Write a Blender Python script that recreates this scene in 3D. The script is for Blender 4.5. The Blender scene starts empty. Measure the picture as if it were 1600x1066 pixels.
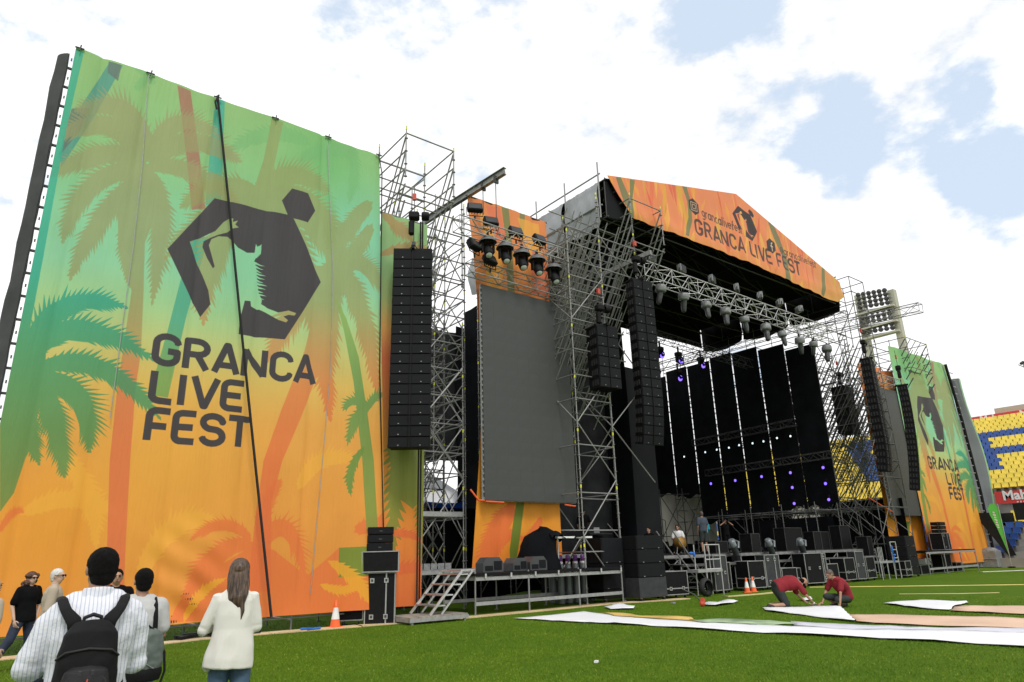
import bpy, bmesh, math, random
import numpy as np
from mathutils import Vector, Matrix, noise
R = math.radians
PI = math.pi
rnd = random.Random(7)
sc = bpy.context.scene
col = sc.collection

# ---------------------------------------------------------------- camera
# World axes: x runs along the stage front (left to right), y into the stage, z up.
FPX, H = 1060.0, 1.65
PITCH = math.atan(335/1060.0); ROLL = math.atan(95/3333.0); YAW = R(38)
_f0 = np.array([math.sin(YAW)*math.cos(PITCH), math.cos(YAW)*math.cos(PITCH), math.sin(PITCH)])
_r0 = np.array([math.cos(YAW), -math.sin(YAW), 0.0])
_u0 = np.cross(_r0, _f0)
_r = math.cos(ROLL)*_r0 - math.sin(ROLL)*_u0
_u = math.sin(ROLL)*_r0 + math.cos(ROLL)*_u0
cam_d = bpy.data.cameras.new('camera')
cam = bpy.data.objects.new('camera', cam_d)
col.objects.link(cam)
cam.matrix_world = Matrix(((_r[0], _u[0], -_f0[0], 0), (_r[1], _u[1], -_f0[1], 0), (_r[2], _u[2], -_f0[2], H), (0, 0, 0, 1)))
cam_d.sensor_width = 36; cam_d.lens = 36*FPX/1600
cam_d.clip_start = 0.1; cam_d.clip_end = 3000
sc.camera = cam
sc.render.resolution_x = 1024; sc.render.resolution_y = 682
sc.view_settings.view_transform = 'Standard'; sc.view_settings.look = 'None'
sc.view_settings.exposure = 0.2; sc.view_settings.gamma = 1

def ray(px, py):
    return _f0 + _r*(px-800)/FPX + _u*(533-py)/FPX
def aty(px, py, y):                      # photo measurement to a point of the plane y = const
    q = ray(px, py); t = y/q[1]
    return (q[0]*t, y, H+q[2]*t)
def atx(px, py, x):
    q = ray(px, py); t = x/q[0]
    return (x, q[1]*t, H+q[2]*t)
def atz(px, py, z=0.0):
    q = ray(px, py); t = (z-H)/q[2]
    return (q[0]*t, q[1]*t, z)

# ---------------------------------------------------------------- world and sun
SUN_EL, SUN_AZ = R(52), R(200)           # azimuth of the sun, clockwise from +y
w = bpy.data.worlds.new('World'); sc.world = w; w.use_nodes = True
nt = w.node_tree; nt.nodes.clear()
def N(t, **k):
    n = nt.nodes.new(t)
    for a, b in k.items(): setattr(n, a, b)
    return n
out = N('ShaderNodeOutputWorld'); bg = N('ShaderNodeBackground')
sky = N('ShaderNodeTexSky'); sky.sky_type = 'NISHITA'; sky.sun_disc = False
sky.sun_elevation = SUN_EL; sky.sun_rotation = SUN_AZ; sky.air_density = 1.0; sky.dust_density = 0.6
tc = N('ShaderNodeTexCoord')
mp = N('ShaderNodeMapping'); mp.inputs['Scale'].default_value = (1, 1, 1.7)
nt.links.new(tc.outputs['Generated'], mp.inputs['Vector'])
nz = N('ShaderNodeTexNoise'); nz.inputs['Scale'].default_value = 8.5; nz.inputs['Detail'].default_value = 9; nz.inputs['Roughness'].default_value = 0.6
nt.links.new(mp.outputs[0], nz.inputs['Vector'])
# thin places in the cloud cover, each a direction with a width
acc = None
for (px, py, rad, amt) in ((1322, 140, 2.4, .34), (1330, 200, 3.4, .44), (1245, 222, 2.6, .36), (1300, 248, 3.2, .42), (1508, 130, 2.2, .50), (1535, 165, 1.7, .36), (1465, 240, 3.0, .38), (1560, 245, 4.0, .38), (1605, 205, 3.0, .34), (1125, 8, 4.2, .44), (1190, 20, 2.2, .34), (1232, 110, 3, .18), (1020, 15, 4.5, .20), (1420, 220, 2.2, .2), (1600, 320, 5, .16), (1200, 150, 6, .10)):
    q = ray(px, py); q = q/np.linalg.norm(q)
    dp = N('ShaderNodeVectorMath', operation='DOT_PRODUCT'); dp.inputs[1].default_value = tuple(q)
    nt.links.new(tc.outputs['Generated'], dp.inputs[0])
    mr = N('ShaderNodeMapRange', interpolation_type='SMOOTHSTEP')
    mr.inputs['From Min'].default_value = math.cos(R(rad*1.2)); mr.inputs['From Max'].default_value = 1.0
    mr.inputs['To Min'].default_value = 0; mr.inputs['To Max'].default_value = amt
    nt.links.new(dp.outputs['Value'], mr.inputs['Value'])
    if acc is None: acc = mr.outputs[0]
    else:
        ad = N('ShaderNodeMath', operation='ADD'); nt.links.new(acc, ad.inputs[0]); nt.links.new(mr.outputs[0], ad.inputs[1]); acc = ad.outputs[0]
# the same broken cover continues over the part of the sky behind and above
nz2 = N('ShaderNodeTexNoise'); nz2.inputs['Scale'].default_value = 1.3; nz2.inputs['Detail'].default_value = 4
nt.links.new(tc.outputs['Generated'], nz2.inputs['Vector'])
s1 = N('ShaderNodeMath', operation='SUBTRACT'); nt.links.new(acc, s1.inputs[0]); s1.inputs[1].default_value = 0.0
s2 = N('ShaderNodeMath', operation='SUBTRACT'); ctr = N('ShaderNodeMath', operation='MULTIPLY_ADD'); ctr.inputs[1].default_value = 2.6; ctr.inputs[2].default_value = -.72; nt.links.new(nz.outputs['Fac'], ctr.inputs[0]); nt.links.new(ctr.outputs[0], s2.inputs[0]); nt.links.new(s1.outputs[0], s2.inputs[1])
cov = N('ShaderNodeMapRange', interpolation_type='SMOOTHSTEP')
cov.inputs['From Min'].default_value = 0.0; cov.inputs['From Max'].default_value = 0.46
nt.links.new(s2.outputs[0], cov.inputs['Value'])
cr = N('ShaderNodeValToRGB')
cr.color_ramp.elements[0].position = .38; cr.color_ramp.elements[0].color = (.76, .78, .80, 1)
cr.color_ramp.elements[1].position = .58; cr.color_ramp.elements[1].color = (1.06, 1.06, 1.06, 1)
cl = N('ShaderNodeMath', operation='MULTIPLY_ADD'); cl.inputs[1].default_value = .45; nt.links.new(nz.outputs['Fac'], cl.inputs[0])
cl2 = N('ShaderNodeMath', operation='MULTIPLY'); cl2.inputs[1].default_value = .62; nt.links.new(nz2.outputs['Fac'], cl2.inputs[0]); nt.links.new(cl2.outputs[0], cl.inputs[2]); nt.links.new(cl.outputs[0], cr.inputs[0])
skm = N('ShaderNodeVectorMath', operation='MULTIPLY'); skm.inputs[1].default_value = (.13, .125, .125)
nt.links.new(sky.outputs[0], skm.inputs[0])
pale = N('ShaderNodeMix', data_type='RGBA'); pale.inputs[0].default_value = .8; pale.inputs[7].default_value = (.68, .79, .93, 1)
nt.links.new(skm.outputs[0], pale.inputs[6])
mx = N('ShaderNodeMix', data_type='RGBA')
nt.links.new(cov.outputs[0], mx.inputs[0]); nt.links.new(pale.outputs[2], mx.inputs[6]); nt.links.new(cr.outputs[0], mx.inputs[7])
nt.links.new(mx.outputs[2], bg.inputs['Color']); bg.inputs['Strength'].default_value = 1.0
nt.links.new(bg.outputs[0], out.inputs[0])

sd = bpy.data.lights.new('sun', 'SUN'); sd.energy = 1.5; sd.angle = R(14); sd.color = (1, .965, .91)
so = bpy.data.objects.new('sun', sd); col.objects.link(so)
sv = Vector((math.sin(SUN_AZ)*math.cos(SUN_EL), math.cos(SUN_AZ)*math.cos(SUN_EL), math.sin(SUN_EL)))
so.rotation_euler = sv.to_track_quat('Z', 'Y').to_euler(); so.location = (0, -20, 40)

# ---------------------------------------------------------------- materials
def lin(c):
    return tuple(((v/255.0)/12.92 if v/255.0 <= .04045 else ((v/255.0+.055)/1.055)**2.4) for v in c)
def mat(name, c, rough=.7, metal=0.0, var=.12, vs=3.0, bump=0.0, bs=40.0, srgb=False, spec=.5, emit=None, sheen=0):
    m = bpy.data.materials.new(name); m.use_nodes = True
    t = m.node_tree; b = t.nodes['Principled BSDF']
    if srgb: c = lin(c)
    b.inputs['Roughness'].default_value = rough; b.inputs['Metallic'].default_value = metal
    b.inputs['Specular IOR Level'].default_value = spec
    if sheen: b.inputs['Sheen Weight'].default_value = sheen
    if emit:
        b.inputs['Emission Color'].default_value = (*emit[0], 1); b.inputs['Emission Strength'].default_value = emit[1]
    tcn = t.nodes.new('ShaderNodeTexCoord')
    if var > 0:
        n = t.nodes.new('ShaderNodeTexNoise'); n.inputs['Scale'].default_value = vs; n.inputs['Detail'].default_value = 5
        t.links.new(tcn.outputs['Object'], n.inputs['Vector'])
        r = t.nodes.new('ShaderNodeValToRGB')
        r.color_ramp.elements[0].position = .3; r.color_ramp.elements[1].position = .7
        r.color_ramp.elements[0].color = (*[v*(1-var) for v in c], 1)
        r.color_ramp.elements[1].color = (*[min(1, v*(1+var)) for v in c], 1)
        t.links.new(n.outputs['Fac'], r.inputs[0]); t.links.new(r.outputs[0], b.inputs['Base Color'])
    else: b.inputs['Base Color'].default_value = (*c, 1)
    if bump > 0:
        n2 = t.nodes.new('ShaderNodeTexNoise'); n2.inputs['Scale'].default_value = bs; n2.inputs['Detail'].default_value = 4
        t.links.new(tcn.outputs['Object'], n2.inputs['Vector'])
        bp = t.nodes.new('ShaderNodeBump'); bp.inputs['Strength'].default_value = bump; bp.inputs['Distance'].default_value = .02
        t.links.new(n2.outputs['Fac'], bp.inputs['Height']); t.links.new(bp.outputs[0], b.inputs['Normal'])
    return m
M = {}
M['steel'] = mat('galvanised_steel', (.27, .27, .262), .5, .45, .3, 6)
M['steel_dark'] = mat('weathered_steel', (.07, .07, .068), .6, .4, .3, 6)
M['steel_mid'] = mat('steel_shade_tinted', (.16, .16, .155), .55, .45, .3, 6)  # darker copy of the galvanised steel, backlit shade put into its colour
M['alu'] = mat('bare_aluminium', (.60, .60, .59), .38, .8, .15, 8)
M['alu_matt'] = mat('aluminium_extrusion', (.36, .36, .355), .5, .35, .15, 8)
M['black'] = mat('black_paint', (.008, .008, .009), .6, 0, .25, 5, spec=.18)
M['grille'] = mat('speaker_grille', (.0085, .009, .011), .7, 0, .3, 60, .25, 300, spec=.18)
M['blackcloth'] = mat('black_cloth', (.006, .0065, .008), .95, 0, .35, 1.2, .5, 8, spec=.1)
M['mesh_black'] = mat('dark_netting', (.020, .021, .0225), .9, 0, .3, 1.5, .5, 6, spec=.15)
M['laminate'] = mat('black_laminate', (.008, .008, .009), .6, 0, .25, 9, .08, 90, spec=.15)
M['laminate_grey'] = mat('grey_laminate', (.040, .042, .046), .5, 0, .2, 5, spec=.25)
M['rubber'] = mat('rubber', (.02, .02, .02), .8)
M['grey_vinyl'] = mat('grey_vinyl', (.33, .34, .36), .42, 0, .12, .7, .35, 2.2)
M['black_vinyl'] = mat('black_vinyl', (.012, .0125, .014), .8, 0, .3, .8, .4, 2, spec=.15)
M['white_vinyl'] = mat('white_vinyl', (.72, .73, .75), .5, 0, .06, 1.2, .25, 3)
M['white_print'] = mat('white_printed_mesh', (.80, .81, .84), .6, 0, .04, 1.0, .15, 5)
M['led'] = mat('led_module', (.052, .055, .053), .55, 0, .10, 1.5, .1, 400)
M['led2'] = mat('led_module_worn', (.0535, .0565, .0545), .55, 0, .10, 1.5, .1, 400)
M['orange_strap'] = mat('orange_strap', (.85, .12, .03), .6)
M['hoist_red'] = mat('hoist_red', (.55, .06, .03), .5)
M['yellow_tape'] = mat('yellow_tape', (.75, .72, .05), .6)
M['orange_pl'] = mat('cone_orange', (.85, .14, .03), .5)
M['white_pl'] = mat('cone_white', (.8, .8, .78), .5)
M['wood'] = mat('plywood', (.42, .31, .17), .7, 0, .25, 2.5)
M['kraft'] = mat('kraft_strip', (.62, .46, .26), .75, 0, .16, 1.4, .2, 10)
M['kraft2'] = mat('sand_strip', (.60, .50, .22), .75, 0, .16, 1.4, .2, 10)
M['yellowline'] = mat('yellow_line', (.75, .62, .20), .7, 0, .1, 2)
M['bagplastic'] = mat('clear_rain_bag', (.24, .245, .25), .4, 0, .2, 9, .6, 18)
M['purple'] = mat('violet_led', (.1, .05, .3), .4, emit=((.22, .12, 1.0), 1.9), var=0)
M['whitelens'] = mat('bright_lens', (.8, .85, .9), .2, emit=((.8, .95, 1), 1.1), var=0)
M['lens'] = mat('glass_lens', (.75, .77, .8), .12, var=.05)
M['blue_seat'] = mat('blue_seat', (.03, .085, .30), .4, 0, .22, 1.7)
M['yellow_seat'] = mat('yellow_seat', (.80, .62, .09), .45, 0, .14, 1.7)
M['concrete'] = mat('concrete', (.36, .34, .31), .85, 0, .2, .6, .3, 12)
M['concrete_d'] = mat('dark_concrete', (.16, .155, .15), .85, 0, .2, .8)
M['red_board'] = mat('red_board', (.62, .05, .045), .5, 0, .05)
M['white_paint'] = mat('white_paint', (.78, .78, .76), .5, 0, .05)
M['cream_wall'] = mat('cream_wall', (.50, .42, .33), .8, 0, .1, .3)
M['green_flag'] = mat('green_flag', (.12, .62, .10), .6, 0, .06)
M['blue_tarp'] = mat('blue_tarp', (.012, .06, .34), .4, 0, .25, 2, .6, 5)
M['blue_cloth'] = mat('blue_cloth', (.02, .14, .5), .7)
M['steel_blue'] = mat('blue_steps', (.03, .10, .28), .5)
M['cyl_grey'] = mat('gas_cylinder_grey', (.16, .18, .19), .35, .2, .15, 4)
M['cyl_purple'] = mat('purple_wrap', (.16, .05, .26), .4)
M['brass'] = mat('brass_drum', (.32, .17, .03), .4, .5)
M['rope'] = mat('black_rope', (.015, .015, .015), .9)

# ---------------------------------------------------------------- mesh builder
class MB:
    def __init__(s): s.v = []; s.f = []; s.m = []; s.sm = []
    def add(s, vs, fs, m=0, smooth=False):
        o = len(s.v); s.v += [tuple(p) for p in vs]
        for f in fs: s.f.append(tuple(o+i for i in f)); s.m.append(m); s.sm.append(smooth)
        return s
    def box(s, c, d, rot=None, m=0, bev=0.0):
        hx, hy, hz = d[0]/2, d[1]/2, d[2]/2
        if bev > 0 and min(hx, hy, hz) > bev*1.2:
            b = bev; vs = []
            ring = [(-hx+b, -hy), (hx-b, -hy), (hx, -hy+b), (hx, hy-b), (hx-b, hy), (-hx+b, hy), (-hx, hy-b), (-hx, -hy+b)]
            rin = [(-hx+b, -hy+b), (hx-b, -hy+b), (hx-b, -hy+b), (hx-b, hy-b), (hx-b, hy-b), (-hx+b, hy-b), (-hx+b, hy-b), (-hx+b, -hy+b)]
            for z, rr in ((-hz, rin), (-hz+b, ring), (hz-b, ring), (hz, rin)):
                vs += [(x, y, z) for x, y in rr]
            fs = [(0, 6, 4, 2), (24, 26, 28, 30)]
            fs = [(7, 5, 3, 1)] if False else []
            fs.append((7, 6, 5, 4, 3, 2, 1, 0)); fs.append((24, 25, 26, 27, 28, 29, 30, 31))
            for k in range(3):
                for i in range(8):
                    j = (i+1) % 8; fs.append((k*8+i, k*8+j, k*8+8+j, k*8+8+i))
        else:
            vs = [(x, y, z) for z in (-hz, hz) for x, y in ((-hx, -hy), (hx, -hy), (hx, hy), (-hx, hy))]
            fs = [(3, 2, 1, 0), (4, 5, 6, 7), (0, 1, 5, 4), (1, 2, 6, 5), (2, 3, 7, 6), (3, 0, 4, 7)]
        if rot is not None: vs = [rot @ Vector(p) for p in vs]
        vs = [(p[0]+c[0], p[1]+c[1], p[2]+c[2]) for p in vs]
        return s.add(vs, fs, m)
    def bb(s, x0, x1, y0, y1, z0, z1, m=0, bev=0.0):
        return s.box(((x0+x1)/2, (y0+y1)/2, (z0+z1)/2), (abs(x1-x0), abs(y1-y0), abs(z1-z0)), None, m, bev)
    def tube(s, pts, r, n=8, m=0, caps=True, smooth=True):
        pts = [Vector(p) for p in pts]; vs = []; fs = []
        rr = r if isinstance(r, (list, tuple)) else [r]*len(pts)
        up = None
        for i, p in enumerate(pts):
            t = (pts[min(i+1, len(pts)-1)]-pts[max(i-1, 0)]).normalized()
            if up is None:
                up = Vector((0, 0, 1)) if abs(t.z) < .9 else Vector((1, 0, 0))
            a = (up-t*up.dot(t)).normalized(); up = a; b = t.cross(a)
            for k in range(n):
                an = 2*PI*k/n; vs.append(p+(a*math.cos(an)+b*math.sin(an))*rr[i])
        for i in range(len(pts)-1):
            for k in range(n):
                j = (k+1) % n; fs.append((i*n+k, i*n+j, i*n+n+j, i*n+n+k))
        s.add(vs, fs, m, smooth)
        if caps:
            o = len(pts)*n
            s.add(vs[:n], [tuple(range(n))[::-1]], m); s.add(vs[o-n:], [tuple(range(n))], m)
        return s
    def lathe(s, prof, c=(0, 0, 0), n=16, m=0, rot=None, smooth=True):
        vs = []; fs = []
        for r, z in prof:
            for k in range(n): vs.append((r*math.cos(2*PI*k/n), r*math.sin(2*PI*k/n), z))
        for i in range(len(prof)-1):
            for k in range(n):
                j = (k+1) % n; fs.append((i*n+k, i*n+j, i*n+n+j, i*n+n+k))
        if rot is not None: vs = [rot @ Vector(p) for p in vs]
        vs = [(p[0]+c[0], p[1]+c[1], p[2]+c[2]) for p in vs]
        return s.add(vs, fs, m, smooth)
    def ball(s, c, r, n=12, m=0, rot=None):
        if not isinstance(r, (tuple, list)): r = (r, r, r)
        vs = []; fs = []; h = n//2
        for i in range(h+1):
            th = PI*i/h
            for k in range(n): vs.append(Vector((r[0]*math.sin(th)*math.cos(2*PI*k/n), r[1]*math.sin(th)*math.sin(2*PI*k/n), -r[2]*math.cos(th))))
        for i in range(h):
            for k in range(n):
                j = (k+1) % n; fs.append((i*n+k, i*n+j, i*n+n+j, i*n+n+k))
        if rot is not None: vs = [rot @ p for p in vs]
        return s.add([(p[0]+c[0], p[1]+c[1], p[2]+c[2]) for p in vs], fs, m, True)
    def prism(s, poly, axis, a, b, m=0):            # polygon extruded along an axis
        def P(u, v, w): return {'x': (w, u, v), 'y': (u, w, v), 'z': (u, v, w)}[axis]
        n = len(poly); vs = [P(u, v, a) for u, v in poly]+[P(u, v, b) for u, v in poly]
        fs = [tuple(range(n)), tuple(range(2*n-1, n-1, -1))]
        for i in range(n):
            j = (i+1) % n; fs.append((j, i, i+n, j+n))
        return s.add(vs, fs, m)
    def mesh(s, name, mats):
        me = bpy.data.meshes.new(name); me.from_pydata(s.v, [], s.f)
        if not isinstance(mats, (list, tuple)): mats = [mats]
        for k in mats: me.materials.append(k)
        me.polygons.foreach_set('material_index', s.m)
        me.polygons.foreach_set('use_smooth', s.sm)
        me.validate(); me.update()
        return me
    def build(s, name, mats, parent=None, fix=True):
        me = s.mesh(name, mats)
        if fix:
            bm = bmesh.new(); bm.from_mesh(me)
            bmesh.ops.recalc_face_normals(bm, faces=bm.faces); bm.to_mesh(me); bm.free()
        return link(name, me, parent)
def link(name, me, parent=None):
    o = bpy.data.objects.new(name, me); col.objects.link(o)
    if parent: o.parent = parent
    return o
def tag(o, label=None, cat=None, group=None, kind=None):
    if label: o['label'] = label
    if cat: o['category'] = cat
    if group: o['group'] = group
    if kind: o['kind'] = kind
    return o
def thing(name, label, cat, loc=(0, 0, 0), rz=0, group=None):
    o = bpy.data.objects.new(name, None); col.objects.link(o)
    o.location = loc; o.rotation_euler = (0, 0, rz); o.empty_display_size = .2
    return tag(o, label, cat, group)
def kids(o): return [c for c in bpy.data.objects if c.parent == o]
def copy_tree(o, parent=None, ch=None):
    c = o.copy(); col.objects.link(c); c.parent = parent
    for k in o.children: copy_tree(k, c)
    return c
def dup(o, loc, rz, label, group=None):
    c = copy_tree(o); c.location = loc; c.rotation_euler = (0, 0, rz); c['label'] = label
    if group: c['group'] = group
    return c

# unit pieces shared by every scaffold, truss and frame
def unit_tube(n, mats):
    b = MB(); b.tube([(0, 0, 0), (0, 0, 1)], 1.0, n); return b.mesh('tube', mats)
UT = {k: unit_tube(6, M[k]) for k in ('steel', 'steel_mid', 'steel_dark', 'alu', 'alu_matt', 'black', 'rope')}
_b = MB(); _b.tube([(0, 0, 0), (0, 0, 2)], .0245, 7)
for _z in (.02, .5, 1.0, 1.5): _b.lathe([(.026, _z), (.06, _z+.004), (.06, _z+.02), (.026, _z+.03)], n=8)
_b.lathe([(.03, 1.86), (.03, 1.97)], n=7, m=1)
STD = _b.mesh('standard', [M['steel'], M['yellow_tape']])
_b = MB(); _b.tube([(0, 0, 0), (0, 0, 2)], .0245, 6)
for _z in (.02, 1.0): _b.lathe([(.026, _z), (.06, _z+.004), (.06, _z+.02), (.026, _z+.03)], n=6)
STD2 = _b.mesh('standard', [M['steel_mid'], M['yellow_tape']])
def tube_piece(parent, kind, p0, p1, r=.0242, ut='steel'):
    p0 = Vector(p0); p1 = Vector(p1); d = p1-p0; L = d.length
    o = link(kind, UT[ut], parent)
    o.rotation_mode = 'QUATERNION'; o.rotation_quaternion = d.to_track_quat('Z', 'Y'); o.location = p0; o.scale = (r, r, L)
    return o
CAMV = Vector((0, 0, H))
def pieces(parent, kind, segs, r=.0242, ut='steel', cap=295):
    """the nearest segments as parts of their own, the rest joined in one part"""
    off = parent.location
    segs = sorted(segs, key=lambda q: ((Vector(q[0])+Vector(q[1]))/2+off-CAMV).length)
    for a, b in segs[:cap]: tube_piece(parent, kind, a, b, r, ut)
    if len(segs) > cap:
        m = MB()
        for a, b in segs[cap:]: m.tube([a, b], r, 5, caps=False)
        tag(m.build('far_'+kind+'s', M[ut], parent, fix=False), kind='stuff')
# ---------------------------------------------------------------- printed banners: pictures painted in code
class Paint:
    """paints flat artwork of a vertical banner in the plane y = yp; corners in metres"""
    def __init__(s, x0, x1, z0, z1, yp, ppm):
        s.x0, s.x1, s.z0, s.z1, s.yp, s.ppm = x0, x1, z0, z1, yp, ppm
        s.w = int((x1-x0)*ppm); s.h = int((z1-z0)*ppm)
        s.Z = np.linspace(z0, z1, s.h)[:, None]*np.ones((1, s.w)); s.X = np.linspace(x0, x1, s.w)[None, :]*np.ones((s.h, 1))
        s.img = np.zeros((s.h, s.w, 3))
        s.mask = np.zeros((s.h, s.w))
    def px(s, p):                               # photo point -> banner metres
        a = aty(p[0], p[1], s.yp); return (a[0], a[2])
    def poly(s, pts, photo=True, val=1.0):
        if photo: pts = [s.px(p) for p in pts]
        P = [((x-s.x0)*s.ppm, (z-s.z0)*s.ppm) for x, z in pts]
        xs = [p[0] for p in P]; ys = [p[1] for p in P]
        a, b = max(0, int(min(xs))-1), min(s.w, int(max(xs))+2); c, d = max(0, int(min(ys))-1), min(s.h, int(max(ys))+2)
        if a >= b or c >= d: return
        acc = np.zeros((d-c, b-a))
        for oy in (.25, .75):
            for ox in (.25, .75):
                gx = np.arange(a, b)[None, :]+ox; gy = np.arange(c, d)[:, None]+oy
                ins = np.zeros((d-c, b-a), bool)
                for i in range(len(P)):
                    (x1, y1), (x2, y2) = P[i-1], P[i]
                    if y1 == y2: continue
                    cr_ = ((y1 > gy) != (y2 > gy))
                    ins ^= cr_ & (gx < (x2-x1)*(gy-y1)/(y2-y1)+x1)
                acc += ins
        acc /= 4
        m = s.mask[c:d, a:b]
        if val > 0: np.maximum(m, acc, out=m)
        else: m *= (1-acc)
    def stroke(s, pts, wd, photo=False, flat=True):
        if photo: pts = [s.px(p) for p in pts]
        P = [((x-s.x0)*s.ppm, (z-s.z0)*s.ppm) for x, z in pts]; r = wd*s.ppm/2
        for i in range(len(P)-1):
            (x1, y1), (x2, y2) = P[i], P[i+1]
            a, b = max(0, int(min(x1, x2)-r)-1), min(s.w, int(max(x1, x2)+r)+2); c, d = max(0, int(min(y1, y2)-r)-1), min(s.h, int(max(y1, y2)+r)+2)
            if a >= b or c >= d: continue
            gx = np.arange(a, b)[None, :]+.5; gy = np.arange(c, d)[:, None]+.5
            L2 = (x2-x1)**2+(y2-y1)**2+1e-9
            t = ((gx-x1)*(x2-x1)+(gy-y1)*(y2-y1))/L2
            lo = 0 if i > 0 or not flat else -1e-3; tt = np.clip(t, 0, 1)
            dd = np.hypot(gx-(x1+tt*(x2-x1)), gy-(y1+tt*(y2-y1)))
            v = np.clip(r-dd+.5, 0, 1)
            if flat and i == 0: v = np.where(t < 0, 0, v)
            if flat and i == len(P)-2: v = np.where(t > 1, 0, v)
            m = s.mask[c:d, a:b]; np.maximum(m, v, out=m)
    def flush(s, colr, alpha=1.0):
        """colour: one rgb or [(z, rgb), ...] from low z to high"""
        if isinstance(colr, list):
            zs = [c[0] for c in colr]
            C = np.stack([np.interp(s.Z, zs, [c[1][k] for c in colr]) for k in range(3)], -1)
        else: C = np.ones((s.h, s.w, 1))*np.array(colr, float)
        a = (s.mask*alpha)[..., None]
        s.img = s.img*(1-a)+C*a; s.mask[:] = 0
    def frond(s, p0, c, p1, ll, n=24, spread=1.0, lean=.95, sides=(1, -1), body=.50):
        """palm frond from p0 to p1 bent through c, photo points, leaflet length ll"""
        p0, c, p1 = [np.array(q, float) for q in (p0, c, p1)]
        rg = random.Random(int(p0[0]*7+p1[1]*13))
        up, dn = [], []
        for i in range(n+1):
            t = i/n; q = (1-t)**2*p0+2*t*(1-t)*c+t*t*p1; tg = 2*(1-t)*(c-p0)+2*t*(p1-c)
            tg = tg/(np.linalg.norm(tg)+1e-9); nr = np.array([-tg[1], tg[0]])
            L = ll*(math.sin(PI*min(1, .12+.86*t))**.7)
            up.append(q+nr*L*body*(1-.5*t)); dn.append(q-nr*L*body*(1-.5*t))
            sp = np.linalg.norm(p1-p0)/n*1.25
            for sd_ in sides:
                l2 = L*(.85+.50*rg.random()); dr = nr*sd_*spread+tg*(lean+.8*t); dr = dr/np.linalg.norm(dr)
                s.poly([q-tg*sp, q+tg*sp, q+dr*l2])
        s.poly([p0]+up+[p1]+dn[::-1])
    def done(s, name, gain=.93):
        a = np.clip(s.img/255.0, 0, 1); a = np.where(a <= .04045, a/12.92, ((a+.055)/1.055)**2.4)*gain
        im = bpy.data.images.new(name, s.w, s.h, float_buffer=True)
        im.colorspace_settings.name = 'Linear Rec.709'
        buf = np.ones((s.h, s.w, 4), np.float32); buf[..., :3] = a
        im.pixels.foreach_set(buf.ravel()); im.update(); im.pack()
        m = bpy.data.materials.new(name); m.use_nodes = True; t = m.node_tree; b = t.nodes['Principled BSDF']
        b.inputs['Roughness'].default_value = .6; b.inputs['Specular IOR Level'].default_value = .3
        ti = t.nodes.new('ShaderNodeTexImage'); ti.image = im; ti.extension = 'EXTEND'
        tcn = t.nodes.new('ShaderNodeTexCoord')
        # weave of the cloth and a little dirt
        n = t.nodes.new('ShaderNodeTexNoise'); n.inputs['Scale'].default_value = .8; n.inputs['Detail'].default_value = 6
        t.links.new(tcn.outputs['Object'], n.inputs['Vector'])
        r = t.nodes.new('ShaderNodeMapRange'); r.inputs['To Min'].default_value = .88; r.inputs['To Max'].default_value = 1.1
        t.links.new(n.outputs['Fac'], r.inputs['Value'])
        vm = t.nodes.new('ShaderNodeVectorMath'); vm.operation = 'SCALE'
        t.links.new(ti.outputs['Color'], vm.inputs[0]); t.links.new(r.outputs[0], vm.inputs['Scale'])
        t.links.new(vm.outputs[0], b.inputs['Base Color'])
        mp2 = t.nodes.new('ShaderNodeMapping'); mp2.inputs['Scale'].default_value = (9, 9, .8)
        t.links.new(tcn.outputs['Object'], mp2.inputs['Vector'])
        n2 = t.nodes.new('ShaderNodeTexNoise'); n2.inputs['Scale'].default_value = 1.2; n2.inputs['Detail'].default_value = 3
        t.links.new(mp2.outputs[0], n2.inputs['Vector'])
        bp = t.nodes.new('ShaderNodeBump'); bp.inputs['Strength'].default_value = .5; bp.inputs['Distance'].default_value = .03
        t.links.new(n2.outputs['Fac'], bp.inputs['Height']); t.links.new(bp.outputs[0], b.inputs['Normal'])
        return m

def arc(cx, cz, rx, rz, a0, a1, n=8):
    return [(cx+rx*math.cos(R(a0+(a1-a0)*i/n)), cz+rz*math.sin(R(a0+(a1-a0)*i/n))) for i in range(n+1)]
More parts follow.
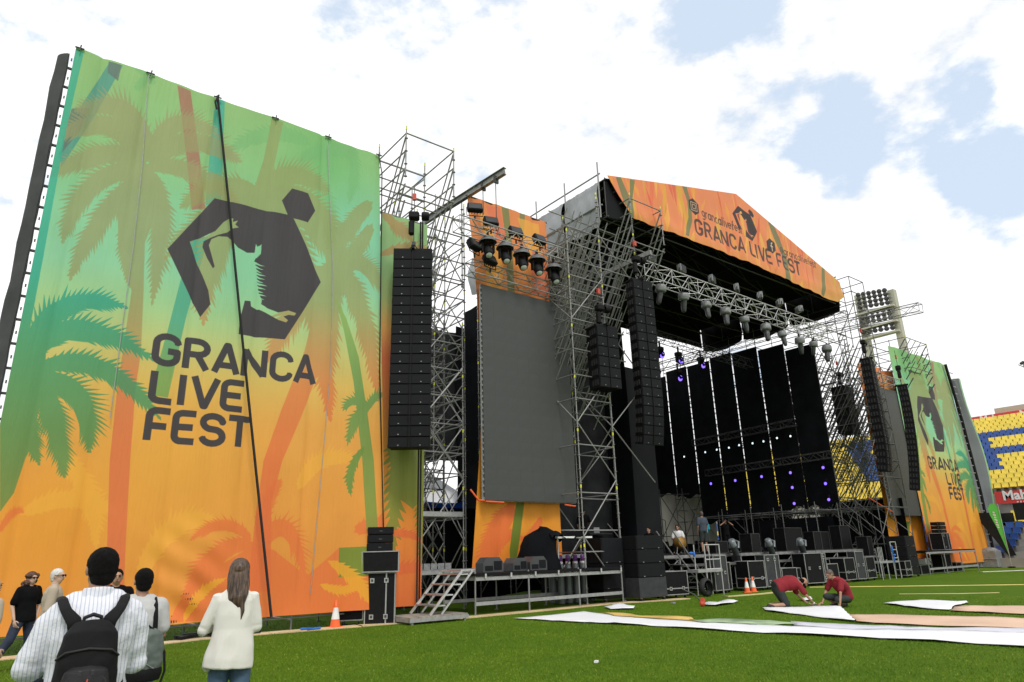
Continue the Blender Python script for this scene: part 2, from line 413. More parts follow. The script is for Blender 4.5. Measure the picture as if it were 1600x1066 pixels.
# letters as pen strokes inside a unit-high cell: (advance width, strokes)
GL = {
 'G': (.70, [[(.58, .72)]+arc(.32, .72, .26, .23, 0, 180, 9)[1:]+[(.06, .28)]+arc(.32, .28, .26, .23, 180, 360, 9)+[(.58, .46), (.34, .46)]]),
 'R': (.70, [[(.06, 0), (.06, .95), (.32, .95)]+arc(.32, .72, .24, .23, 90, -90, 8)+[(.06, .49)], [(.33, .47), (.58, 0)]]),
 'A': (.70, [[(.04, 0), (.31, .97), (.35, .97), (.62, 0)], [(.14, .27), (.52, .27)]]),
 'N': (.72, [[(.06, 0), (.06, .97)], [(.07, .93), (.58, .06)], [(.59, .03), (.59, 1.0)]]),
 'C': (.68, [[(.58, .70)]+arc(.32, .71, .26, .24, 0, 180, 9)[1:]+[(.06, .29)]+arc(.32, .29, .26, .24, 180, 360, 9)]),
 'L': (.56, [[(.06, 1.0), (.06, .22)]+arc(.24, .22, .18, .17, 180, 270, 5)+[(.50, .05)]]),
 'I': (.26, [[(.10, 0), (.10, 1.0)]]),
 'V': (.66, [[(.04, 1.0), (.30, .04), (.34, .04), (.60, 1.0)]]),
 'E': (.62, [[(.54, .95), (.20, .95)]+arc(.22, .78, .16, .17, 100, 180, 4)+[(.06, .22)]+arc(.22, .22, .16, .17, 180, 260, 4)+[(.54, .05)], [(.06, .5), (.48, .5)]]),
 'F': (.58, [[(.06, 0), (.06, .78)]+arc(.22, .78, .16, .17, 180, 90, 4)+[(.54, .95)], [(.06, .46), (.48, .46)]]),
 'S': (.66, [[(.57, .74)]+arc(.31, .74, .25, .21, 10, 180, 8)+arc(.31, .73, .25, .22, 180, 250, 4)+arc(.33, .28, .25, .24, 70, 0, 4)+arc(.32, .26, .26, .21, 0, -175, 8)]),
 'T': (.62, [[(.0, .95), (.60, .95)], [(.30, 0), (.30, .95)]]),
 'g': (.58, [arc(.26, .30, .20, .22, 0, 360, 12), [(.47, .52), (.47, -.05)]+arc(.26, -.05, .21, .16, 0, -150, 6)]),
 'r': (.40, [[(.08, 0), (.08, .52)], [(.08, .34)]+arc(.25, .34, .15, .16, 160, 60, 4)]),
 'a': (.58, [arc(.26, .26, .20, .23, 0, 360, 12), [(.47, .52), (.47, 0)]]),
 'n': (.58, [[(.08, 0), (.08, .52)], [(.08, .30)]+arc(.27, .30, .19, .20, 180, 0, 7)+[(.46, 0)]]),
 'c': (.50, [arc(.26, .26, .20, .23, 50, 310, 10)]),
 'l': (.26, [[(.10, 0), (.10, .8)]]), 'i': (.24, [[(.10, 0), (.10, .52)], [(.10, .66), (.10, .76)]]),
 'v': (.52, [[(.04, .52), (.24, .02), (.28, .02), (.48, .52)]]),
 'e': (.56, [[(.07, .28), (.46, .28)]+arc(.26, .27, .20, .22, 0, 320, 11)]),
 'f': (.40, [[(.14, 0), (.14, .62)]+arc(.28, .62, .14, .16, 180, 90, 4), [(.02, .46), (.34, .46)]]),
 's': (.48, [arc(.24, .38, .16, .12, 30, 250, 7)+arc(.24, .13, .17, .13, 70, -150, 7)]),
 't': (.40, [[(.14, .7), (.14, .12)]+arc(.26, .12, .12, .12, 180, 270, 3), [(.02, .48), (.34, .48)]]),
 '@': (.84, [arc(.40, .30, .13, .14, 0, 360, 9), [(.54, .44), (.55, .16), (.68, .2)]+arc(.40, .30, .32, .34, -10, 300, 14)]),
 ' ': (.34, []),
}
def write(P, text, x, z, hgt, wd, width=None, shear=0.0, gap=0.0):
    tot = sum(GL[c][0]+gap for c in text)-gap
    kx = hgt if width is None else width/tot
    for ch in text:
        a, st = GL[ch]
        for s_ in st: P.stroke([(x+q[0]*kx, z+q[1]*hgt+shear*(x+q[0]*kx)) for q in s_], wd)
        x += (a+gap)*kx
def logo(P, T):
    """festival emblem: a broken hexagon figure with a hexagon head; T maps emblem units to banner metres"""
    def pl(pts, v=1.0): P.poly([T(*q) for q in pts], photo=False, val=v)
    pl([(90, 272), (275, 73), (345, 88), (480, 125), (572, 142), (640, 275), (700, 405), (545, 622), (440, 612), (368, 600), (372, 545), (392, 470), (414, 472), (416, 492), (430, 500), (450, 505), (458, 470), (448, 440), (440, 400), (438, 350), (428, 318), (440, 295), (448, 275), (435, 250), (430, 285), (400, 285), (365, 265), (345, 240), (325, 222), (290, 220), (262, 232), (252, 255), (262, 290), (275, 338), (268, 345), (245, 305), (228, 262), (232, 240), (300, 205), (330, 188), (178, 243), (205, 320), (230, 380), (250, 430), (258, 485), (218, 535)])
    pl([(176, 243), (230, 222), (278, 200), (310, 165), (335, 150), (348, 152), (345, 165), (365, 160), (355, 175), (368, 187), (345, 190), (325, 205), (290, 214), (240, 234)], 0)
    pl([(448, 478), (480, 502), (520, 518), (560, 510), (592, 522), (585, 531), (560, 527), (540, 533), (558, 548), (550, 556), (520, 546), (495, 532), (465, 514), (444, 502)], 0)
    for k in range(13):
        y = 318+k*13; x = 436+min(k, 13-k)*1.5
        pl([(x-8, y), (x-8, y+11), (x+34-(k % 3)*6, y+20)], 0)
    for k in range(4): pl([(420+k*5, 300-k*4), (440+k*5, 305-k*5), (452+k*2, 262-k*4), (444+k*2, 258)], 0)
    pl([(533, 85), (573, 38), (642, 60), (676, 128), (641, 173), (560, 148), (553, 132)])
def emblem_map(P, sx=2.48, ox=225, oy=280):
    return lambda u, v: P.px((ox+u/sx, oy+v/sx))

DARK = (66, 62, 66)
def art_left(right=False):
    P = Paint(.12, 9.35, .3, 14.35, 17.8, 118)
    zs = [.3, 3.5, 5, 6, 7, 8, 9, 10.5, 12, 14.3]
    cs = [(234, 148, 62), (234, 160, 70), (234, 168, 80), (226, 186, 96), (204, 200, 122), (170, 208, 146), (148, 208, 166), (142, 206, 158), (146, 198, 134), (150, 194, 124)]
    tilt = P.Z - (P.X-4.5)*.10
    P.img = np.stack([np.interp(tilt, zs, [c[k] for c in cs]) for k in range(3)], -1)
    # soft lighter and deeper fields of the print
    for (x, z, r, c, a) in ((8.2, 11.5, 1.6, (135, 208, 178), .8), (7.0, 13.6, 1.5, (108, 182, 105), .6), (4.5, 9.5, 2.2, (140, 212, 168), .45), (1.2, 2.5, 1.6, (244, 160, 44), .5), (3.5, 4.0, 1.8, (244, 176, 62), .5)):
        g = np.exp(-((P.X-x)**2+(P.Z-z)**2)/(r*r))[..., None]*a; P.img = P.img*(1-g)+np.array(c, float)*g
    olive = [(4.0, (226, 112, 72)), (6.0, (222, 120, 76)), (6.8, (180, 148, 92)), (8.5, (154, 156, 104)), (14, (162, 160, 112))]
    oliveb = [(4.0, (232, 112, 64)), (6.0, (226, 122, 70)), (7.4, (200, 140, 84)), (8.8, (160, 158, 100)), (14, (150, 158, 98))]
    teal = [(2.5, (112, 140, 70)), (4.5, (82, 145, 88)), (6.5, (62, 152, 112)), (8, (44, 164, 142)), (9.5, (60, 176, 150))]
    # faint green fronds behind
    for f in (((470, 250), (520, 225), (575, 250), 24), ((565, 228), (580, 270), (562, 318), 20), ((480, 225), (420, 190), (360, 235), 26), ((245, 110), (225, 125), (212, 140), 14), ((205, 100), (232, 118), (240, 130), 12), ((500, 280), (530, 330), (525, 390), 30)):
        P.frond(*f, n=18)
    P.flush((122, 184, 120), .55)
    for f in (((40, 800), (120, 760), (180, 800), 30), ((220, 900), (260, 800), (330, 810), 34), ((470, 760), (500, 700), (560, 720), 26), ((90, 700), (150, 760), (150, 850), 30)):
        P.frond(*f, n=18)
    P.flush((246, 182, 66), .5)
    # teal and dark stripes on the upper left, trunks
    P.poly([(172, 96), (192, 103), (150, 178), (112, 236), (96, 262), (92, 240), (124, 170)]); P.flush((88, 158, 142), .9)
    P.poly([(170, 95), (190, 102), (184, 128), (168, 114)]); P.poly([(112, 170), (140, 168), (128, 200), (96, 240), (98, 215)]); P.flush((104, 118, 110), .8)
    P.poly([(338, 150), (352, 156), (346, 320), (322, 320), (330, 220)]); P.poly([(300, 370), (326, 370), (290, 500), (262, 622), (232, 618), (262, 515)]); P.flush([(6, (120, 165, 90)), (7.5, (80, 170, 140)), (14, (72, 178, 160))], .85)
    P.poly([(277, 133), (298, 141), (312, 240), (322, 325), (300, 328), (292, 250)]); P.flush((172, 122, 100), .9)
    # olive palms
    for f in (((232, 245), (205, 140), (122, 172), 40), ((230, 245), (165, 165), (98, 212), 38), ((228, 250), (150, 225), (84, 272), 34), ((228, 262), (120, 270), (100, 372), 36), ((225, 275), (150, 330), (112, 430), 34),
              ((236, 250), (262, 160), (338, 208), 34), ((236, 255), (300, 190), (372, 250), 36), ((236, 262), (300, 250), (372, 318), 30), ((236, 275), (262, 330), (238, 470), 34), ((215, 290), (180, 380), (205, 450), 20)):
        P.frond(*f)
    P.poly([(184, 330), (205, 265), (240, 255), (246, 330), (226, 380), (224, 456), (220, 552), (212, 603), (203, 720), (195, 870), (193, 950), (164, 955), (167, 850), (171, 720), (183, 603), (191, 552), (205, 456), (184, 385)])
    P.flush(olive, .76)
    for f in (((405, 305), (340, 270), (285, 322), 34), ((400, 305), (330, 320), (262, 400), 36), ((402, 312), (320, 360), (318, 500), 46), ((410, 300), (450, 250), (520, 300), 36), ((410, 305), (500, 290), (545, 400), 40), ((412, 315), (480, 380), (505, 560), 50),
              ((415, 310), (540, 350), (560, 470), 44), ((600, 325), (560, 350), (520, 420), 32), ((600, 360), (560, 420), (505, 440), 30), ((540, 420), (470, 450), (420, 560), 44), ((545, 425), (500, 520), (520, 650), 40), ((540, 420), (590, 470), (602, 620), 34), ((545, 415), (590, 400), (620, 460), 30)):
        P.frond(*f)
    P.poly([(424, 186), (442, 192), (430, 250), (418, 310), (392, 310), (412, 250)])
    P.poly([(512, 430), (548, 440), (512, 560), (478, 640), (442, 720), (424, 785), (424, 925), (386, 925), (402, 790), (412, 720), (440, 640), (478, 550)])
    P.flush(oliveb, .74)
    # teal palm on the left
    for f in (((40, 560), (80, 440), (192, 480), 36), ((45, 560), (100, 470), (235, 560), 40), ((60, 575), (160, 540), (245, 650), 34), ((50, 590), (150, 600), (140, 700), 44), ((60, 590), (90, 650), (100, 740), 40), ((48, 560), (30, 640), (60, 720), 36)):
        P.frond(*f)
    P.poly([(30, 520), (75, 500), (70, 600), (52, 680), (22, 770), (0, 800), (0, 640)])
    P.poly([(118, 76), (131, 82), (104, 200), (68, 400), (38, 560), (8, 720), (0, 760), (0, 600)])
    P.flush(teal, .82)
    # lower orange palms
    for f in (((390, 840), (350, 800), (300, 842), 20), ((392, 850), (330, 850), (285, 935), 30), ((405, 840), (415, 780), (438, 752), 20), ((410, 850), (455, 780), (478, 905), 34), ((0, 830), (20, 790), (36, 800), 12), ((560, 830), (620, 800), (640, 860), 30)):
        P.frond(*f, n=20)
    P.poly([(262, 972), (300, 905), (350, 880), (400, 850), (430, 860), (480, 900), (532, 856), (575, 862), (610, 850), (615, 965)])
    P.flush((234, 116, 62), .72)
    P.poly([(532, 856), (576, 854), (578, 900), (530, 902)]); P.flush((116, 142, 52), .9)
    for f in (((520, 880), (560, 900), (575, 940), 20), ((505, 915), (540, 930), (560, 915), 14), ((290, 965), (310, 920), (350, 905), 14)):
        P.frond(*f, n=12)
    P.flush((240, 168, 52), .9)
    # green trunk on the right with a small crown
    P.poly([(532, 462), (552, 500), (572, 560), (584, 640), (592, 720), (594, 830), (576, 830), (573, 720), (562, 600), (548, 520)])
    for f in (((585, 635), (560, 618), (545, 640), 16), ((585, 640), (560, 650), (550, 692), 18), ((585, 640), (600, 612), (612, 622), 14)):
        P.frond(*f, n=10)
    P.flush([(2, (140, 150, 62)), (6, (110, 152, 84)), (9, (150, 180, 96))], .9)
    P.frond((572, 705), (545, 740), (552, 770), 14, n=10); P.flush((110, 146, 70), .9)
    # emblem and words
    if right:
        P.img = P.img[:, ::-1].copy(); em = emblem_map(P); logo(P, lambda u, v: (em(u, v)[0]-.7, em(u, v)[1]+.1)); P.flush(DARK, .97)
        write(P, 'GRANCA', 2.35, 6.3, .80, .175, 5.0, gap=.045); write(P, 'LIVE', 4.75, 5.34, .80, .175, 2.6, gap=.05); write(P, 'FEST', 4.75, 4.38, .80, .175, 2.6, gap=.05)
        P.flush(DARK, .98); return P.done('banner_print_right')
    logo(P, emblem_map(P)); P.flush(DARK, .97)
    write(P, 'GRANCA', 2.80, 6.32, .76, .165, 4.22, gap=.045)
    write(P, 'LIVE', 2.84, 5.38, .76, .165, 2.28, gap=.05)
    write(P, 'FEST', 2.86, 4.46, .76, .165, 2.46, gap=.05)
    P.flush(DARK, .98)
    return P.done('banner_print_left')
def art_side():
    P = Paint(9.0, 10.95, .3, 12.7, 18.3, 90)
    zs = [.3, 3, 5, 7.5, 8.5, 9.5, 10.5, 12.7]; cs = [(236, 120, 60), (240, 150, 56), (236, 160, 70), (226, 118, 72), (232, 170, 90), (170, 190, 120), (150, 190, 130), (150, 190, 130)]
    P.img = np.stack([np.interp(P.Z, zs, [c[k] for c in cs]) for k in range(3)], -1)
    for f in (((600, 340), (620, 360), (640, 380), 18), ((598, 400), (640, 385), (666, 400), 16)): P.frond(*f, n=10)
    P.flush((176, 148, 96), .9)
    P.frond((660, 640), (612, 660), (612, 900), 34); P.frond((668, 700), (650, 770), (655, 880), 20)
    P.poly([(602, 700), (668, 650), (668, 760), (640, 800), (620, 780)])
    P.flush([(.4, (150, 120, 50)), (3, (134, 146, 62)), (6, (128, 150, 84))], .9)
    for f in (((600, 905), (640, 880), (668, 900), 18), ((600, 840), (630, 830), (655, 850), 12)): P.frond(*f, n=12)
    P.flush((234, 112, 60), .85)
    return P.done('banner_print_side')
def art_centre():
    P = Paint(13.0, 17.2, .85, 15.0, 19.2, 80)
    zs = [.85, 2.5, 5, 8, 12, 15]; cs = [(226, 120, 40), (236, 152, 44), (240, 160, 52), (238, 120, 80), (240, 150, 78), (232, 140, 84)]
    P.img = np.stack([np.interp(P.Z, zs, [c[k] for c in cs]) for k in range(3)], -1)
    for f in (((800, 830), (770, 850), (748, 900), 20), ((800, 800), (775, 820), (742, 905), 30), ((845, 810), (830, 850), (815, 840), 16), ((800, 790), (770, 810), (752, 860), 24)): P.frond(*f, n=16)
    P.flush((232, 112, 56), .85)
    P.poly([(806, 785), (820, 785), (812, 840), (806, 880), (812, 925), (798, 930), (794, 860)]); P.flush((104, 124, 40), .95)
    P.poly([(783, 322), (794, 326), (800, 380), (806, 470), (792, 470), (790, 380)]); P.poly([(812, 332), (820, 334), (818, 372), (811, 372)]); P.flush((128, 132, 84), .9)
    P.poly([(748, 330), (765, 340), (785, 420), (780, 470), (765, 440)]); P.poly([(808, 340), (842, 350), (848, 420), (826, 400)]); P.poly([(752, 400), (762, 400), (770, 470), (756, 470)]); P.flush((244, 178, 74), .75)
    P.poly([(760, 320), (780, 325), (790, 370), (776, 380)]); P.poly([(830, 390), (850, 400), (862, 466), (830, 460)]); P.flush((236, 122, 92), .7)
    return P.done('banner_print_centre')
def art_fascia():
    P = Paint(19.5, 40.9, 15.4, 20.3, 18.25, 70)
    P.img = np.ones((P.h, P.w, 1))*np.array((236, 140, 92), float)
    rg = random.Random(3)
    for k in range(120):                      # flame-like streaks
        x = 19.8+rg.random()*21; z = 15.3+rg.random()*3.2; L = .8+rg.random()*2.2; dx = (-.5+rg.random())*1.2
        wdt = .05+rg.random()*.17
        P.poly([(x, z), (x+dx*.4+wdt, z+L*.5), (x+dx, z+L), (x+dx*.4-wdt, z+L*.45)], photo=False)
        if k % 3 == 2: P.flush([(236, 120, 80), (244, 178, 84), (240, 160, 70), (226, 172, 66), (224, 104, 70)][k % 5], .85)
    zz = np.clip((16.6-P.Z)/1.0, 0, 1)[..., None]*.6; P.img = P.img*(1-zz)+np.array((240, 178, 78), float)*zz
    xx = np.clip((P.X-36)/4, 0, 1)[..., None]*.55; P.img = P.img*(1-xx)+np.array((206, 170, 84), float)*xx
    P.mask[:] = 0
    P.poly([(962, 277), (970, 277), (982, 305), (984, 330), (975, 320)]); P.poly([(984, 280), (992, 282), (988, 310), (990, 345), (980, 335), (984, 300)])
    P.poly([(1066, 291), (1073, 292), (1080, 318), (1082, 345), (1076, 370), (1070, 368), (1076, 340), (1074, 315)])
    P.poly([(1200, 347), (1208, 350), (1218, 372), (1232, 410), (1235, 440), (1228, 440), (1222, 400), (1210, 375)])
    P.poly([(1284, 415), (1288, 418), (1290, 450), (1288, 464), (1284, 460)]); P.flush((112, 122, 84), .85)
    # words and marks
    write(P, 'GRANCA LIVE FEST', 25.95, 16.52, .86, .15, 9.6, gap=.07)
    write(P, 'grancalivefest', 26.6, 17.65, .66, .07, 3.5)
    write(P, '@grancanariafest', 33.4, 17.62, .6, .06, 4.3) if False else write(P, '@grancalivefest', 33.6, 17.50, .58, .055, 3.9)
    P.flush((78, 62, 56), .92)
    P.poly([(25.66, 17.82), (26.1, 17.58), (26.38, 17.78), (26.40, 18.25), (26.02, 18.5), (25.68, 18.3)], photo=False); P.flush((58, 50, 50), .95)
    for a, wd in ((.22, .04), (.11, .04)):
        c = (26.04, 18.04); P.stroke([(c[0]-a, c[1]-a), (c[0]+a, c[1]-a), (c[0]+a, c[1]+a), (c[0]-a, c[1]+a), (c[0]-a, c[1]-a)], wd)
    P.flush((226, 190, 160), .9)
    P.poly([(32.3, 17.35), (32.75, 17.2), (33.15, 17.5), (33.15, 17.98), (32.7, 18.15), (32.3, 17.85)], photo=False); P.flush((58, 50, 50), .95)
    P.stroke([(32.78, 17.36), (32.78, 17.84), (32.92, 17.92)], .075); P.stroke([(32.64, 17.66), (32.92, 17.66)], .07); P.flush((236, 200, 170), .95)
    def T(u, v): return (29.35+(u-90)/600*2.15, 19.45-(v-38)/585*1.95)
    logo(P, T); P.flush((52, 46, 48), .95)
    return P.done('roof_banner_print')

def crease(x, c, w): return math.exp(-abs(x-c)/w)
def sheet(name, mt, x0, x1, z0, z1, nx, nz, f, uv=None, parent=None, back=None, thick=.006):
    """cloth hung in the plane y: f(x, z) gives (x, y, z); two faces 6 mm apart, the back in its own material"""
    vs = []; us = []
    for j in range(nz+1):
        for i in range(nx+1):
            x = x0+(x1-x0)*i/nx; z = z0+(z1-z0)*j/nz
            vs.append(f(x, z)); us.append((i/nx, j/nz) if uv is None else uv(i/nx, j/nz))
    n = len(vs); fs = []
    for j in range(nz):
        for i in range(nx):
            a = j*(nx+1)+i; fs.append((a, a+1, a+nx+2, a+nx+1))
    nf = len(fs)
    vs2 = [(p[0], p[1]+thick, p[2]) for p in vs]
    fs2 = [tuple(n+q for q in g[::-1]) for g in fs]
    me = bpy.data.meshes.new(name); me.from_pydata(vs+vs2, [], fs+fs2)
    me.materials.append(mt); me.materials.append(back or mt)
    me.polygons.foreach_set('material_index', [0]*nf+[1]*nf); me.polygons.foreach_set('use_smooth', [True]*(2*nf))
    ul = me.uv_layers.new(name='UV'); us = us+us
    li = np.empty(len(me.loops), np.int32); me.loops.foreach_get('vertex_index', li)
    ul.data.foreach_set('uv', np.array(us, np.float32)[li].ravel()); me.update()
    return link(name, me, parent)
# ================================================================ SETTING
def ground_mat():
    m = bpy.data.materials.new('pitch_turf'); m.use_nodes = True; t = m.node_tree; b = t.nodes['Principled BSDF']
    b.inputs['Roughness'].default_value = .85; b.inputs['Specular IOR Level'].default_value = .08
    tcn = t.nodes.new('ShaderNodeTexCoord')
    def nz_(sc_, det, rough=.6):
        n = t.nodes.new('ShaderNodeTexNoise'); n.inputs['Scale'].default_value = sc_; n.inputs['Detail'].default_value = det; n.inputs['Roughness'].default_value = rough
        t.links.new(tcn.outputs['Object'], n.inputs['Vector']); return n
    a, c, d = nz_(.28, 5), nz_(60, 4, .75), nz_(2.2, 6, .7)
    r1 = t.nodes.new('ShaderNodeValToRGB'); e = r1.color_ramp.elements
    e[0].position = .3; e[0].color = (.056, .135, .006, 1); e[1].position = .72; e[1].color = (.128, .208, .012, 1)
    r2 = t.nodes.new('ShaderNodeValToRGB'); e = r2.color_ramp.elements
    e[0].position = .3; e[0].color = (.050, .115, .005, 1); e[1].position = .75; e[1].color = (.145, .235, .018, 1)
    mA = t.nodes.new('ShaderNodeMath'); mA.operation = 'MULTIPLY_ADD'; mA.inputs[1].default_value = .5
    mB = t.nodes.new('ShaderNodeMath'); mB.operation = 'MULTIPLY'; mB.inputs[1].default_value = .5
    t.links.new(d.outputs['Fac'], mB.inputs[0]); t.links.new(a.outputs['Fac'], mA.inputs[0]); t.links.new(mB.outputs[0], mA.inputs[2])
    t.links.new(mA.outputs[0], r1.inputs[0]); t.links.new(c.outputs['Fac'], r2.inputs[0])
    mx = t.nodes.new('ShaderNodeMix'); mx.data_type = 'RGBA'; mx.inputs[0].default_value = .5
    t.links.new(r1.outputs[0], mx.inputs[6]); t.links.new(r2.outputs[0], mx.inputs[7]); t.links.new(mx.outputs[2], b.inputs['Base Color'])
    bp = t.nodes.new('ShaderNodeBump'); bp.inputs['Strength'].default_value = .9; bp.inputs['Distance'].default_value = .04
    t.links.new(c.outputs['Fac'], bp.inputs['Height']); t.links.new(bp.outputs[0], b.inputs['Normal'])
    return m
TURF = ground_mat()
b = MB(); b.add([(-900, -900, 0), (900, -900, 0), (900, 900, 0), (-900, 900, 0)], [(0, 1, 2, 3)]); g = b.build('pitch', TURF); tag(g, kind='structure')

# grass blades in the near part of the pitch that the camera sees
def grass():
    rg = np.random.RandomState(5); n = 260000
    # polar wedge seen by the camera, density falls off with distance
    r = 6.5+ (rg.rand(n)**1.5)*21; a = YAW+R(-41)+rg.rand(n)*R(84)
    x = r*np.sin(a); y = r*np.cos(a)
    keep = (y < 17.0) | (x < 8.5)
    x, y, r = x[keep], y[keep], r[keep]; n = len(x)
    hgt = .012+.018*rg.rand(n); wd = .0026+.0014*rg.rand(n)+r*.00018; an = rg.rand(n)*2*PI; le = (rg.rand(n)-.5)*.035; le2 = (rg.rand(n)-.5)*.035
    v = np.zeros((n, 3, 3), np.float32)
    v[:, 0, 0] = x-np.cos(an)*wd; v[:, 0, 1] = y-np.sin(an)*wd
    v[:, 1, 0] = x+np.cos(an)*wd; v[:, 1, 1] = y+np.sin(an)*wd
    v[:, 2, 0] = x+le; v[:, 2, 1] = y+le2; v[:, 2, 2] = hgt
    me = bpy.data.meshes.new('grass_blades'); me.vertices.add(n*3); me.loops.add(n*3); me.polygons.add(n)
    me.vertices.foreach_set('co', v.ravel()); me.loops.foreach_set('vertex_index', np.arange(n*3, dtype=np.int32))
    me.polygons.foreach_set('loop_start', np.arange(0, n*3, 3, dtype=np.int32)); me.polygons.foreach_set('loop_total', np.full(n, 3, np.int32))
    me.update(calc_edges=True)
    m = bpy.data.materials.new('grass_blade'); m.use_nodes = True; t = m.node_tree; bs_ = t.nodes['Principled BSDF']; bs_.inputs['Roughness'].default_value = .55
    bs_.inputs['Specular IOR Level'].default_value = .12
    ge = t.nodes.new('ShaderNodeNewGeometry'); rp = t.nodes.new('ShaderNodeValToRGB'); e = rp.color_ramp.elements
    e[0].color = (.072, .160, .009, 1); e[1].color = (.15, .265, .016, 1); e2 = e.new(.95); e2.color = (.14, .24, .02, 1); e[2].color = (.28, .30, .10, 1)
    t.links.new(ge.outputs['Random Per Island'], rp.inputs[0]); tc2 = t.nodes.new('ShaderNodeTexCoord'); n3 = t.nodes.new('ShaderNodeTexNoise'); n3.inputs['Scale'].default_value = .55; n3.inputs['Detail'].default_value = 6; n3.inputs['Roughness'].default_value = .65
    t.links.new(tc2.outputs['Object'], n3.inputs['Vector']); r3 = t.nodes.new('ShaderNodeValToRGB'); r3.color_ramp.elements[0].position = .34; r3.color_ramp.elements[0].color = (.74, .84, .62, 1); r3.color_ramp.elements[1].position = .66; r3.color_ramp.elements[1].color = (1.45, 1.22, 1.05, 1)
    t.links.new(n3.outputs['Fac'], r3.inputs[0]); mm = t.nodes.new('ShaderNodeVectorMath'); mm.operation = 'MULTIPLY'; t.links.new(rp.outputs[0], mm.inputs[0]); t.links.new(r3.outputs[0], mm.inputs[1]); t.links.new(mm.outputs[0], bs_.inputs['Base Color'])
    me.materials.append(m); o = link('grass_blades', me)
    tag(o, 'short mown green grass blades over the near part of the pitch', 'grass', kind='stuff')
grass()

# strips laid on the grass, and loose cloths
def strip(name, pts_px, wd, mt, label, cat, z=.012, th=.012, wob=.02):
    P = [Vector(atz(*p)) for p in pts_px]; Q = [P[0]]
    for i in range(len(P)-1):
        k = max(1, int((P[i+1]-P[i]).length/.6))
        for j in range(1, k+1): Q.append(P[i].lerp(P[i+1], j/k))
    rg = random.Random(len(Q)); vs = []; fs = []
    for i, q in enumerate(Q):
        t = (Q[min(i+1, len(Q)-1)]-Q[max(i-1, 0)]).normalized(); nr = Vector((-t.y, t.x, 0))
        for k, s_ in enumerate((-1, 1)):
            p = q+nr*s_*(wd/2+(rg.random()-.5)*wob)
            vs.append((p.x, p.y, z+th+(rg.random()-.5)*.006)); vs.append((p.x, p.y, 0.0))
    for i in range(len(Q)-1):
        a = i*4; c = a+4
        fs += [(a, c, c+2, a+2), (a, a+1, c+1, c), (a+2, c+2, c+3, a+3)]
    b = MB(); b.add(vs, fs); o = b.build(name, mt); return tag(o, label, cat)
strip('floor_strip', [(-60, 1037), (65, 1024), (243, 1007), (312, 999), (420, 990), (560, 979)], .50, M['kraft'], 'sand coloured strip lying on the grass in front of the big left banner', 'strip')
strip('floor_strip', [(562, 978.5), (700, 968), (820, 957), (960, 943), (1015, 940), (1072, 936)], .45, M['kraft'], 'sand coloured strip on the grass running past the small riser to the speaker stack', 'strip', z=.016)
strip('floor_strip', [(1133, 933), (1190, 928.5), (1245, 923)], .30, M['kraft2'], 'short yellowish strip on the grass behind the kneeling worker', 'strip', z=.012)
strip('pitch_line', [(1265, 918), (1400, 916.5), (1600, 914), (1700, 912.5)], .20, M['yellowline'], 'long thin pale yellow line across the grass before the right half of the stage', 'line', z=.008)
strip('pitch_line', [(1405, 928.5), (1500, 928), (1560, 926.5)], .12, M['kraft2'], 'faint dry line in the grass near the right edge of the photo', 'line', z=.004)
strip('pitch_line', [(1532, 894), (1600, 891.5), (1650, 890)], .35, M['white_paint'], 'white touchline in front of the blue seats', 'line', z=.006)

# ================================================================ BANNERS
ART_L, ART_R, ART_S, ART_C, ART_F = art_left(), art_left(True), art_side(), art_centre(), art_fascia()
SEAMS = (1.83, 3.55, 5.19, 6.84)
def billow_left(x, z):
    y = 17.8
    for k, c in enumerate(SEAMS): y += .085*crease(x, c+.02*math.sin(z*.9+k), .07)*(.6+.4*math.sin(z*.55+k*2))
    y += .035*math.sin(x*1.35+z*.22)+.018*math.sin(x*7.1+z*.35)*(.5+.5*math.sin(z*.8+x))
    hm = max(0, 1-(z-.35)/2.6)                      # folds dragged across the foot of the cloth
    if 2.9 < x < 5.6:
        k_ = math.exp(-((x-4.1)/.9)**2)*hm
        y += .055*k_*math.sin((x-2.6)*5.5+(z)*9.0)+.03*k_*math.sin((x-2.6)*11+z*6.0)
    y += .03*hm*math.sin(x*4.0+1.0)
    if x < 1.25: y += .10*crease(x, .72+.02*math.sin(z), .16)
    y += -.25*max(0, (x-7.6)/1.6)**2*max(0, 1-z/10)*.4
    xx = x
    if x > 8.55 and z > 0: xx = x                    # right edge leans out towards the foot
    e = (x-6.0)/3.25
    if e > 0: xx = x-e*(.62*min(1, z/14.27))
    zz = z
    if z > 14.0:
        zz = z-.025*abs(math.sin((x-.12)/1.7*PI))*(z-14.0)/.27
    return (xx, y, zz)
ban = thing('printed_banner', 'tall green to orange palm banner with dark emblem and festival name at the left', 'banner', (0, 0, 0))
sheet('cloth', ART_L, .12, 9.25, .38, 14.28, 180, 120, billow_left, uv=lambda u, v: ((.12+u*9.13-.12)/9.23, (.38+v*13.9-.3)/14.05), parent=ban, back=M['mesh_black'])
for k, c in enumerate((.2,)+SEAMS+(8.58,)):
    b = MB(); b.tube([(c-.10, 17.76, 14.25), (c+.10, 17.76, 14.26)], .022, 6); b.tube([(c, 17.72, 14.15), (c+.02, 17.74, 14.34)], .016, 6); b.build('top_clamp', M['steel_dark'], ban)
tube_piece(ban, 'top_rail', (.15, 17.9, 14.25), (8.62, 17.9, 14.25), .03, 'steel_dark')
for pts in (((232, 118), (222, 260), (209, 380), (190, 517), (172, 654)), ((512, 222), (520, 420), (517, 571), (504, 720), (485, 928))):
    b = MB(); b.tube([aty(q[0], q[1], 17.66) for q in pts], .010, 5); b.build('pull_cord', M['alu_matt'], ban)
tube_piece(ban, 'bottom_rail', (.6, 17.92, .42), (9.3, 17.92, .40), .03, 'steel')
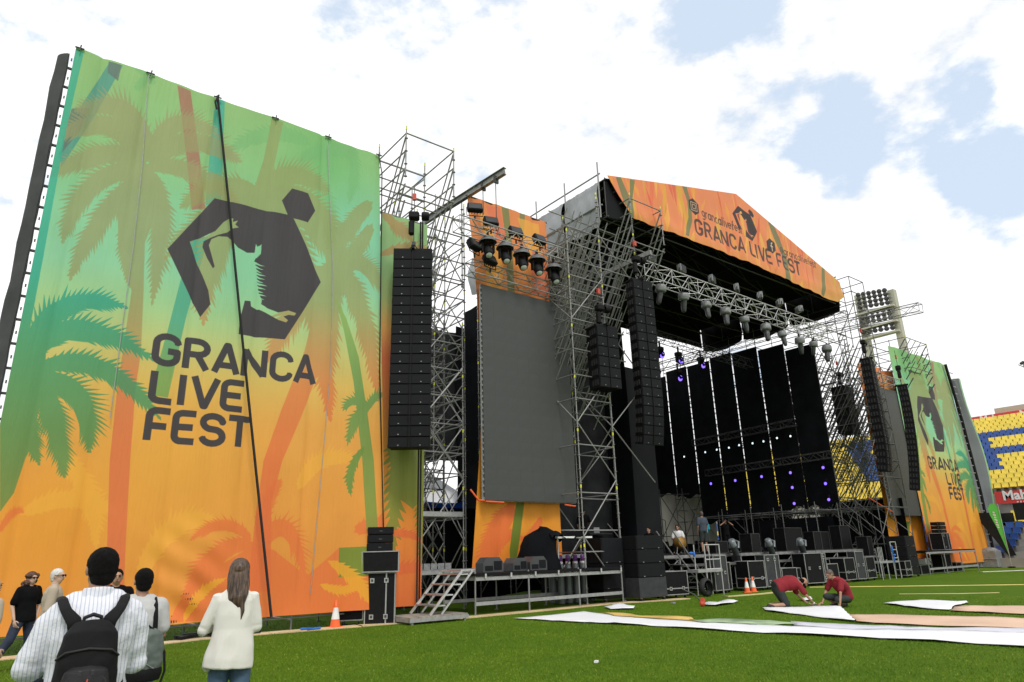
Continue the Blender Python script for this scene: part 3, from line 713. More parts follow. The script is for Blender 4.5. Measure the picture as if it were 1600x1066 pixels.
b = MB(); b.tube([aty(592, 243, 17.75), (8.70, 17.74, 13.6), (8.85, 17.74, 7), (9.2, 17.66, .5)], .02, 6); b.build('edge_cord', M['rope'], ban)
b = MB()
p0 = aty(340, 150, 17.7); p1 = aty(424, 964, 17.35)
b.tube([p0, (p0[0]*.75+p1[0]*.25, 17.60, p0[2]*.75+p1[2]*.25), (p0[0]*.5+p1[0]*.5, 17.52, p0[2]*.5+p1[2]*.5-.05), (p0[0]*.25+p1[0]*.75, 17.43, p0[2]*.25+p1[2]*.75-.05), p1], .033, 7)
b.tube([(p0[0]+.02, 17.66, p0[2]), (p0[0]-.06, 17.6, p0[2]-.3), (p0[0], 17.6, p0[2]-.5)], .028, 6)
o = b.build('rope', M['rope']); tag(o, 'thick black rope hanging slantwise down the front of the big left banner', 'rope')
def bl_side(x, z):
    y = 18.3-.12*(x-9)+.05*math.sin(x*9+z*.3)+.03*math.sin(z*1.2+x*3)
    return (x+.045*(12.4-z)*(1 if x > 10 else 0)*(x-10)/.9*0+x*0, y, z-.12*max(0, x-10)*(z > 12))
ban2 = thing('printed_banner', 'narrow palm banner strip hanging behind the leftmost speaker column', 'banner')
sheet('cloth', ART_S, 9.0, 10.62, .36, 12.5, 30, 70, bl_side, uv=lambda u, v: (u*1.62/1.95, v*12.14/12.4), parent=ban2, back=M['mesh_black'])
b = MB()
for x in (10.28, 10.36): b.tube([(x, 17.95, 12.4), (x+.02, 17.9, 6), (x+.03, 17.9, .1)], .03, 6)
o = b.build('cable_bundle', M['rope']); tag(o, 'black cables falling from the leftmost speaker column to the ground', 'cable')

def bl_c(x, z):
    y = 19.2+.03*math.sin(x*2+z*.4)+.02*math.sin(x*8+z)
    for c in (14.2, 15.2, 16.3): y += .04*crease(x, c, .08)
    return (x+.50*math.sin(PI*min(1, max(0, (z-.9)/13.5)))*max(0, (15-x)/2), y, z)
ban3 = thing('printed_banner', 'orange palm banner hanging behind the left video screen', 'banner')
sheet('cloth', ART_C, 13.05, 17.0, .95, 14.92, 60, 90, bl_c, uv=lambda u, v: ((.05+u*3.95)/4.2, (.1+v*13.97)/14.15), parent=ban3, back=M['mesh_black'])
tube_piece(ban3, 'top_rail', (13.0, 19.25, 14.9), (17.05, 19.25, 14.9), .035, 'steel_dark')
ban4 = thing('printed_banner', 'orange palm banner hanging behind the right video screen', 'banner')
def bl_e(x, z):
    y = 19.3+.16*math.sin(x*3.7)+.03*math.sin(z); return (x, y, z)
sheet('cloth', ART_C, 43.0, 47.2, .8, 12.7, 70, 50, bl_e, uv=lambda u, v: (u, v), parent=ban4, back=M['mesh_black'])
ban5 = thing('printed_banner', 'tall palm banner with dark emblem and festival name at the right of the stage', 'banner')
def bl_d(x, z):
    u_ = (x-46.3)/9.3
    y = 18.7+.05*math.sin(x*1.9+z*.15)+.02*math.sin(x*5.3)+.2*max(0, u_-.8)**2*8
    return (x+.35*math.sin(PI*z/14)*max(0, u_-.6), y, z)
sheet('cloth', ART_R, 46.3, 55.6, .38, 14.25, 90, 60, bl_d, uv=lambda u, v: (u, v), parent=ban5, back=M['mesh_black'])
b = MB()
b.tube([(54.9, 18.55, 14.2), (55.5, 18.5, 10), (55.9, 18.5, 5), (55.7, 18.5, .1)], .10, 7)
for k in range(26): b.box((55.5+.012*k*0, 18.5, .6+k*.52), (.5, .05, .05), m=1)
b.build('laced_edge', [M['black'], M['alu_matt']], ban5)
# inner face of the wind-filled return at the far right
b = MB(); vs = []; fs = []
for j in range(21):
    z = .3+13.0*j/20; W = .9+3.0*math.sin(PI*min(1, (z+1.2)/15.0))**1.2
    for i in range(13):
        t = i/12; vs.append((56.0+W*.30*t+.05*math.sin(z+t*6), 18.85-.55*t*t+.12*math.sin(t*7+z*.6)*t, z))
for j in range(20):
    for i in range(12): a = j*13+i; fs.append((a, a+1, a+14, a+13))
rb = thing('return_banner', 'wind filled grey backed banner bulging beside the far right banner', 'banner')
b.add(vs, fs, 0, True); b.build('grey_back', mat('grey_banner_back', (.17, .18, .19), .7, 0, .15, .5, .3, 2), rb, fix=False)
b = MB(); vs = [(q[0]+d_, q[1]+.05*d_, q[2]) for q in vs[12::13] for d_ in (0, .32)]
b.add(vs, [(2*i, 2*i+1, 2*i+3, 2*i+2) for i in range(20)], 0, True); o = b.build('printed_rim', mat('rim_print', (.22, .42, .22), .6, 0, .5, .25), rb, fix=False)

# dark windbreak netting on the left flank, seen almost edge on
b = MB(); vs = []; fs = []
for j in range(30):
    z = .3+13.75*j/29
    for i in range(9):
        t = i/8; vs.append((.03-.25*math.sin(PI*t)*(.94+.05*math.sin(z*3.4+i*.5))-.012*math.sin(z*4.1+i), 17.84+.55*t, z))
for j in range(29):
    for i in range(8): a = j*9+i; fs.append((a, a+1, a+10, a+9))
b.add(vs, fs, 0, True); b.add([(p[0]-.03, p[1], p[2]) for p in vs], [f[::-1] for f in fs], 0, True)
o = b.build('windbreak_net', mat('windbreak_grey', (.05, .052, .055), .8, 0, .3, 1.5, .5, 5), fix=False); tag(o, 'black windbreak netting wrapped down the outer edge of the big left banner', 'netting')

b = MB()
for k in range(24): b.box((.06, 17.93, .8+k*.56), (.18, .05, .05)); b.box((.08, 17.9, 1.05+k*.56), (.03, .03, .07))
o = b.build('edge_lacing', M['steel_dark'], ban); o['kind'] = 'stuff'

# ================================================================ SCAFFOLDS
def scaffold(name, label, xs, ys, levels, top, braces='x', cap=150, small=False, skip=lambda x, y, z: False, lower=0.0, seed=1, r=.0262, extra_led=(), extra_br=(), group=None, brace_p=.7):
    t = thing(name, label, 'scaffold', (xs[0], ys[0], 0), group=group)
    X = [x-xs[0] for x in xs]; Y = [y-ys[0] for y in ys]; led = []; br = []; rg = random.Random(seed)
    n = 0; far = MB()
    posts = []
    for i, x in enumerate(X):
        for j, y in enumerate(Y):
            tz = top(xs[i], ys[j])
            z = lower
            while z < tz-.3:
                if not skip(xs[i], ys[j], z): posts.append((x, y, z))
                z += 2
    posts.sort(key=lambda q: ((Vector(q)+t.location)-CAMV).length)
    for k, p in enumerate(posts):
        if k < cap: o = link('standard', STD2 if small else STD, t); o.location = p
        else: far.tube([p, (p[0], p[1], p[2]+2)], .0245, 5, caps=False)
    if len(posts) > cap: tag(far.build('far_standards', M['steel_mid'], t, fix=False), kind='stuff')
    for i, x in enumerate(X):
        for j, y in enumerate(Y):
            for li, z in enumerate(levels):
                def ok(a, c): return top(xs[a], ys[c]) >= z-.05 and not skip(xs[a], ys[c], z)
                if not ok(i, j): continue
                if i+1 < len(X) and ok(i+1, j): led.append(((x, y, z), (X[i+1], y, z)))
                if j+1 < len(Y) and ok(i, j+1): led.append(((x, y, z), (x, Y[j+1], z)))
    for i in range(len(X)):
        for j in range(len(Y)-1):
            z = lower+.2; k = 0
            while z+2 <= min(top(xs[i], ys[j]), top(xs[i], ys[j+1])):
                if rg.random() < brace_p and not skip(xs[i], ys[j], z):
                    a, c = ((X[i], Y[j], z), (X[i], Y[j+1], z+2)) if k % 2 else ((X[i], Y[j+1], z), (X[i], Y[j], z+2))
                    br.append((a, c))
                z += 2; k += 1
    for j in range(len(Y)):
        for i in range(len(X)-1):
            z = lower+.2; k = j
            while z+2 <= min(top(xs[i], ys[j]), top(xs[i+1], ys[j])):
                if rg.random() < brace_p and not skip(xs[i], ys[j], z):
                    a, c = ((X[i], Y[j], z), (X[i+1], Y[j], z+2)) if k % 2 else ((X[i+1], Y[j], z), (X[i], Y[j], z+2))
                    br.append((a, c))
                z += 2; k += 1
    L = t.location
    for a, c in extra_led: led.append((Vector(a)-L, Vector(c)-L))
    for a, c in extra_br: br.append((Vector(a)-L, Vector(c)-L))
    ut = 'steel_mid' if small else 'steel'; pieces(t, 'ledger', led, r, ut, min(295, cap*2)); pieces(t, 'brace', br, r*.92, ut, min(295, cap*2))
    return t
def extra_posts(t, pts):
    for p in pts: o = link('standard', STD, t); o.location = Vector(p)-t.location
def cantilever(x0, x1, yf, yb, za, zb, nb=4, step=.68, drop=3.4):
    """a box of ledgers reaching forward of the tower with the steep struts that carry it"""
    le, br = [], []
    zs = [za+(zb-za)*k/3 for k in range(4)]
    for x in (x0, x1):
        for z in zs: le.append(((x, yf, z), (x, yb, z)))
        for k in range(nb):
            for s_ in (0, .12): br.append(((x, yf+s_*.4, zb-.1-k*step), (x, yb+.05, zb-.1-k*step-drop-s_)))
    for z in (za, zb): le.append(((x0, yf, z), (x1, yf, z)))
    for z in zs: le.append(((x0, yb, z), (x1, yb, z)))
    le.append(((x0, yf+.5, za), (x1, yf+.5, za)))
    return le, br

def towerA_top(x, y): return {9.67: 13.2, 11.6: 12.2, 13.3: 9.6}.get(x, 12)+(1.3 if y > 21 and x < 12 else 0)
le, br = cantilever(9.67, 11.6, 17.95, 20.0, 13.55, 15.62, 5, .62, 3.3)
le2 = [((9.67, 20, z), (11.6, 20, z)) for z in (11.5, 12.5, 13.5, 14.5, 15.6)]+[((11.6, 20, z), (13.3, 20, z)) for z in (11.5, 13.5, 14.2)]
le2 += [((9.67, 20, z), (9.67, 22, z)) for z in (13.5, 15.6)]+[((11.6, 20, z), (11.6, 22, z)) for z in (13.5, 14.6, 15.6)]
br2 = [((x, yy, z), (x+1.75, yy+.02, z-2.1 if k else z+2.1)) for x in (9.67, 11.6) for yy in (20.0, 22.0, 24.0) for k, z in ((0, 4.0), (1, 6.3), (0, 6.2), (1, 8.6), (0, 8.4), (1, 10.8))]+[((11.6, 20, 13.6), (13.3, 22, 11.6)), ((11.6, 22, 11.5), (13.3, 20, 13.5)), ((9.67, 22, 13.5), (11.6, 20, 15.5)), ((9.67, 20, 11), (11.6, 22, 13))]
tA = scaffold('scaffold_tower', 'scaffold tower with jutting top box carrying the leftmost speaker column', (9.67, 11.6, 13.3), (20.0, 22.0, 24.0), [1.2, 3.1, 5.1, 6.1, 7.1, 8.1, 9.1, 9.9, 10.7, 11.5, 12.5], towerA_top, extra_led=le+le2, extra_br=br+br2, brace_p=.85, seed=4)
extra_posts(tA, [(9.67, 17.95, 13.9), (11.6, 17.95, 13.75), (9.67, 20, 14.3), (11.6, 20, 14.2), (11.6, 22, 14), (13.3, 20, 11.4), (13.3, 20, 13.2), (9.67, 20, 12.3), (11.6, 20, 12.3), (9.67, 22, 13.9)])
scaffold('scaffold_tower', 'high dense scaffold beside the top of the left screen', (11.9, 13.0, 14.4), (21.5, 23.0, 24.6), [3.0, 4.6, 5.6, 6.6, 7.6, 8.4, 9.2, 10.0, 10.8, 11.6, 12.4, 13.2, 14.0, 14.8], lambda x, y: 15.2-(x-11.9)*.3+(y-21.5)*.2, cap=100, brace_p=1, seed=44, extra_br=[((x, 21.5, z), (x, 23.1, z-2.4)) for x in (12.4, 13.0, 13.7) for z in (14.6, 13.4, 12.2, 11.0, 9.8, 8.6)]+[((11.9, y, z), (14.4, y, z+2.2)) for y in (21.5, 23.0) for z in (5, 7.2, 9.4, 11.6)])
# denser scaffold between the left banner and the screen, further in
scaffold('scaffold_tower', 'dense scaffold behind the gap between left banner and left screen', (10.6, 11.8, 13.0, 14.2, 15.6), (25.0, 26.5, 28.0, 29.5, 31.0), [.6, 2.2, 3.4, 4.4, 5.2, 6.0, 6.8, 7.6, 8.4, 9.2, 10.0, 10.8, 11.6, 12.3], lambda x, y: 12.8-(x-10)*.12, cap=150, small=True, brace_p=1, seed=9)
# tower that carries the main speaker column left of the stage
def topB(x, y):
    if x < 17.5: return 14.2 if y < 20.5 else 15.0
    if x < 19.5: return 15.6
    return 14.6 if y < 19 else 16.0
le, br = cantilever(20.75, 22.8, 17.8, 19.9, 14.5, 16.6, 4, .6, 3.6)
br += [((x, 17.85, z), (x, 19.9, z-2.9)) for x in (16.8, 17.7, 18.6, 19.7, 20.75) for z in (15.0, 14.2, 13.4, 12.6, 11.8, 11.0, 10.2, 9.4) if z < topB(x, 17.8)+.3 and (x < 20.5 or z > 12.5)]
br += [((x, 17.9, z), (x, 19.9, z-3.4)) for x in (17.0, 17.4, 17.9, 18.3, 18.9, 19.3, 20.0, 20.4) for z in (15.0, 14.2, 13.4, 12.6, 11.8, 11.0, 10.2) if x < 19 or z > 12]
le += [((16.8, yy, z), (20.75, yy, z)) for yy in (18.8, 21.0, 23.0) for z in (9.3, 10.5, 11.1, 11.7, 12.3, 13.0, 13.7, 14.4, 15.2)]
br += [((x, 19.9, z), (x, 22, z-2.9)) for x in (17.2, 18.6, 20.0, 20.75) for z in (15.4, 14.0, 12.6, 11.2, 9.8, 8.6)]
tB = scaffold('scaffold_tower', 'tall dense scaffold tower between left screen and stage opening', (16.8, 18.6, 20.75), (17.8, 19.9, 22.0, 24.0), [1.7, 3.7, 5.4, 7.1, 8.0, 9.0, 9.6, 10.2, 10.8, 11.4, 12.0, 12.7, 13.4, 14.1, 14.8, 15.5], topB, cap=150, extra_led=le, extra_br=br, skip=lambda x, y, z: x > 20 and y < 18.5 and z < 12, brace_p=.55, seed=12)
extra_posts(tB, [(22.8, 17.8, 14.85), (20.75, 17.8, 14.9), (18.6, 17.8, 14.2), (20.75, 17.8, 12.9), (22.8, 19.9, 14.85), (20.75, 19.9, 15.2)])
# right hand tower
def topC(x, y): return 13.8 if x < 41 else 12.4
le = [((37.4, 18.2, z), (39.5, 18.2, z)) for z in (12.9, 13.6)]
br = [((x, 18.3, z), (x, 20.3, z-2.9)) for x in (39.4, 41.3, 43.2) for z in (13.6, 12.6, 11.6, 10.6, 9.6)]
br += [((39.4, y, z), (43.2, y+2, z-3.0)) for y in (18.3, 20.3, 22.3) for z in (13.4, 12.0, 10.6, 9.2, 7.8, 6.4)]
br += [((x, y, z), (x+.1, y+2.1, z-3.2)) for x in (39.6, 40.0, 40.4, 40.9, 41.3, 41.8, 42.2, 42.8) for y in (18.3, 20.3, 22.3) for z in (13.2, 12.3, 11.4, 10.5, 9.6, 8.7, 7.8, 6.6)]
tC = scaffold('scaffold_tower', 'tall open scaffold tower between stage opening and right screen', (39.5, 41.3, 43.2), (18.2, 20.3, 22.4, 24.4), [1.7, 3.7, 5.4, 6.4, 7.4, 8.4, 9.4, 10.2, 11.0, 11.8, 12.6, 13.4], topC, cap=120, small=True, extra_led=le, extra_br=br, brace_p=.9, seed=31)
# upper box beyond the right screen where the outer speaker column hangs
le, br = cantilever(47.9, 51.2, 18.2, 20.6, 12.9, 15.0, 6, .55, 3.0)
br += [((x, 18.2, z), (x, 20.6, z-3)) for x in (48.7, 49.5, 50.3) for z in (15, 14.2, 13.4)]
tD = scaffold('scaffold_tower', 'scaffold frame standing above the right banner with slanting struts', (47.9, 51.2), (20.6, 22.6), [1.5, 4, 6.5, 9, 11, 12.9, 15.0], lambda x, y: 15.1, cap=60, small=True, extra_led=le, extra_br=br, seed=3)
extra_posts(tD, [(47.9, 18.2, 13.1), (51.2, 18.2, 13.1)])
scaffold('scaffold_tower', 'slim scaffold at the right end of the roof', (40.6, 42.4), (17.9, 19.2), [14.2, 15.8, 16.6, 17.6], lambda x, y: 17.7, lower=13.6, cap=30, small=True, seed=5)
# back scaffold behind the side drapes and behind the stage
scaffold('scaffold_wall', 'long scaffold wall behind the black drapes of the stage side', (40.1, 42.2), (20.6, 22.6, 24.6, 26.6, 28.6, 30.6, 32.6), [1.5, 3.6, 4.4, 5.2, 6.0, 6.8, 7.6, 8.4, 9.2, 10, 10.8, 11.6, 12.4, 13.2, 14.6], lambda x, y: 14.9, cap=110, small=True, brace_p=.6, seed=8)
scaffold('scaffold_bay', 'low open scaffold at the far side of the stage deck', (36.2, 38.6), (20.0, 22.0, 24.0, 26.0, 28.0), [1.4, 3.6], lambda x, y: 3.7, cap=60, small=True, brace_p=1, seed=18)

# netting and dark masks hung on the scaffolds
def drape(name, label, mt, p0, p1, z0, z1, wob=.06, n=26, cat='drape', group=None, nz_=14, sag=0.0):
    p0 = Vector((*p0, 0)); p1 = Vector((*p1, 0)); t = (p1-p0); L = t.length; t.normalize(); nr = Vector((-t.y, t.x, 0)); vs = []; fs = []; ph = rnd.random()*9
    for j in range(nz_+1):
        v = j/nz_; z = z0+(z1-z0)*v
        for i in range(n+1):
            u_ = i/n; d = wob*math.sin(u_*L*5.2+ph+v*.7)*(.4+.6*(1-v))+wob*.8*math.sin(u_*L*1.7+ph*2+z*.5)
            p = p0+t*L*u_+nr*d; vs.append((p.x, p.y, z-(sag*math.sin(PI*u_) if j == nz_ else 0)+(.12*math.sin(u_*9+ph) if j == 0 else 0)))
    for j in range(nz_):
        for i in range(n): a = j*(n+1)+i; fs.append((a, a+1, a+n+2, a+n+1))
    b = MB(); b.add(vs, fs, 0, True); b.add([(q[0]+nr.x*.012, q[1]+nr.y*.012, q[2]) for q in vs], [f[::-1] for f in fs], 0, True)
    o = b.build(name, mt, fix=False); return tag(o, label, cat, group)
drape('netting', 'dark netting stretched behind the tower left of the stage opening', M['mesh_black'], (16.9, 20.3), (22.6, 20.6), .3, 13.8, .04)
drape('netting', 'dark grey netting behind the gap beside the leftmost speaker column', M['mesh_black'], (10.4, 31.5), (24.5, 32.0), 6.6, 14.6, .10, sag=.5)
drape('masking_cloth', 'tall flat charcoal masking cloth at the left edge of the stage opening', mat('charcoal_cloth', (.013, .0135, .015), .9, 0, .15, .6, spec=.08), (21.3, 19.6), (23.2, 19.75), 1.6, 9.4, .01)
ys_ = [20.14, 22.1, 23.97, 25.96, 27.77, 29.75, 31.72, 33.6]
tp = [13.6, 14.1, 14.4, 14.5, 14.35, 14.4, 14.1]; bt = [3.9, 3.9, 3.7, 3.6, 3.4, 5.2, 5.5]
for k in range(7):
    drape('stage_drape', 'black stage side drape, %s of the seven counted from the front' % ('first', 'second', 'third', 'fourth', 'fifth', 'sixth', 'seventh')[k], M['blackcloth'], (39.25, ys_[k]+.035), (39.25, ys_[k+1]-.035), bt[k], tp[k], .012, group='black drapes along the right side of the stage')
drape('wing_cloth', 'black wing cloth closing the left side of the stage', M['blackcloth'], (21.1, 19.2), (21.0, 31.4), 1.5, 15.4, .05, n=40)
drape('skirt_cloth', 'black cloth below the off white sheet at the back corner', M['blackcloth'], (38.9, 34.4), (43.4, 31.0), .02, 2.3, .04)
drape('back_drape', 'wide black back drape of the stage', M['blackcloth'], (20.5, 31.5), (36.2, 33.9), .9, 14.5, .08, n=60)
drape('back_drape', 'black drape closing the far back corner above the off white sheet', M['blackcloth'], (36.2, 33.95), (39.35, 33.75), 5.4, 14.3, .06, n=20)
drape('skirt_cloth', 'black cloth behind the low frame at the front right of the stage', M['blackcloth'], (43.6, 18.6), (43.4, 23.7), .05, 4.3, .06)
drape('skirt_cloth', 'black cloth behind the low frame further back at the right of the stage', M['blackcloth'], (43.4, 25.7), (43.2, 31.5), .05, 4.3, .06)
drape('skirt_cloth', 'black skirt cloth hanging below the right side of the stage deck', M['blackcloth'], (38.9, 20.5), (39.0, 26.0), .05, 3.3, .05)
drape('skirt_cloth', 'black cloth closing the underside of the stage deck', M['blackcloth'], (20.8, 19.9), (38.8, 19.9), .02, 1.42, .03, n=70)
drape('back_cloth', 'black cloth behind the equipment shelves at the left of the stage', M['blackcloth'], (9.5, 24.6), (20.5, 24.6), .05, 3.6, .06, n=50)
for k in range(9):                      # thin trim tubes that show in the gaps between drapes
    pass

# ================================================================ ROOF
RX0, RX1, RXC = 19.95, 40.1, 30.0
rf = thing('stage_roof', 'gabled stage roof with black lining and grey vinyl sides over the stage', 'roof', (RXC, 18.4, 0))
def rbuild(mb, name, mt, fix=True):
    mb.v = [(p[0]-RXC, p[1]-18.4, p[2]) for p in mb.v]; return mb.build(name, mt, rf, fix)
def roof_sheet(dz, m, name, mtl):
    b = MB(); vs = []; fs = []; ny = 16
    prof = [(RX0, 17.62), (22.5, 18.24), (25, 18.84), (27.5, 19.43), (30, 20.0), (32.5, 19.32), (35, 18.6), (37.5, 17.88), (RX1, 17.1)]
    for j in range(ny+1):
        y = 18.4+10.5*j/ny
        for i, (x, z) in enumerate(prof): vs.append((x, y, z+dz-.09*(math.sin(PI*j/ny*5)**2)*(i not in (0, 4, 8))))
    for j in range(ny):
        for i in range(8): a = j*9+i; fs.append((a, a+1, a+10, a+9))
    b.add(vs, fs, 0, True); return rbuild(b, name, mtl, False)
roof_sheet(0.0, 0, 'roof_skin', M['grey_vinyl']); roof_sheet(-.06, 0, 'lining', M['black_vinyl'])
def side_sheet(x, y0, y1, zt, zb, name, mtl, seed, bow):
    b = MB(); vs = []; fs = []; rg = random.Random(seed); n = 14
    for j in range(9):
        v = j/8
        for i in range(n+1):
            u_ = i/n; z = zt-(zt-zb)*v-.22*math.sin(PI*u_)*v*(1+.4*math.sin(seed)); xx = x-bow*math.sin(PI*v)*(.6+.4*math.sin(u_*5+seed))-.04*math.sin(u_*23+v*8)
            vs.append((xx, y0+(y1-y0)*u_, z))
    for j in range(8):
        for i in range(n): a = j*(n+1)+i; fs.append((a, a+1, a+n+2, a+n+1))
    b.add(vs, fs, 0, True); b.add([(p[0]+.03, p[1], p[2]) for p in vs], [f[::-1] for f in fs], 1, True)
    rbuild(b, name, [mtl, M['black_vinyl']], False)
for k, (a, c) in enumerate(((18.75, 21.0), (21.1, 23.6), (23.7, 26.2), (26.3, 28.9))): side_sheet(RX0-.12, a, c, 17.55, 15.55-.1*(k % 2), 'side_sheet', M['grey_vinyl'], k, .22)
for k, (a, c) in enumerate(((18.6, 22.0), (22.1, 25.5), (25.6, 28.9))): side_sheet(RX1+.12, a, c, 17.1, 15.45, 'side_sheet', M['black_vinyl'], k+6, -.1)
b = MB(); b.add([(RX0, 28.85, 15.7), (RX1, 28.85, 15.7), (RX1, 28.85, 17.1), (RXC, 28.85, 19.95), (RX0, 28.85, 17.6)], [(0, 1, 2, 3, 4)]); rbuild(b, 'rear_gable', M['black_vinyl'])
b = MB(); b.prism([(RX0, 17.7), (21.3, 15.9), (RX0, 15.7)], 'y', 18.45, 18.5); rbuild(b, 'gable_corner', M['black_vinyl'])
# fascia banner on the front gable
FT = [(19.92, 17.69), (24.65, 18.80), (30.0, 20.05), (34.95, 18.66), (40.08, 17.2)]; FB_ = [(21.25, 16.0), (26.2, 16.08), (30.7, 16.08), (35.0, 15.9), (38.2, 15.72), (39.3, 15.74), (40.3, 16.3)]
def lerp_(P, x):
    for i in range(len(P)-1):
        if x <= P[i+1][0]: t = (x-P[i][0])/(P[i+1][0]-P[i][0]); return P[i][1]+(P[i+1][1]-P[i][1])*t
    return P[-1][1]
vs = []; us = []; fs = []; nx = 120; nzf = 14
for j in range(nzf+1):
    v = j/nzf
    for i in range(nx+1):
        u_ = i/nx; xt = 19.92+20.16*u_; zt = lerp_(FT, xt); xb = 21.25+19.05*u_; zb = lerp_(FB_, xb)-.03*abs(math.sin(xb*2.6))
        x = xb+(xt-xb)*v; z = zb+(zt-zb)*v
        y = 18.25+(.03*math.sin(x*2.1+z)+.022*math.sin(x*6.3+z*2.2))*(1-v*.9)-.04*math.exp(-((z-16.3)/.3)**2)
        vs.append((x, y, z)); us.append(((x-19.5)/21.4, (z-15.4)/4.9))
for j in range(nzf):
    for i in range(nx): a = j*(nx+1)+i; fs.append((a, a+1, a+nx+2, a+nx+1))
me = bpy.data.meshes.new('fascia_banner'); n = len(vs)
me.from_pydata(vs+[(p[0], p[1]+.012, p[2]) for p in vs], [], fs+[tuple(q+n for q in f[::-1]) for f in fs]); me.materials.append(ART_F); me.materials.append(M['black_vinyl'])
me.polygons.foreach_set('material_index', [0]*len(fs)+[1]*len(fs)); me.polygons.foreach_set('use_smooth', [True]*(2*len(fs)))
ul = me.uv_layers.new(name='UV'); li = np.empty(len(me.loops), np.int32); me.loops.foreach_get('vertex_index', li); ul.data.foreach_set('uv', np.array(us+us, np.float32)[li].ravel())
o = link('fascia_banner', me); tag(o, 'orange banner across the roof gable with GRANCA LIVE FEST in dark letters', 'banner')
# roof steel: rafters and purlins seen dark against the lining
L0 = Vector((RXC, 18.4, 0)); ra = []
for k in range(7):
    y = 18.7+k*1.66
    for s_ in (-1, 1):
        for dz in (-.2, -.85): ra.append(((RXC+s_*10.0-RXC, y-18.4, 17.5+dz), (0, y-18.4, 19.9+dz)))
        for i in range(10):
            a = i/10; c = (i+1)/10; xa = s_*10*(1-a); xc = s_*10*(1-c)
            ra.append(((xa, y-18.4, 17.5+2.4*a-.2), (xc, y-18.4, 17.5+2.4*c-.85)) if i % 2 else ((xa, y-18.4, 17.5+2.4*a-.85), (xc, y-18.4, 17.5+2.4*c-.2)))
    ra.append(((-10, y-18.4, 15.9), (10, y-18.4, 15.9)))
for s_ in (-1, 1):
    for a in (0, .25, .5, .75): ra.append(((s_*10*(1-a), .2, 17.2+2.4*a), (s_*10*(1-a), 10.3, 17.2+2.4*a)))
    for z in (15.75, 17.6): ra.append(((s_*10.05, 0, z), (s_*10.05, 10.45, z)))
    for k in range(7): ra.append(((s_*10.05, .1+k*1.7, 17.5), (s_*10.05, .1+k*1.7, 15.75)))
pieces(rf, 'rafter_tube', ra, .035, 'steel_dark', 290)
# rail with short posts along the left eave
rl_ = [((RX0-.35-RXC, 0, 17.75), (RX0-.35-RXC, 8.2, 17.75)), ((RX0-.35-RXC, 0, 16.2), (RX0-.35-RXC, 8.2, 16.2))]
for y in (.1, 2.3, 4.4, 6.3): rl_.append(((RX0-.38-RXC, y, 15.6), (RX0-.38-RXC, y, 18.35)))
pieces(rf, 'eave_rail', rl_, .035, 'steel', 40)

# ================================================================ TRUSSES
def truss(name, label, p0, p1, w=.5, h=.5, bay=.6, r=.025, ut='alu_matt', cap=200, group=None):
    p0 = Vector(p0); p1 = Vector(p1); t = (p1-p0); L = t.length; t.normalize(); sd_ = t.cross(Vector((0, 0, 1))).normalized(); up = sd_.cross(t)
    th_ = thing(name, label, 'truss', p0, group=group)
    C = [sd_*a*w/2+up*c*h/2 for a, c in ((-1, -1), (1, -1), (1, 1), (-1, 1))]
    for c in C: tube_piece(th_, 'chord', c, c+t*L, r, ut)
    n = max(2, int(L/bay)); seg = []
    for k in range(n):
        a = t*L*k/n; e = t*L*(k+1)/n
        for q in range(4):
            c1, c2 = C[q], C[(q+1) % 4]
            seg.append((c1+a, c2+e) if (k+q) % 2 else (c2+a, c1+e))
        if k % 3 == 0:
            for q in (0, 1, 2, 3): seg.append((C[q]+a, C[(q+1) % 4]+a))
    pieces(th_, 'lacing', seg, r*.55, ut, cap)
    return th_
truss('lighting_truss', 'long silver lighting truss across the front of the stage opening', (22.3, 18.9, 13.95), (38.9, 18.9, 13.7), .55, .75, .62, .03, 'alu', 220)
truss('lighting_truss', 'grey truss deeper in the stage below the front one', (27.0, 24, 13.45), (38.2, 24, 13.0), .5, .5, .42, .022, 'steel_dark', 200)
truss('lighting_truss', 'short truss high above the left screen holding the hooded lamps', (11.9, 18.25, 12.95), (17.0, 18.25, 12.95), .45, .5, .5)
truss('screen_truss', 'silver truss resting directly above the left video screen', (12.75, 18.75, 11.65), (17.75, 18.75, 11.6), .45, .5, .5)
truss('screen_truss', 'small truss above the right video screen', (41.8, 18.75, 11.65), (46.8, 18.75, 11.65), .45, .5, .6, cap=120)
truss('side_truss', 'upper dark truss along the black drapes', (38.9, 29.6, 8.75), (38.9, 21.9, 8.95), .35, .4, .45, .022, 'steel_dark', 90)
truss('side_truss', 'lower dark truss along the black drapes', (38.9, 28.8, 6.6), (38.9, 19.9, 6.75), .35, .4, .45, .022, 'steel_dark', 90)
truss('side_truss', 'dark truss with lamps hanging at the back left of the stage opening', (31.2, 22.5, 12.2), (31.2, 28.5, 12.2), .4, .45, .5, .022, 'steel_dark', 90)
truss('top_truss', 'thin truss at drape top height along the right side', (39.25, 17.8, 14.85), (39.25, 30.5, 14.75), .3, .35, .7, .02, 'steel_dark', 90)
truss('top_truss', 'open truss reaching from the roof corner over the right tower', (40.9, 14.4, 14.5), (40.9, 21.6, 14.9), .5, .5, .6, .025, 'steel', 60)
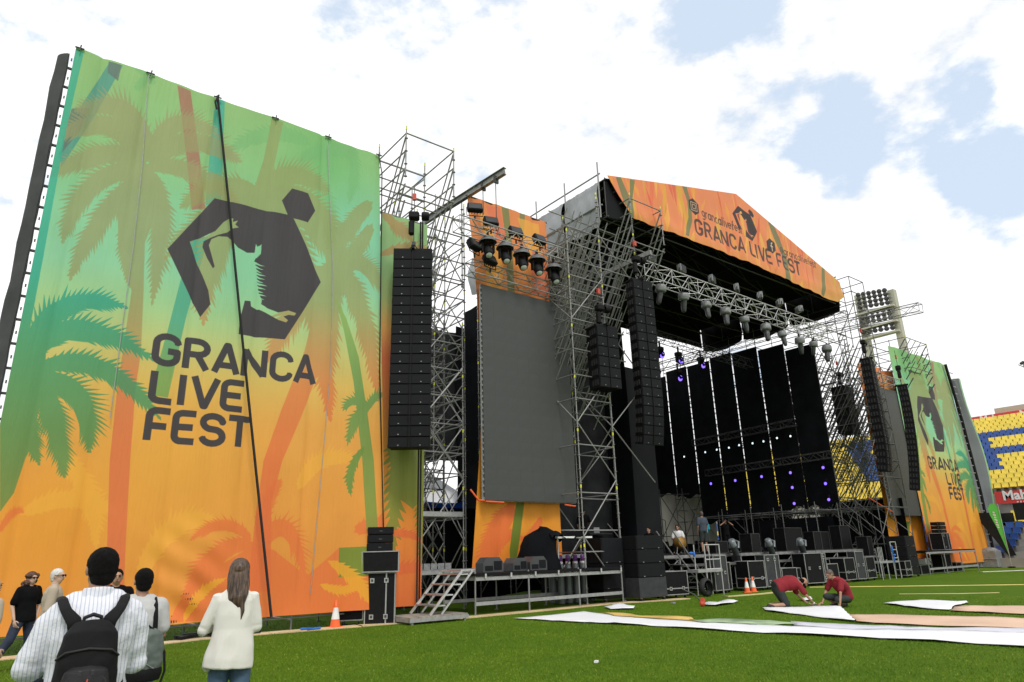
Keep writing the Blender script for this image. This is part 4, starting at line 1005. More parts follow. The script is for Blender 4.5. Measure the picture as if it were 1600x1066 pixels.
# projecting steel beam with chain hoists over the left screen
b = MB(); d = Vector((13.4, 17.65, 15.15))-Vector((12.6, 21.4, 14.7)); ang = d.to_track_quat('Y', 'Z').to_matrix()
c = (Vector((13.4, 17.65, 15.15))+Vector((12.6, 21.4, 14.7)))/2
for dz, hh, ww in ((0, .26, .02), (.13, .02, .16), (-.13, .02, .16)): b.box(c+Vector((0, 0, dz)), (ww, d.length+.6, hh), ang)
bmth = thing('steel_beam', 'steel beam jutting out over the left screen from the scaffold', 'beam', c)
b.v = [tuple(Vector(p)-c) for p in b.v]; b.build('girder', M['steel'], bmth)
b = MB()
for y in (-1.7, -1.0): b.box((0.35+(y+1.7)*-.12, y-.05, 0.05), (.2, .06, .3))
b.build('clamp', M['steel_dark'], bmth)
for y, zl in ((-1.72, 1.7), (-1.02, 1.1)): tube_piece(bmth, 'chain', (.35+(y+1.7)*-.12, y, -zl), (.35+(y+1.7)*-.12, y, 0), .018, 'steel_dark')
b = MB(); d2 = Vector((0, -1, .03)); b.box((20.6, 18.4, 13.55), (.12, 3.2, .2)); o = b.build('steel_beam', M['steel']); tag(o, 'short steel beam under the jutting box above the main left speaker column', 'beam')
# ================================================================ VIDEO SCREENS
def led_screen(name, label, x0, x1, z0, z1, y):
    t = thing(name, label, 'screen', (x0, y, z0)); nx, nz = 8, 15; w_ = (x1-x0)/nx; h_ = (z1-z0)/nz
    b = MB(); b.bb(.0003, w_-.0003, 0, .06, .0003, h_-.0003, bev=.0006)
    mm = [b.mesh('led_panel', M['led']), b.mesh('led_panel', M['led2'])]; rg = random.Random(int(x0))
    for i in range(nx):
        for k in range(nz): o = link('led_panel', mm[rg.random() < .12], t); o.location = (i*w_, rg.random()*.0015, k*h_)
    b = MB()
    W, Hh = x1-x0, z1-z0
    for x in (0, W/2, W): b.bb(x-.03, x+.03, .08, .14, 0, Hh)
    for k in range(6): b.bb(0, W, .085, .13, k*Hh/5-.02, k*Hh/5+.02)
    b.build('rear_frame', M['alu_matt'], t)
    b = MB()
    for k in range(38): b.bb(-.022, -.004, .02, .08, k*Hh/38+.03, k*Hh/38+.10)
    b.build('edge_connectors', M['alu_matt'], t)
led_screen('video_screen', 'tall dark grey video screen hanging left of the stage', 13.36, 17.5, 3.43, 11.15, 18.8)
led_screen('video_screen', 'tall dark grey video screen hanging right of the stage', 42.5, 46.6, 3.3, 11.15, 18.8)
b = MB(); b.tube([aty(735, 765, 18.9), aty(748, 782, 18.7), aty(757, 782, 18.7)], .03, 6); b.tube([(13.35, 18.75, 3.38), (14.1, 18.75, 3.36)], .03, 6)
o = b.build('strap', M['orange_strap']); tag(o, 'orange lifting strap at the lower left corner of the left screen', 'strap')
b = MB(); b.tube([(16.9, 18.8, 3.35), (17.35, 18.75, 3.3), (17.5, 18.9, 3.33)], .03, 6); o = b.build('strap', M['orange_strap']); tag(o, 'orange strap under the lower right corner of the left screen', 'strap')
b = MB(); b.tube([(40.3, 19.0, 4.25), (42.5, 18.75, 3.45)], .035, 6); o = b.build('strap', M['orange_strap']); tag(o, 'orange strap stretched to the right video screen', 'strap')

# ================================================================ SPEAKER COLUMNS
def cabinet_mesh(W, Hc, D, dots=True, side_ports=True):
    b = MB(); b.prism([(-W/2, 0), (W/2, 0), (W/2-.06, D), (-W/2+.06, D)], 'z', .008, Hc-.008, 0)
    if side_ports:
        for s_ in (-1, 1):
            for k in range(3): b.box((s_*(W/2-.015-.03*k*.5), .12+.15*k, Hc/2), (.05, .07, Hc*.55), None, 3)
    for s_ in (-1, 1):
        b.box((s_*(W/4+.012), -.012, Hc/2), (W/2-.075, .03, Hc-.035), None, 1)
        if dots: b.box((s_*W*.26, -.029, Hc*.22), (.034, .006, .02), None, 2)
    b.box((0, -.03, Hc/2), (.05, .03, Hc-.02), None, 0)
    b.box((.045, -.028, Hc/2), (.012, .012, Hc-.02), None, 2 if False else 0)
    return b.mesh('cabinet', [M['black'], M['grille'], M['alu_matt'], M['rubber']])
def line_array(name, label, x, y, zt, n, W, Hc, D, yaw, bend, hoist=True, chain=1.6):
    t = thing(name, label, 'speaker array', (x, y, zt), yaw); me = cabinet_mesh(W, Hc, D)
    z = 0.0; yy = 0.0; a = 0.0
    for k in range(n):
        a = bend(k/(n-1)); z -= Hc*math.cos(a); yy += Hc*math.sin(a)
        o = link('cabinet', me, t); o.location = (0, yy, z); o.rotation_euler = (a, 0, 0)
    b = MB(); b.bb(-W/2, W/2, .0, D, .0, .05); b.bb(-.05, .05, -.1, D+.1, .05, .16); b.bb(-W/2, W/2, .05, .1, .05, .1)
    b.tube([(-.2, D/2, .1), (0, D/2, .35), (.2, D/2, .1)], .02, 6); b.build('rigging_frame', M['black'], t)
    if hoist:
        b = MB(); b.tube([(0, D/2, .3), (0, D/2, chain+1.1)], .014, 5); b.box((0, D/2, .38), (.12, .06, .12)); b.build('chain', M['steel_dark'], t)
        b = MB(); b.box((0, D/2, chain), (.34, .3, .26), None, 0, .05); b.lathe([(.13, 0), (.15, .05), (.15, .18), (.13, .24)], (.24, D/2, chain), 12, rot=Matrix.Rotation(PI/2, 3, 'Y')); b.box((-.08, D/2, chain-.42), (.18, .2, .5), None, 0, .05)
        b.build('hoist_motor', M['black'], t)
        b = MB(); b.box((0, D/2, chain+.7), (.12, .1, .22)); b.build('hook', M['hoist_red'], t)
    return t
line_array('line_array', 'leftmost tall black speaker column hanging before the left banner', 9.59, 17.2, 10.87, 20, 1.2, .311, .55, R(-33), lambda u_: R(-2) if u_ < .85 else R(1), chain=1.35)
line_array('line_array', 'main left speaker column hanging beside the stage opening', 20.13, 17.0, 12.2, 18, 1.06, .372, .5, R(-6), lambda u_: 0 if u_ < .7 else R((u_-.7)*36), chain=1.1)
line_array('line_array', 'short dark speaker column hanging left of the main left column', 18.12, 17.25, 9.92, 6, 1.05, .40, .7, R(-6), lambda u_: 0, chain=.9)
line_array('line_array', 'main right speaker column hanging beside the stage opening', 39.2, 16.9, 11.75, 17, 1.06, .372, .5, R(12), lambda u_: 0 if u_ < .7 else R((u_-.7)*30), chain=1.1)
line_array('line_array', 'short dark speaker column inside the right scaffold tower', 40.3, 19.0, 10.7, 6, 1.25, .46, .8, R(6), lambda u_: 0, chain=.9)
line_array('line_array', 'slim outer right speaker column curving over the right screen edge', 43.45, 17.0, 10.75, 19, .95, .325, .5, R(22), lambda u_: R(-1+u_*10), chain=1.2)

# ================================================================ LAMPS
def hooded(loc, rz, label):
    t = thing('moving_light', label, 'stage light', loc, rz, 'hooded stage lights above the left screen'); t.scale = (1.25, 1.25, 1.25)
    b = MB(); b.lathe([(.02, .13), (.16, .10), (.25, .0), (.27, -.06)], (0, 0, 0), 14); b.build('rain_hood', M['grey_vinyl'] if False else mat('hood_grey', (.12, .125, .13), .5) if 'hood' not in M else M['hood'], t)
    b = MB(); b.box((0, 0, .02), (.30, .26, .2), None, 0, .03); b.box((-.17, 0, -.22), (.05, .14, .34), None, 0, .01); b.box((.17, 0, -.22), (.05, .14, .34), None, 0, .01); b.box((0, 0, .2), (.06, .06, .2)); b.build('yoke', M['black'], t)
    ro = Matrix.Rotation(R(152), 3, 'X')
    b = MB(); b.lathe([(.06, -.18), (.12, -.16), (.14, 0), (.13, .16), (.12, .24), (.10, .245)], (0, 0, -.30), 14, rot=ro); hd = b.build('lamp_head', M['black'], t)
    b = MB(); b.lathe([(.0, .262), (.09, .255), (.095, .24)], (0, 0, -.30), 14, rot=ro); b.build('lens', M['lens'], t)
    return t
M['hood'] = mat('hood_grey', (.11, .115, .12), .5)
for k, p in enumerate(((13.23, 18.2, 12.62), (14.01, 18.2, 12.58), (14.8, 18.2, 12.52), (15.55, 18.2, 12.48), (16.38, 18.2, 12.32))):
    hooded(p, R(-20+k*4), '%s black hooded stage light from the left under the truss over the left screen' % ('first', 'second', 'third', 'fourth', 'fifth')[k])
def flood(loc, rz, label, grp='box floodlights around the left screen trusses', tilt=-25, sc_=1.0):
    t = thing('floodlight', label, 'floodlight', loc, rz, grp); t.scale = (1.3, 1.3, 1.3); ro = Matrix.Rotation(R(tilt), 3, 'X')
    b = MB(); b.box((0, 0, 0), (.42*sc_, .16*sc_, .30*sc_), ro, 0, .02)
    for k in range(5): b.box(ro @ Vector((-.16*sc_+k*.08*sc_, .10*sc_, 0)), (.012, .06*sc_, .26*sc_), ro)
    b.build('housing', M['black'], t)
    b = MB(); b.box(ro @ Vector((0, -.083*sc_, 0)), (.36*sc_, .01, .24*sc_), ro); b.build('front_glass', M['laminate_grey'], t)
    b = MB(); b.tube([(-.23*sc_, 0, 0), (-.23*sc_, 0, -.25*sc_), (.23*sc_, 0, -.25*sc_), (.23*sc_, 0, 0)], .015, 6); b.tube([(0, 0, -.25*sc_), (0, 0, -.38*sc_)], .025, 6); b.build('bracket', M['black'], t)
    return t
for k, (p, l) in enumerate((((12.74, 18.3, 13.85), 'black floodlight highest at the left end over the left screen'), ((13.46, 18.3, 13.50), 'black floodlight standing left on the top of the upper truss'), ((14.63, 18.3, 13.42), 'black floodlight standing in the middle on the upper truss'), ((15.81, 18.3, 13.42), 'black floodlight at the right end on the upper truss'), ((13.5, 18.45, 12.02), 'black floodlight standing on the truss just above the left screen'), ((12.7, 18.3, 12.35), 'black floodlight clamped to the left end of the upper truss'))):
    flood(p, R(-25+k*9), l)
# lamps in clear rain bags under the front truss
def bagged(loc, label, s_):
    t = thing('bagged_light', label, 'stage light', loc, rnd.random()*3, 'bagged stage lights under the front truss')
    b = MB(); b.box((0, 0, .25), (.30, .26, .18), None, 0, .03); b.box((0, 0, .4), (.06, .06, .22)); b.build('base', M['black'], t)
    def skin_(prof, nm, mt_, am):
        b = MB(); vs = []; fs = []; n = 14
        for j, (r_, z) in enumerate(prof):
            for k in range(n): q = r_*(1+am*math.sin(k*2.4+j*1.7+s_)+am*rnd.random()); vs.append((q*math.cos(2*PI*k/n)*s_, q*math.sin(2*PI*k/n)*s_, z*s_))
        for j in range(len(prof)-1):
            for k in range(n): c = (k+1) % n; fs.append((j*n+k, j*n+c, j*n+n+c, j*n+n+k))
        b.add(vs, fs, 0, True); b.build(nm, mt_, t)
    skin_(((.05, .30), (.22, .29), (.25, .2), (.25, .02), (.22, -.04), (.12, -.05)), 'rain_bag', M['bagplastic'], .05)
    skin_(((.12, -.03), (.13, -.18), (.12, -.36), (.10, -.54), (.075, -.62), (.0, -.63)), 'lamp_head', M['bag_dark'], .10)
    t.rotation_euler = (rnd.random()*.5-.25, rnd.random()*.5-.25, rnd.random()*3)
M['bag_dark'] = mat('bagged_lamp_head', (.06, .062, .065), .35, 0, .3, 9, .6, 18)
ords = ('first', 'second', 'third', 'fourth', 'fifth', 'sixth', 'seventh', 'eighth', 'ninth', 'tenth')
for k, (x, z) in enumerate(((23.6, 13.2), (25.26, 13.14), (27.02, 13.1), (28.57, 13.06), (30.19, 12.95), (32.09, 12.84), (33.66, 12.76), (35.39, 12.68), (36.83, 12.73), (38.3, 12.66))):
    bagged((x, 18.9, z-.02), '%s plastic bagged stage light from the left under the front truss' % ords[k], 1.0+.1*math.sin(k*3))
for k, x in enumerate((23.2, 25.4, 27.8, 29.9, 32.0, 33.9, 35.9)):
    t = flood((x, 18.9, 14.75), R(10*k), '%s small wrapped lamp from the left standing on the front truss' % ords[k], 'wrapped lamps on top of the front truss', 0, .95)
    for c in t.children:
        if c.name.startswith('housing'): c.data.materials[0] = M['bagplastic']
# violet and white pixel lamps on the side trusses
def pixel(loc, mt, label, grp, s_=1.0, rz=0):
    t = thing('pixel_lamp', label, 'stage lamp', loc, rz, grp)
    b = MB(); b.lathe([(.10*s_, .16), (.13*s_, .05), (.14*s_, 0)], (0, 0, 0), 10, rot=Matrix.Rotation(PI/2, 3, 'Y')); b.box((.1, 0, .14), (.08, .06, .25)); b.build('housing', M['black'], t)
    b = MB(); b.lathe([(0, .01), (.12*s_, .0)], (0, 0, 0), 10, rot=Matrix.Rotation(-PI/2, 3, 'Y')); b.build('lit_face', mt, t)
pl = [(28.51, 5.88), (26.6, 5.9), (24.66, 5.95), (22.68, 5.98), (22.7, 5.1), (22.73, 4.16), (20.59, 6.05), (20.6, 5.13), (20.56, 4.22)]
pn = ('single one deepest in the stage', 'second from the back', 'third from the back', 'upper of the inner column of three', 'middle of the inner column of three', 'lowest of the inner column of three', 'upper of the outer column of three', 'middle of the outer column of three', 'lowest of the outer column of three')
for (y, z), n_ in zip(pl, pn): pixel((38.85, y, z), M['purple'], 'violet glowing lamp before the black drapes, '+n_, 'violet lamps by the drapes', .72)
wd_ = [(30.49, 7.93), (28.68, 8.01), (27.73, 8.05), (26.77, 8.05), (25.98, 8.11), (24.98, 8.09), (24.19, 8.1), (23.23, 8.17), (22.32, 8.15)]
for k, (y, z) in enumerate(wd_): pixel((38.85, y, z), M['whitelens'], 'small white lamp under the upper dark truss, %s from the back' % ords[k], 'white lamps in a row by the drapes', .55)
for k, (px, py) in enumerate(((1032, 557), (1061, 565), (1096, 572), (1026, 585), (1060, 592), (958, 619))):
    p = aty(px, py, 25) if k < 5 else aty(px, py, 21); t = thing('moving_light', 'dark moving light with violet lens, %s' % ('upper left of the group deep under the roof', 'upper middle of the group deep under the roof', 'upper right of the group deep under the roof', 'lower left of the group deep under the roof', 'lower right of the group deep under the roof', 'lone one behind the short left speaker column')[k], 'stage light', p, 0, 'violet moving lights deep in the stage')
    b = MB(); b.box((0, 0, .45), (.4, .35, .25), None, 0, .04); b.box((-.2, 0, .15), (.06, .16, .4)); b.box((.2, 0, .15), (.06, .16, .4)); b.lathe([(.08, -.2), (.17, -.1), (.19, .2), (.12, .26)], (0, 0, .08), 12, rot=Matrix.Rotation(R(70), 3, 'X')); b.box((0, 0, .75), (.08, .08, .4)); b.build('body', M['black'], t)
    b = MB(); b.lathe([(0, .0), (.17, .0), (.18, -.04)], (0, -.17, .0), 12, rot=Matrix.Rotation(R(100), 3, 'X')); b.build('lens', M['purple'], t)

# ================================================================ CASES, RACKS AND SPEAKERS ON THE GROUND
def flight_case(label, x, y, w_, d, h, rz=0, z=0.0, lid=.28, tall=False, mt='laminate', wheels=True, front='lid', name='flight_case', cat='flight case', group=None, tilt=0):
    t = thing(name, label, cat, (x, y, z), rz, group); t.rotation_euler = (tilt, 0, rz)
    z0 = .13 if wheels else 0.0
    b = MB(); b.bb(-w_/2+.006, w_/2-.006, .006, d-.006, z0+.006, h-.006); b.build('body', M[mt], t)
    e = .028; b = MB()
    for x_ in (-w_/2, w_/2):
        for y_ in (0, d): b.bb(x_-e/2, x_+e/2, y_-e/2, y_+e/2, z0, h)
        for z_ in (z0, h): b.bb(x_-e/2+.001, x_+e/2-.001, 0, d, z_-e/2, z_+e/2)
    for y_ in (0, d):
        for z_ in (z0, h): b.bb(-w_/2, w_/2, y_-e/2+.002, y_+e/2-.002, z_-e/2+.001, z_+e/2-.001)
    if front == 'lid':
        zl = z0+(h-z0)*lid; b.bb(-w_/2, w_/2, -e/2+.003, e/2, zl-.018, zl+.018); b.bb(-w_/2-e/2+.003, -w_/2+e/2, 0, d, zl-.018, zl+.018); b.bb(w_/2-e/2, w_/2+e/2-.003, 0, d, zl-.018, zl+.018)
    if front == 'door': b.bb(w_*.2-.018, w_*.2+.018, -e/2+.003, e/2, z0, h)
    b.build('edge_trim', M['alu_matt'] if cat == 'flight case' else M['steel_dark'], t)
    def latch(x_, z_):
        b = MB(); b.bb(x_-.055, x_+.055, -.022, .0, z_-.06, z_+.06); b.bb(x_-.03, x_+.03, -.034, -.022, z_-.03, z_+.04, 1); b.build('latch', [M['alu'], M['steel_dark']], t)
    if front == 'lid':
        for x_ in (-w_*.28, w_*.28): latch(x_, z0+(h-z0)*lid)
    elif front == 'door':
        for z_ in (z0+(h-z0)*.15, z0+(h-z0)*.85): latch(-w_*.28, z_); latch(w_*.2, z_)
    elif front == 'flat':
        for x_ in (-w_*.3, w_*.3): latch(x_, z0+(h-z0)*.5)
    if wheels:
        for x_ in (-w_/2+.1, w_/2-.1):
            for y_ in (.1, d-.1):
                b = MB(); b.lathe([(.0, -.02), (.05, -.02), (.05, .02), (0, .02)], (x_, y_, .052), 10, rot=Matrix.Rotation(PI/2, 3, 'Y')); b.bb(x_-.03, x_+.03, y_-.03, y_+.03, .09, z0, 1); b.build('castor', [M['rubber'], M['alu_matt']], t)
    return t
flight_case('tall black flight case standing on the grass before the left banner', 8.98, 17.55, .78, .6, 1.30, R(-30), front='door', wheels=False)
flight_case('black flight case lying on top of the tall case before the left banner', 8.93, 17.5, .98, .62, .52, R(-30), z=1.33, front='none', wheels=False)
def wedge_speaker(label, loc, rz=0, s_=1.0):
    t = thing('floor_monitor', label, 'monitor speaker', loc, rz, 'floor monitors on the small riser')
    b = MB(); b.prism([(-.36*s_, 0), (.36*s_, 0), (.36*s_, .30*s_), (.22*s_, .46*s_), (-.2*s_, .46*s_), (-.36*s_, .28*s_)], 'y', 0, .55*s_); b.build('housing', mat('monitor_grey', (.045, .047, .05), .5) if 'mon' not in M else M['mon'], t)
    b = MB(); b.bb(.02*s_, .3*s_, -.012, .0, .07*s_, .34*s_); b.bb(-.3*s_, -.02*s_, -.01, .0, .05*s_, .2*s_, 0); b.build('grille', M['grille'], t)
    return t
M['mon'] = mat('monitor_grey', (.05, .052, .055), .45)
def small_cab(label, loc, rz, w_, h_, d_, grp):
    t = thing('speaker_cabinet', label, 'speaker', loc, rz, grp); b = MB(); b.bb(-w_/2, w_/2, 0, d_, .004, h_-.004, bev=.01); b.build('cabinet', M['black'], t)
    b = MB(); b.bb(-w_/2+.03, w_/2-.03, -.014, .0, .03, h_-.03); b.build('grille', M['grille'], t)
    b = MB(); b.bb(-.04, .04, -.02, -.014, h_*.4, h_*.55); b.bb(-w_/2-.012, -w_/2, .05, .12, .05, h_-.05); b.build('badge', M['steel_dark'], t)
for k in range(3): small_cab('small black speaker before the left banner, %s of the stack of three' % ('lowest', 'middle', 'topmost')[k], (8.93+.01*k, 17.55, 1.86+k*.215), R(-28+k*2), .70, .212, .45, 'three small speakers stacked on cases')
flight_case('small low black case on castors between cone and tall case', 8.37, 18.0, .62, .5, .57, R(-25), front='none')
def cone(label, x, y, h=.62, z=0.0):
    t = thing('traffic_cone', label, 'traffic cone', (x, y, z), rnd.random(), 'orange and white traffic cones'); k = h/.62
    b = MB(); b.bb(-.17*k, .17*k, -.17*k, .17*k, 0, .03*k, 0, .008); b.lathe([(.125*k, .03*k), (.105*k, .17*k), (.10*k, .20*k)], n=14); b.lathe([(.055*k, .46*k), (.028*k, .62*k), (.0, .622*k)], n=14); b.build('cone_body', M['orange_pl'], t)
    b = MB(); b.lathe([(.10*k, .20*k), (.055*k, .46*k)], n=14); b.build('white_band', M['white_pl'], t)
cone('orange and white cone standing before the foot of the left banner', 7.83, 17.75, .66)
cone('left one of two orange white cones between cases before the stage', 24.72, 17.0, .56)
cone('right one of two orange white cones between cases before the stage', 25.15, 17.0, .58)
cone('lone orange cone between cases right of the middle of the stage', 33.6, 17.5, .5)

# wooden platform and white steps
pt = thing('step_platform', 'low pallet like platform at the foot of the white steps', 'platform', (9.35, 16.6, 0))
b = MB()
for k in range(7): b.bb(.02+k*.26, .26+k*.26, 0, 1.15, .15, .185)
b.build('deck_board', mat('worn_board', (.28, .25, .21), .8, 0, .3, 4), pt)
b = MB()
b.bb(0, 1.84, -.02, .03, .06, .15); b.bb(0, 1.84, 1.12, 1.17, .06, .15); b.bb(0, .05, 0, 1.15, .06, .149); b.bb(1.79, 1.84, 0, 1.15, .06, .149)
b.build('frame', M['alu_matt'], pt)
for x_ in (.1, 1.74):
    for y_ in (.05, 1.1): b = MB(); b.bb(x_-.03, x_+.03, y_-.03, y_+.03, 0, .06); b.build('foot', M['alu_matt'], pt)
st = thing('steps', 'white metal steps leading up to the small riser', 'steps', (10.05, 16.75, .19))
for k, (xa, ya) in enumerate(((0, 0), (.62, -.0))):
    pass
for y_ in (0.0, 1.05):
    b = MB(); a = Vector((0, y_, 0)); c = Vector((1.02, y_, 1.08)); d = (c-a); q = d.to_track_quat('X', 'Z').to_matrix(); b.box((a+c)/2, (d.length, .035, .07), q); b.build('stringer', M['alu'], st)
    b = MB(); b.box(((a+c)/2)+Vector((.36, 0, .0)), (d.length, .035, .05), q); b.build('stringer', M['alu'], st)
for k in range(4): b = MB(); b.bb(.16+k*.25, .50+k*.25, 0.02, 1.03, .20+k*.26, .235+k*.26); b.build('tread', M['alu'], st)
b = MB(); b.bb(1.0, 1.45, 0, 1.08, 1.09, 1.12); b.build('landing', M['alu'], st)

# small riser before the left screen
rs = thing('riser', 'small scaffold riser with black top before the left screen', 'riser', (11.9, 17.3, 0))
XS = [0, 2.0, 4.1, 6.1]; YS = [0, 1.7]
seg = []; bot = []
for x_ in XS:
    for y_ in YS:
        o = tube_piece(rs, 'leg', (x_, y_, .03), (x_, y_, 1.22), .028, 'steel')
        b = MB(); b.lathe([(.08, 0), (.08, .012), (.03, .02), (.03, .05)], (x_, y_, 0), 8); b.build('base_plate', M['steel'], rs)
for y_ in YS:
    for z_ in (.34, 1.02): b = MB(); b.bb(0, 6.1, y_-.022, y_+.022, z_-.05, z_+.05); b.build('rail', M['alu_matt'], rs)
for x_ in XS: b = MB(); b.bb(x_-.02, x_+.02, 0.03, 1.67, .98, 1.06); b.build('crossbar', M['steel'], rs)
for k in range(6): b = MB(); b.bb(-.05+k*1.03, .97+k*1.03, -.06, 1.8, 1.10, 1.17); b.build('deck_panel', M['laminate'], rs)
for k in range(7): b = MB(); b.bb(.3+k*.95, .36+k*.95, -.08, -.062, 1.03, 1.16); b.build('bracket', M['alu'], rs)
wedge_speaker('leftmost floor monitor on the small riser', (12.75, 17.55, 1.18), R(-8), .95)
wedge_speaker('middle floor monitor on the small riser', (13.95, 17.75, 1.18), R(5), .85)
wedge_speaker('right floor monitor beside the cloth covered desk', (14.62, 17.65, 1.18), R(-4), .92)
# cloth covered desk
b = MB(); vs = []; fs = []; n = 28
prof = [(.02, 1.30, 0), (.30, 1.27, .0), (.55, 1.15, .02), (.66, .85, .05), (.70, .5, .07), (.76, .2, .10), (.80, .0, .11)]
for j, (r_, z_, w_) in enumerate(prof):
    for k in range(n):
        a = 2*PI*k/n; q = r_*(1+w_*math.sin(k*3.1+j)+w_*.7*math.sin(k*5.3)); vs.append((q*math.cos(a)*1.0+.10*(z_-.6), q*math.sin(a)*.72, z_+.10*math.cos(a)*(1 if j < 4 else 0)))
for j in range(len(prof)-1):
    for k in range(n): c = (k+1) % n; fs.append((j*n+k, j*n+c, j*n+n+c, j*n+n+k))
b.add(vs, fs, 0, True); o = b.build('covered_desk', M['blackcloth']); o.location = (15.25, 18.4, 1.18); tag(o, 'rounded heap of equipment under a black cloth on the small riser', 'covered equipment')
cs = thing('mixing_table', 'white topped table partly under black cloth behind the covered heap', 'table', (16.55, 18.2, 1.18))
b = MB(); b.bb(-.85, .75, -.3, .3, .98, 1.04); b.build('tabletop', M['white_paint'], cs)
for x_ in (-.6, .65): b = MB(); b.tube([(x_, 0, 0), (x_, 0, .98)], .03, 8); b.build('leg', M['alu'], cs)
b = MB(); vs = []; fs = []
for i in range(15):
    for j in range(7): vs.append((-1.15+i*.11, -.36+j*.12, 1.09+.10*math.sin(i*.6)+.05*math.sin(i*2+j)-(.10 if j in (0, 6) else 0)))
for i in range(14):
    for j in range(6): a = i*7+j; fs.append((a, a+1, a+8, a+7))
b.add(vs, fs, 0, True); b.build('cloth', M['blackcloth'], cs)
# gas cylinders behind the riser's right bay
for k in range(10):
    x_ = 16.5+(k % 5)*.36; y_ = 18.75+(k//5)*.4
    t = thing('gas_cylinder', 'grey gas cylinder with purple valve guard in %s, %s from the left' % (('front row', 'back row')[k//5], ords[k % 5]), 'gas cylinder', (x_, y_, .02), 0, 'gas cylinders under the small riser')
    b = MB(); b.lathe([(.0, 0), (.115, .0), (.12, .03), (.12, 1.15), (.105, 1.28), (.05, 1.36), (.03, 1.4)], n=14); b.build('body', M['cyl_grey'], t)
    b = MB(); b.lathe([(.121, .98), (.1215, 1.12)], n=14); b.build('label_band', M['white_pl'], t)
    b = MB(); b.lathe([(.06, 1.38), (.08, 1.40), (.08, 1.56), (.05, 1.6)], n=10); b.build('valve_guard', M['cyl_purple'], t)
    b = MB(); b.lathe([(.09, 1.3), (.095, 1.36), (.06, 1.38)], n=10); b.build('collar', M['white_pl'], t)
# platforms and equipment shelves seen through the scaffold between banner and screen
for nm, z_, y0 in (('upper', 3.02, 19.9), ('lower', 1.22, 19.2)):
    b = MB(); b.bb(10.4, 13.2, y0, y0+1.5, z_-.04, z_+.05); b.bb(10.4, 13.2, y0-.04, y0-.003, z_-.07, z_+.07, 1)
    o = b.build('scaffold_deck', [M['wood'] if nm == 'lower' else M['alu_matt'], M['alu_matt']]); tag(o, '%s planked scaffold deck beside the foot of the left banner' % nm, 'scaffold deck')
rg = random.Random(21)
for sh in range(3):
    t = thing('equipment_rack', 'dark rack of stacked equipment behind the scaffold, %s' % ('left beside the banner edge', 'in the middle of the gap', 'right beside the orange banner')[sh], 'rack', (10.7+sh*1.0, 22.2, 0), 0, 'equipment racks behind the left scaffold')
    b = MB()
    for z_ in (.1, .9, 1.7, 2.5, 3.4): b.bb(-.45, .45, 0, .8, z_, z_+.04)
    for x_ in (-.45, .43): b.bb(x_, x_+.03, 0, .03, 0, 3.6)
    b.build('shelf_frame', M['steel_dark'], t)
    for lv in (.14, .94, 1.74, 2.54):
        x_ = -.42
        while x_ < .3:
            w_ = .15+rg.random()*.25; h_ = .15+rg.random()*.5
            b = MB(); b.bb(x_, min(.43, x_+w_), .03, .6, lv, lv+h_, 0, .01); b.build('equipment_box', M[rg.choice(['laminate', 'black', 'laminate_grey', 'cyl_grey', 'laminate'])], t); x_ += w_+.03
b = MB()
for k in range(5): b.bb(11.0+k*.26, 11.22+k*.26, 19.15, 19.17, 1.28, 1.48)
o = b.build('white_panels', M['bagplastic']); tag(o, 'row of small pale panels lying on the lower scaffold deck', 'panels')
# white marquee and blue tarp behind the gap
b = MB(); Z = 6.9
b.add([(13.4, 32, 4.3), (22.5, 32, 4.3), (22.5, 41, 4.3), (13.4, 41, 4.3), (17.9, 36.5, 8.6)], [(0, 1, 4), (1, 2, 4), (2, 3, 4), (3, 0, 4)]); b.bb(13.4, 22.5, 31.95, 31.99, 3.75, 4.3); b.bb(13.35, 13.39, 32, 41, 3.75, 4.3)
mq = thing('marquee', 'white pyramid roofed marquee behind the scaffold left of the screen', 'marquee', (0, 0, 0)); b.build('canopy', M['white_vinyl'], mq)
for x_ in (13.5, 22.4): tube_piece(mq, 'pole', (x_, 32.1, 0), (x_, 32.1, 4.3), .06, 'alu_matt')
drape('tarp', 'blue tarpaulin hanging under the white marquee edge', M['blue_tarp'], (14.0, 26.4), (18.0, 26.9), 2.9, 4.1, .12, n=20, cat='tarpaulin', sag=.2)

# black clad sub speaker stacks
def sub_stack(label, x, y, w_, h_, d_, rz, n, plinth=.62, name='sub_speaker_stack', stack_name=''):
    zz = .13
    for k in range(n+1):
        hh = plinth if k == 0 else (h_-.13-plinth)/n
        t = thing('sub_speaker' if k else 'speaker_dolly', 'black %s, %s' % ('subwoofer '+stack_name if k else 'wheeled base '+stack_name, ('lowest of all', 'lowest subwoofer', 'second subwoofer from below', 'third subwoofer from below', 'topmost subwoofer')[k if k < n else (4 if n >= 2 else 1)]), 'subwoofer' if k else 'dolly', (x, y, zz), rz, 'subwoofer stacks' if k else None)
        b = MB(); b.bb(-w_/2, w_/2, 0, d_, .004, hh-.004, 0, .012); b.build('cabinet', M['laminate_grey'] if (k == 0 and plinth > .5) else M['black'], t)
        if k:
            b = MB(); b.bb(-w_/2+.03, w_/2-.03, -.014, 0, .03, hh-.03); b.build('grille', M['grille'], t)
            for x_ in (-w_*.3, w_*.3): b = MB(); b.bb(x_-.03, x_+.03, -.024, -.014, .03, .055); b.build('badge', M['steel'], t)
        else:
            for x_ in (-w_/2+.12, w_/2-.12): b = MB(); b.lathe([(0, -.025), (.06, -.025), (.06, .025), (0, .025)], (x_, .08, -.068), 10, rot=Matrix.Rotation(PI/2, 3, 'Y')); b.bb(x_-.035, x_+.035, .05, .11, -.03, .003, 1); b.build('castor', [M['rubber'], M['alu_matt']], t)
        zz += hh
sub_stack('s', 19.25, 17.0, 1.32, 2.2, .95, R(-4), 3, .66, stack_name='beside the stage opening at its left')
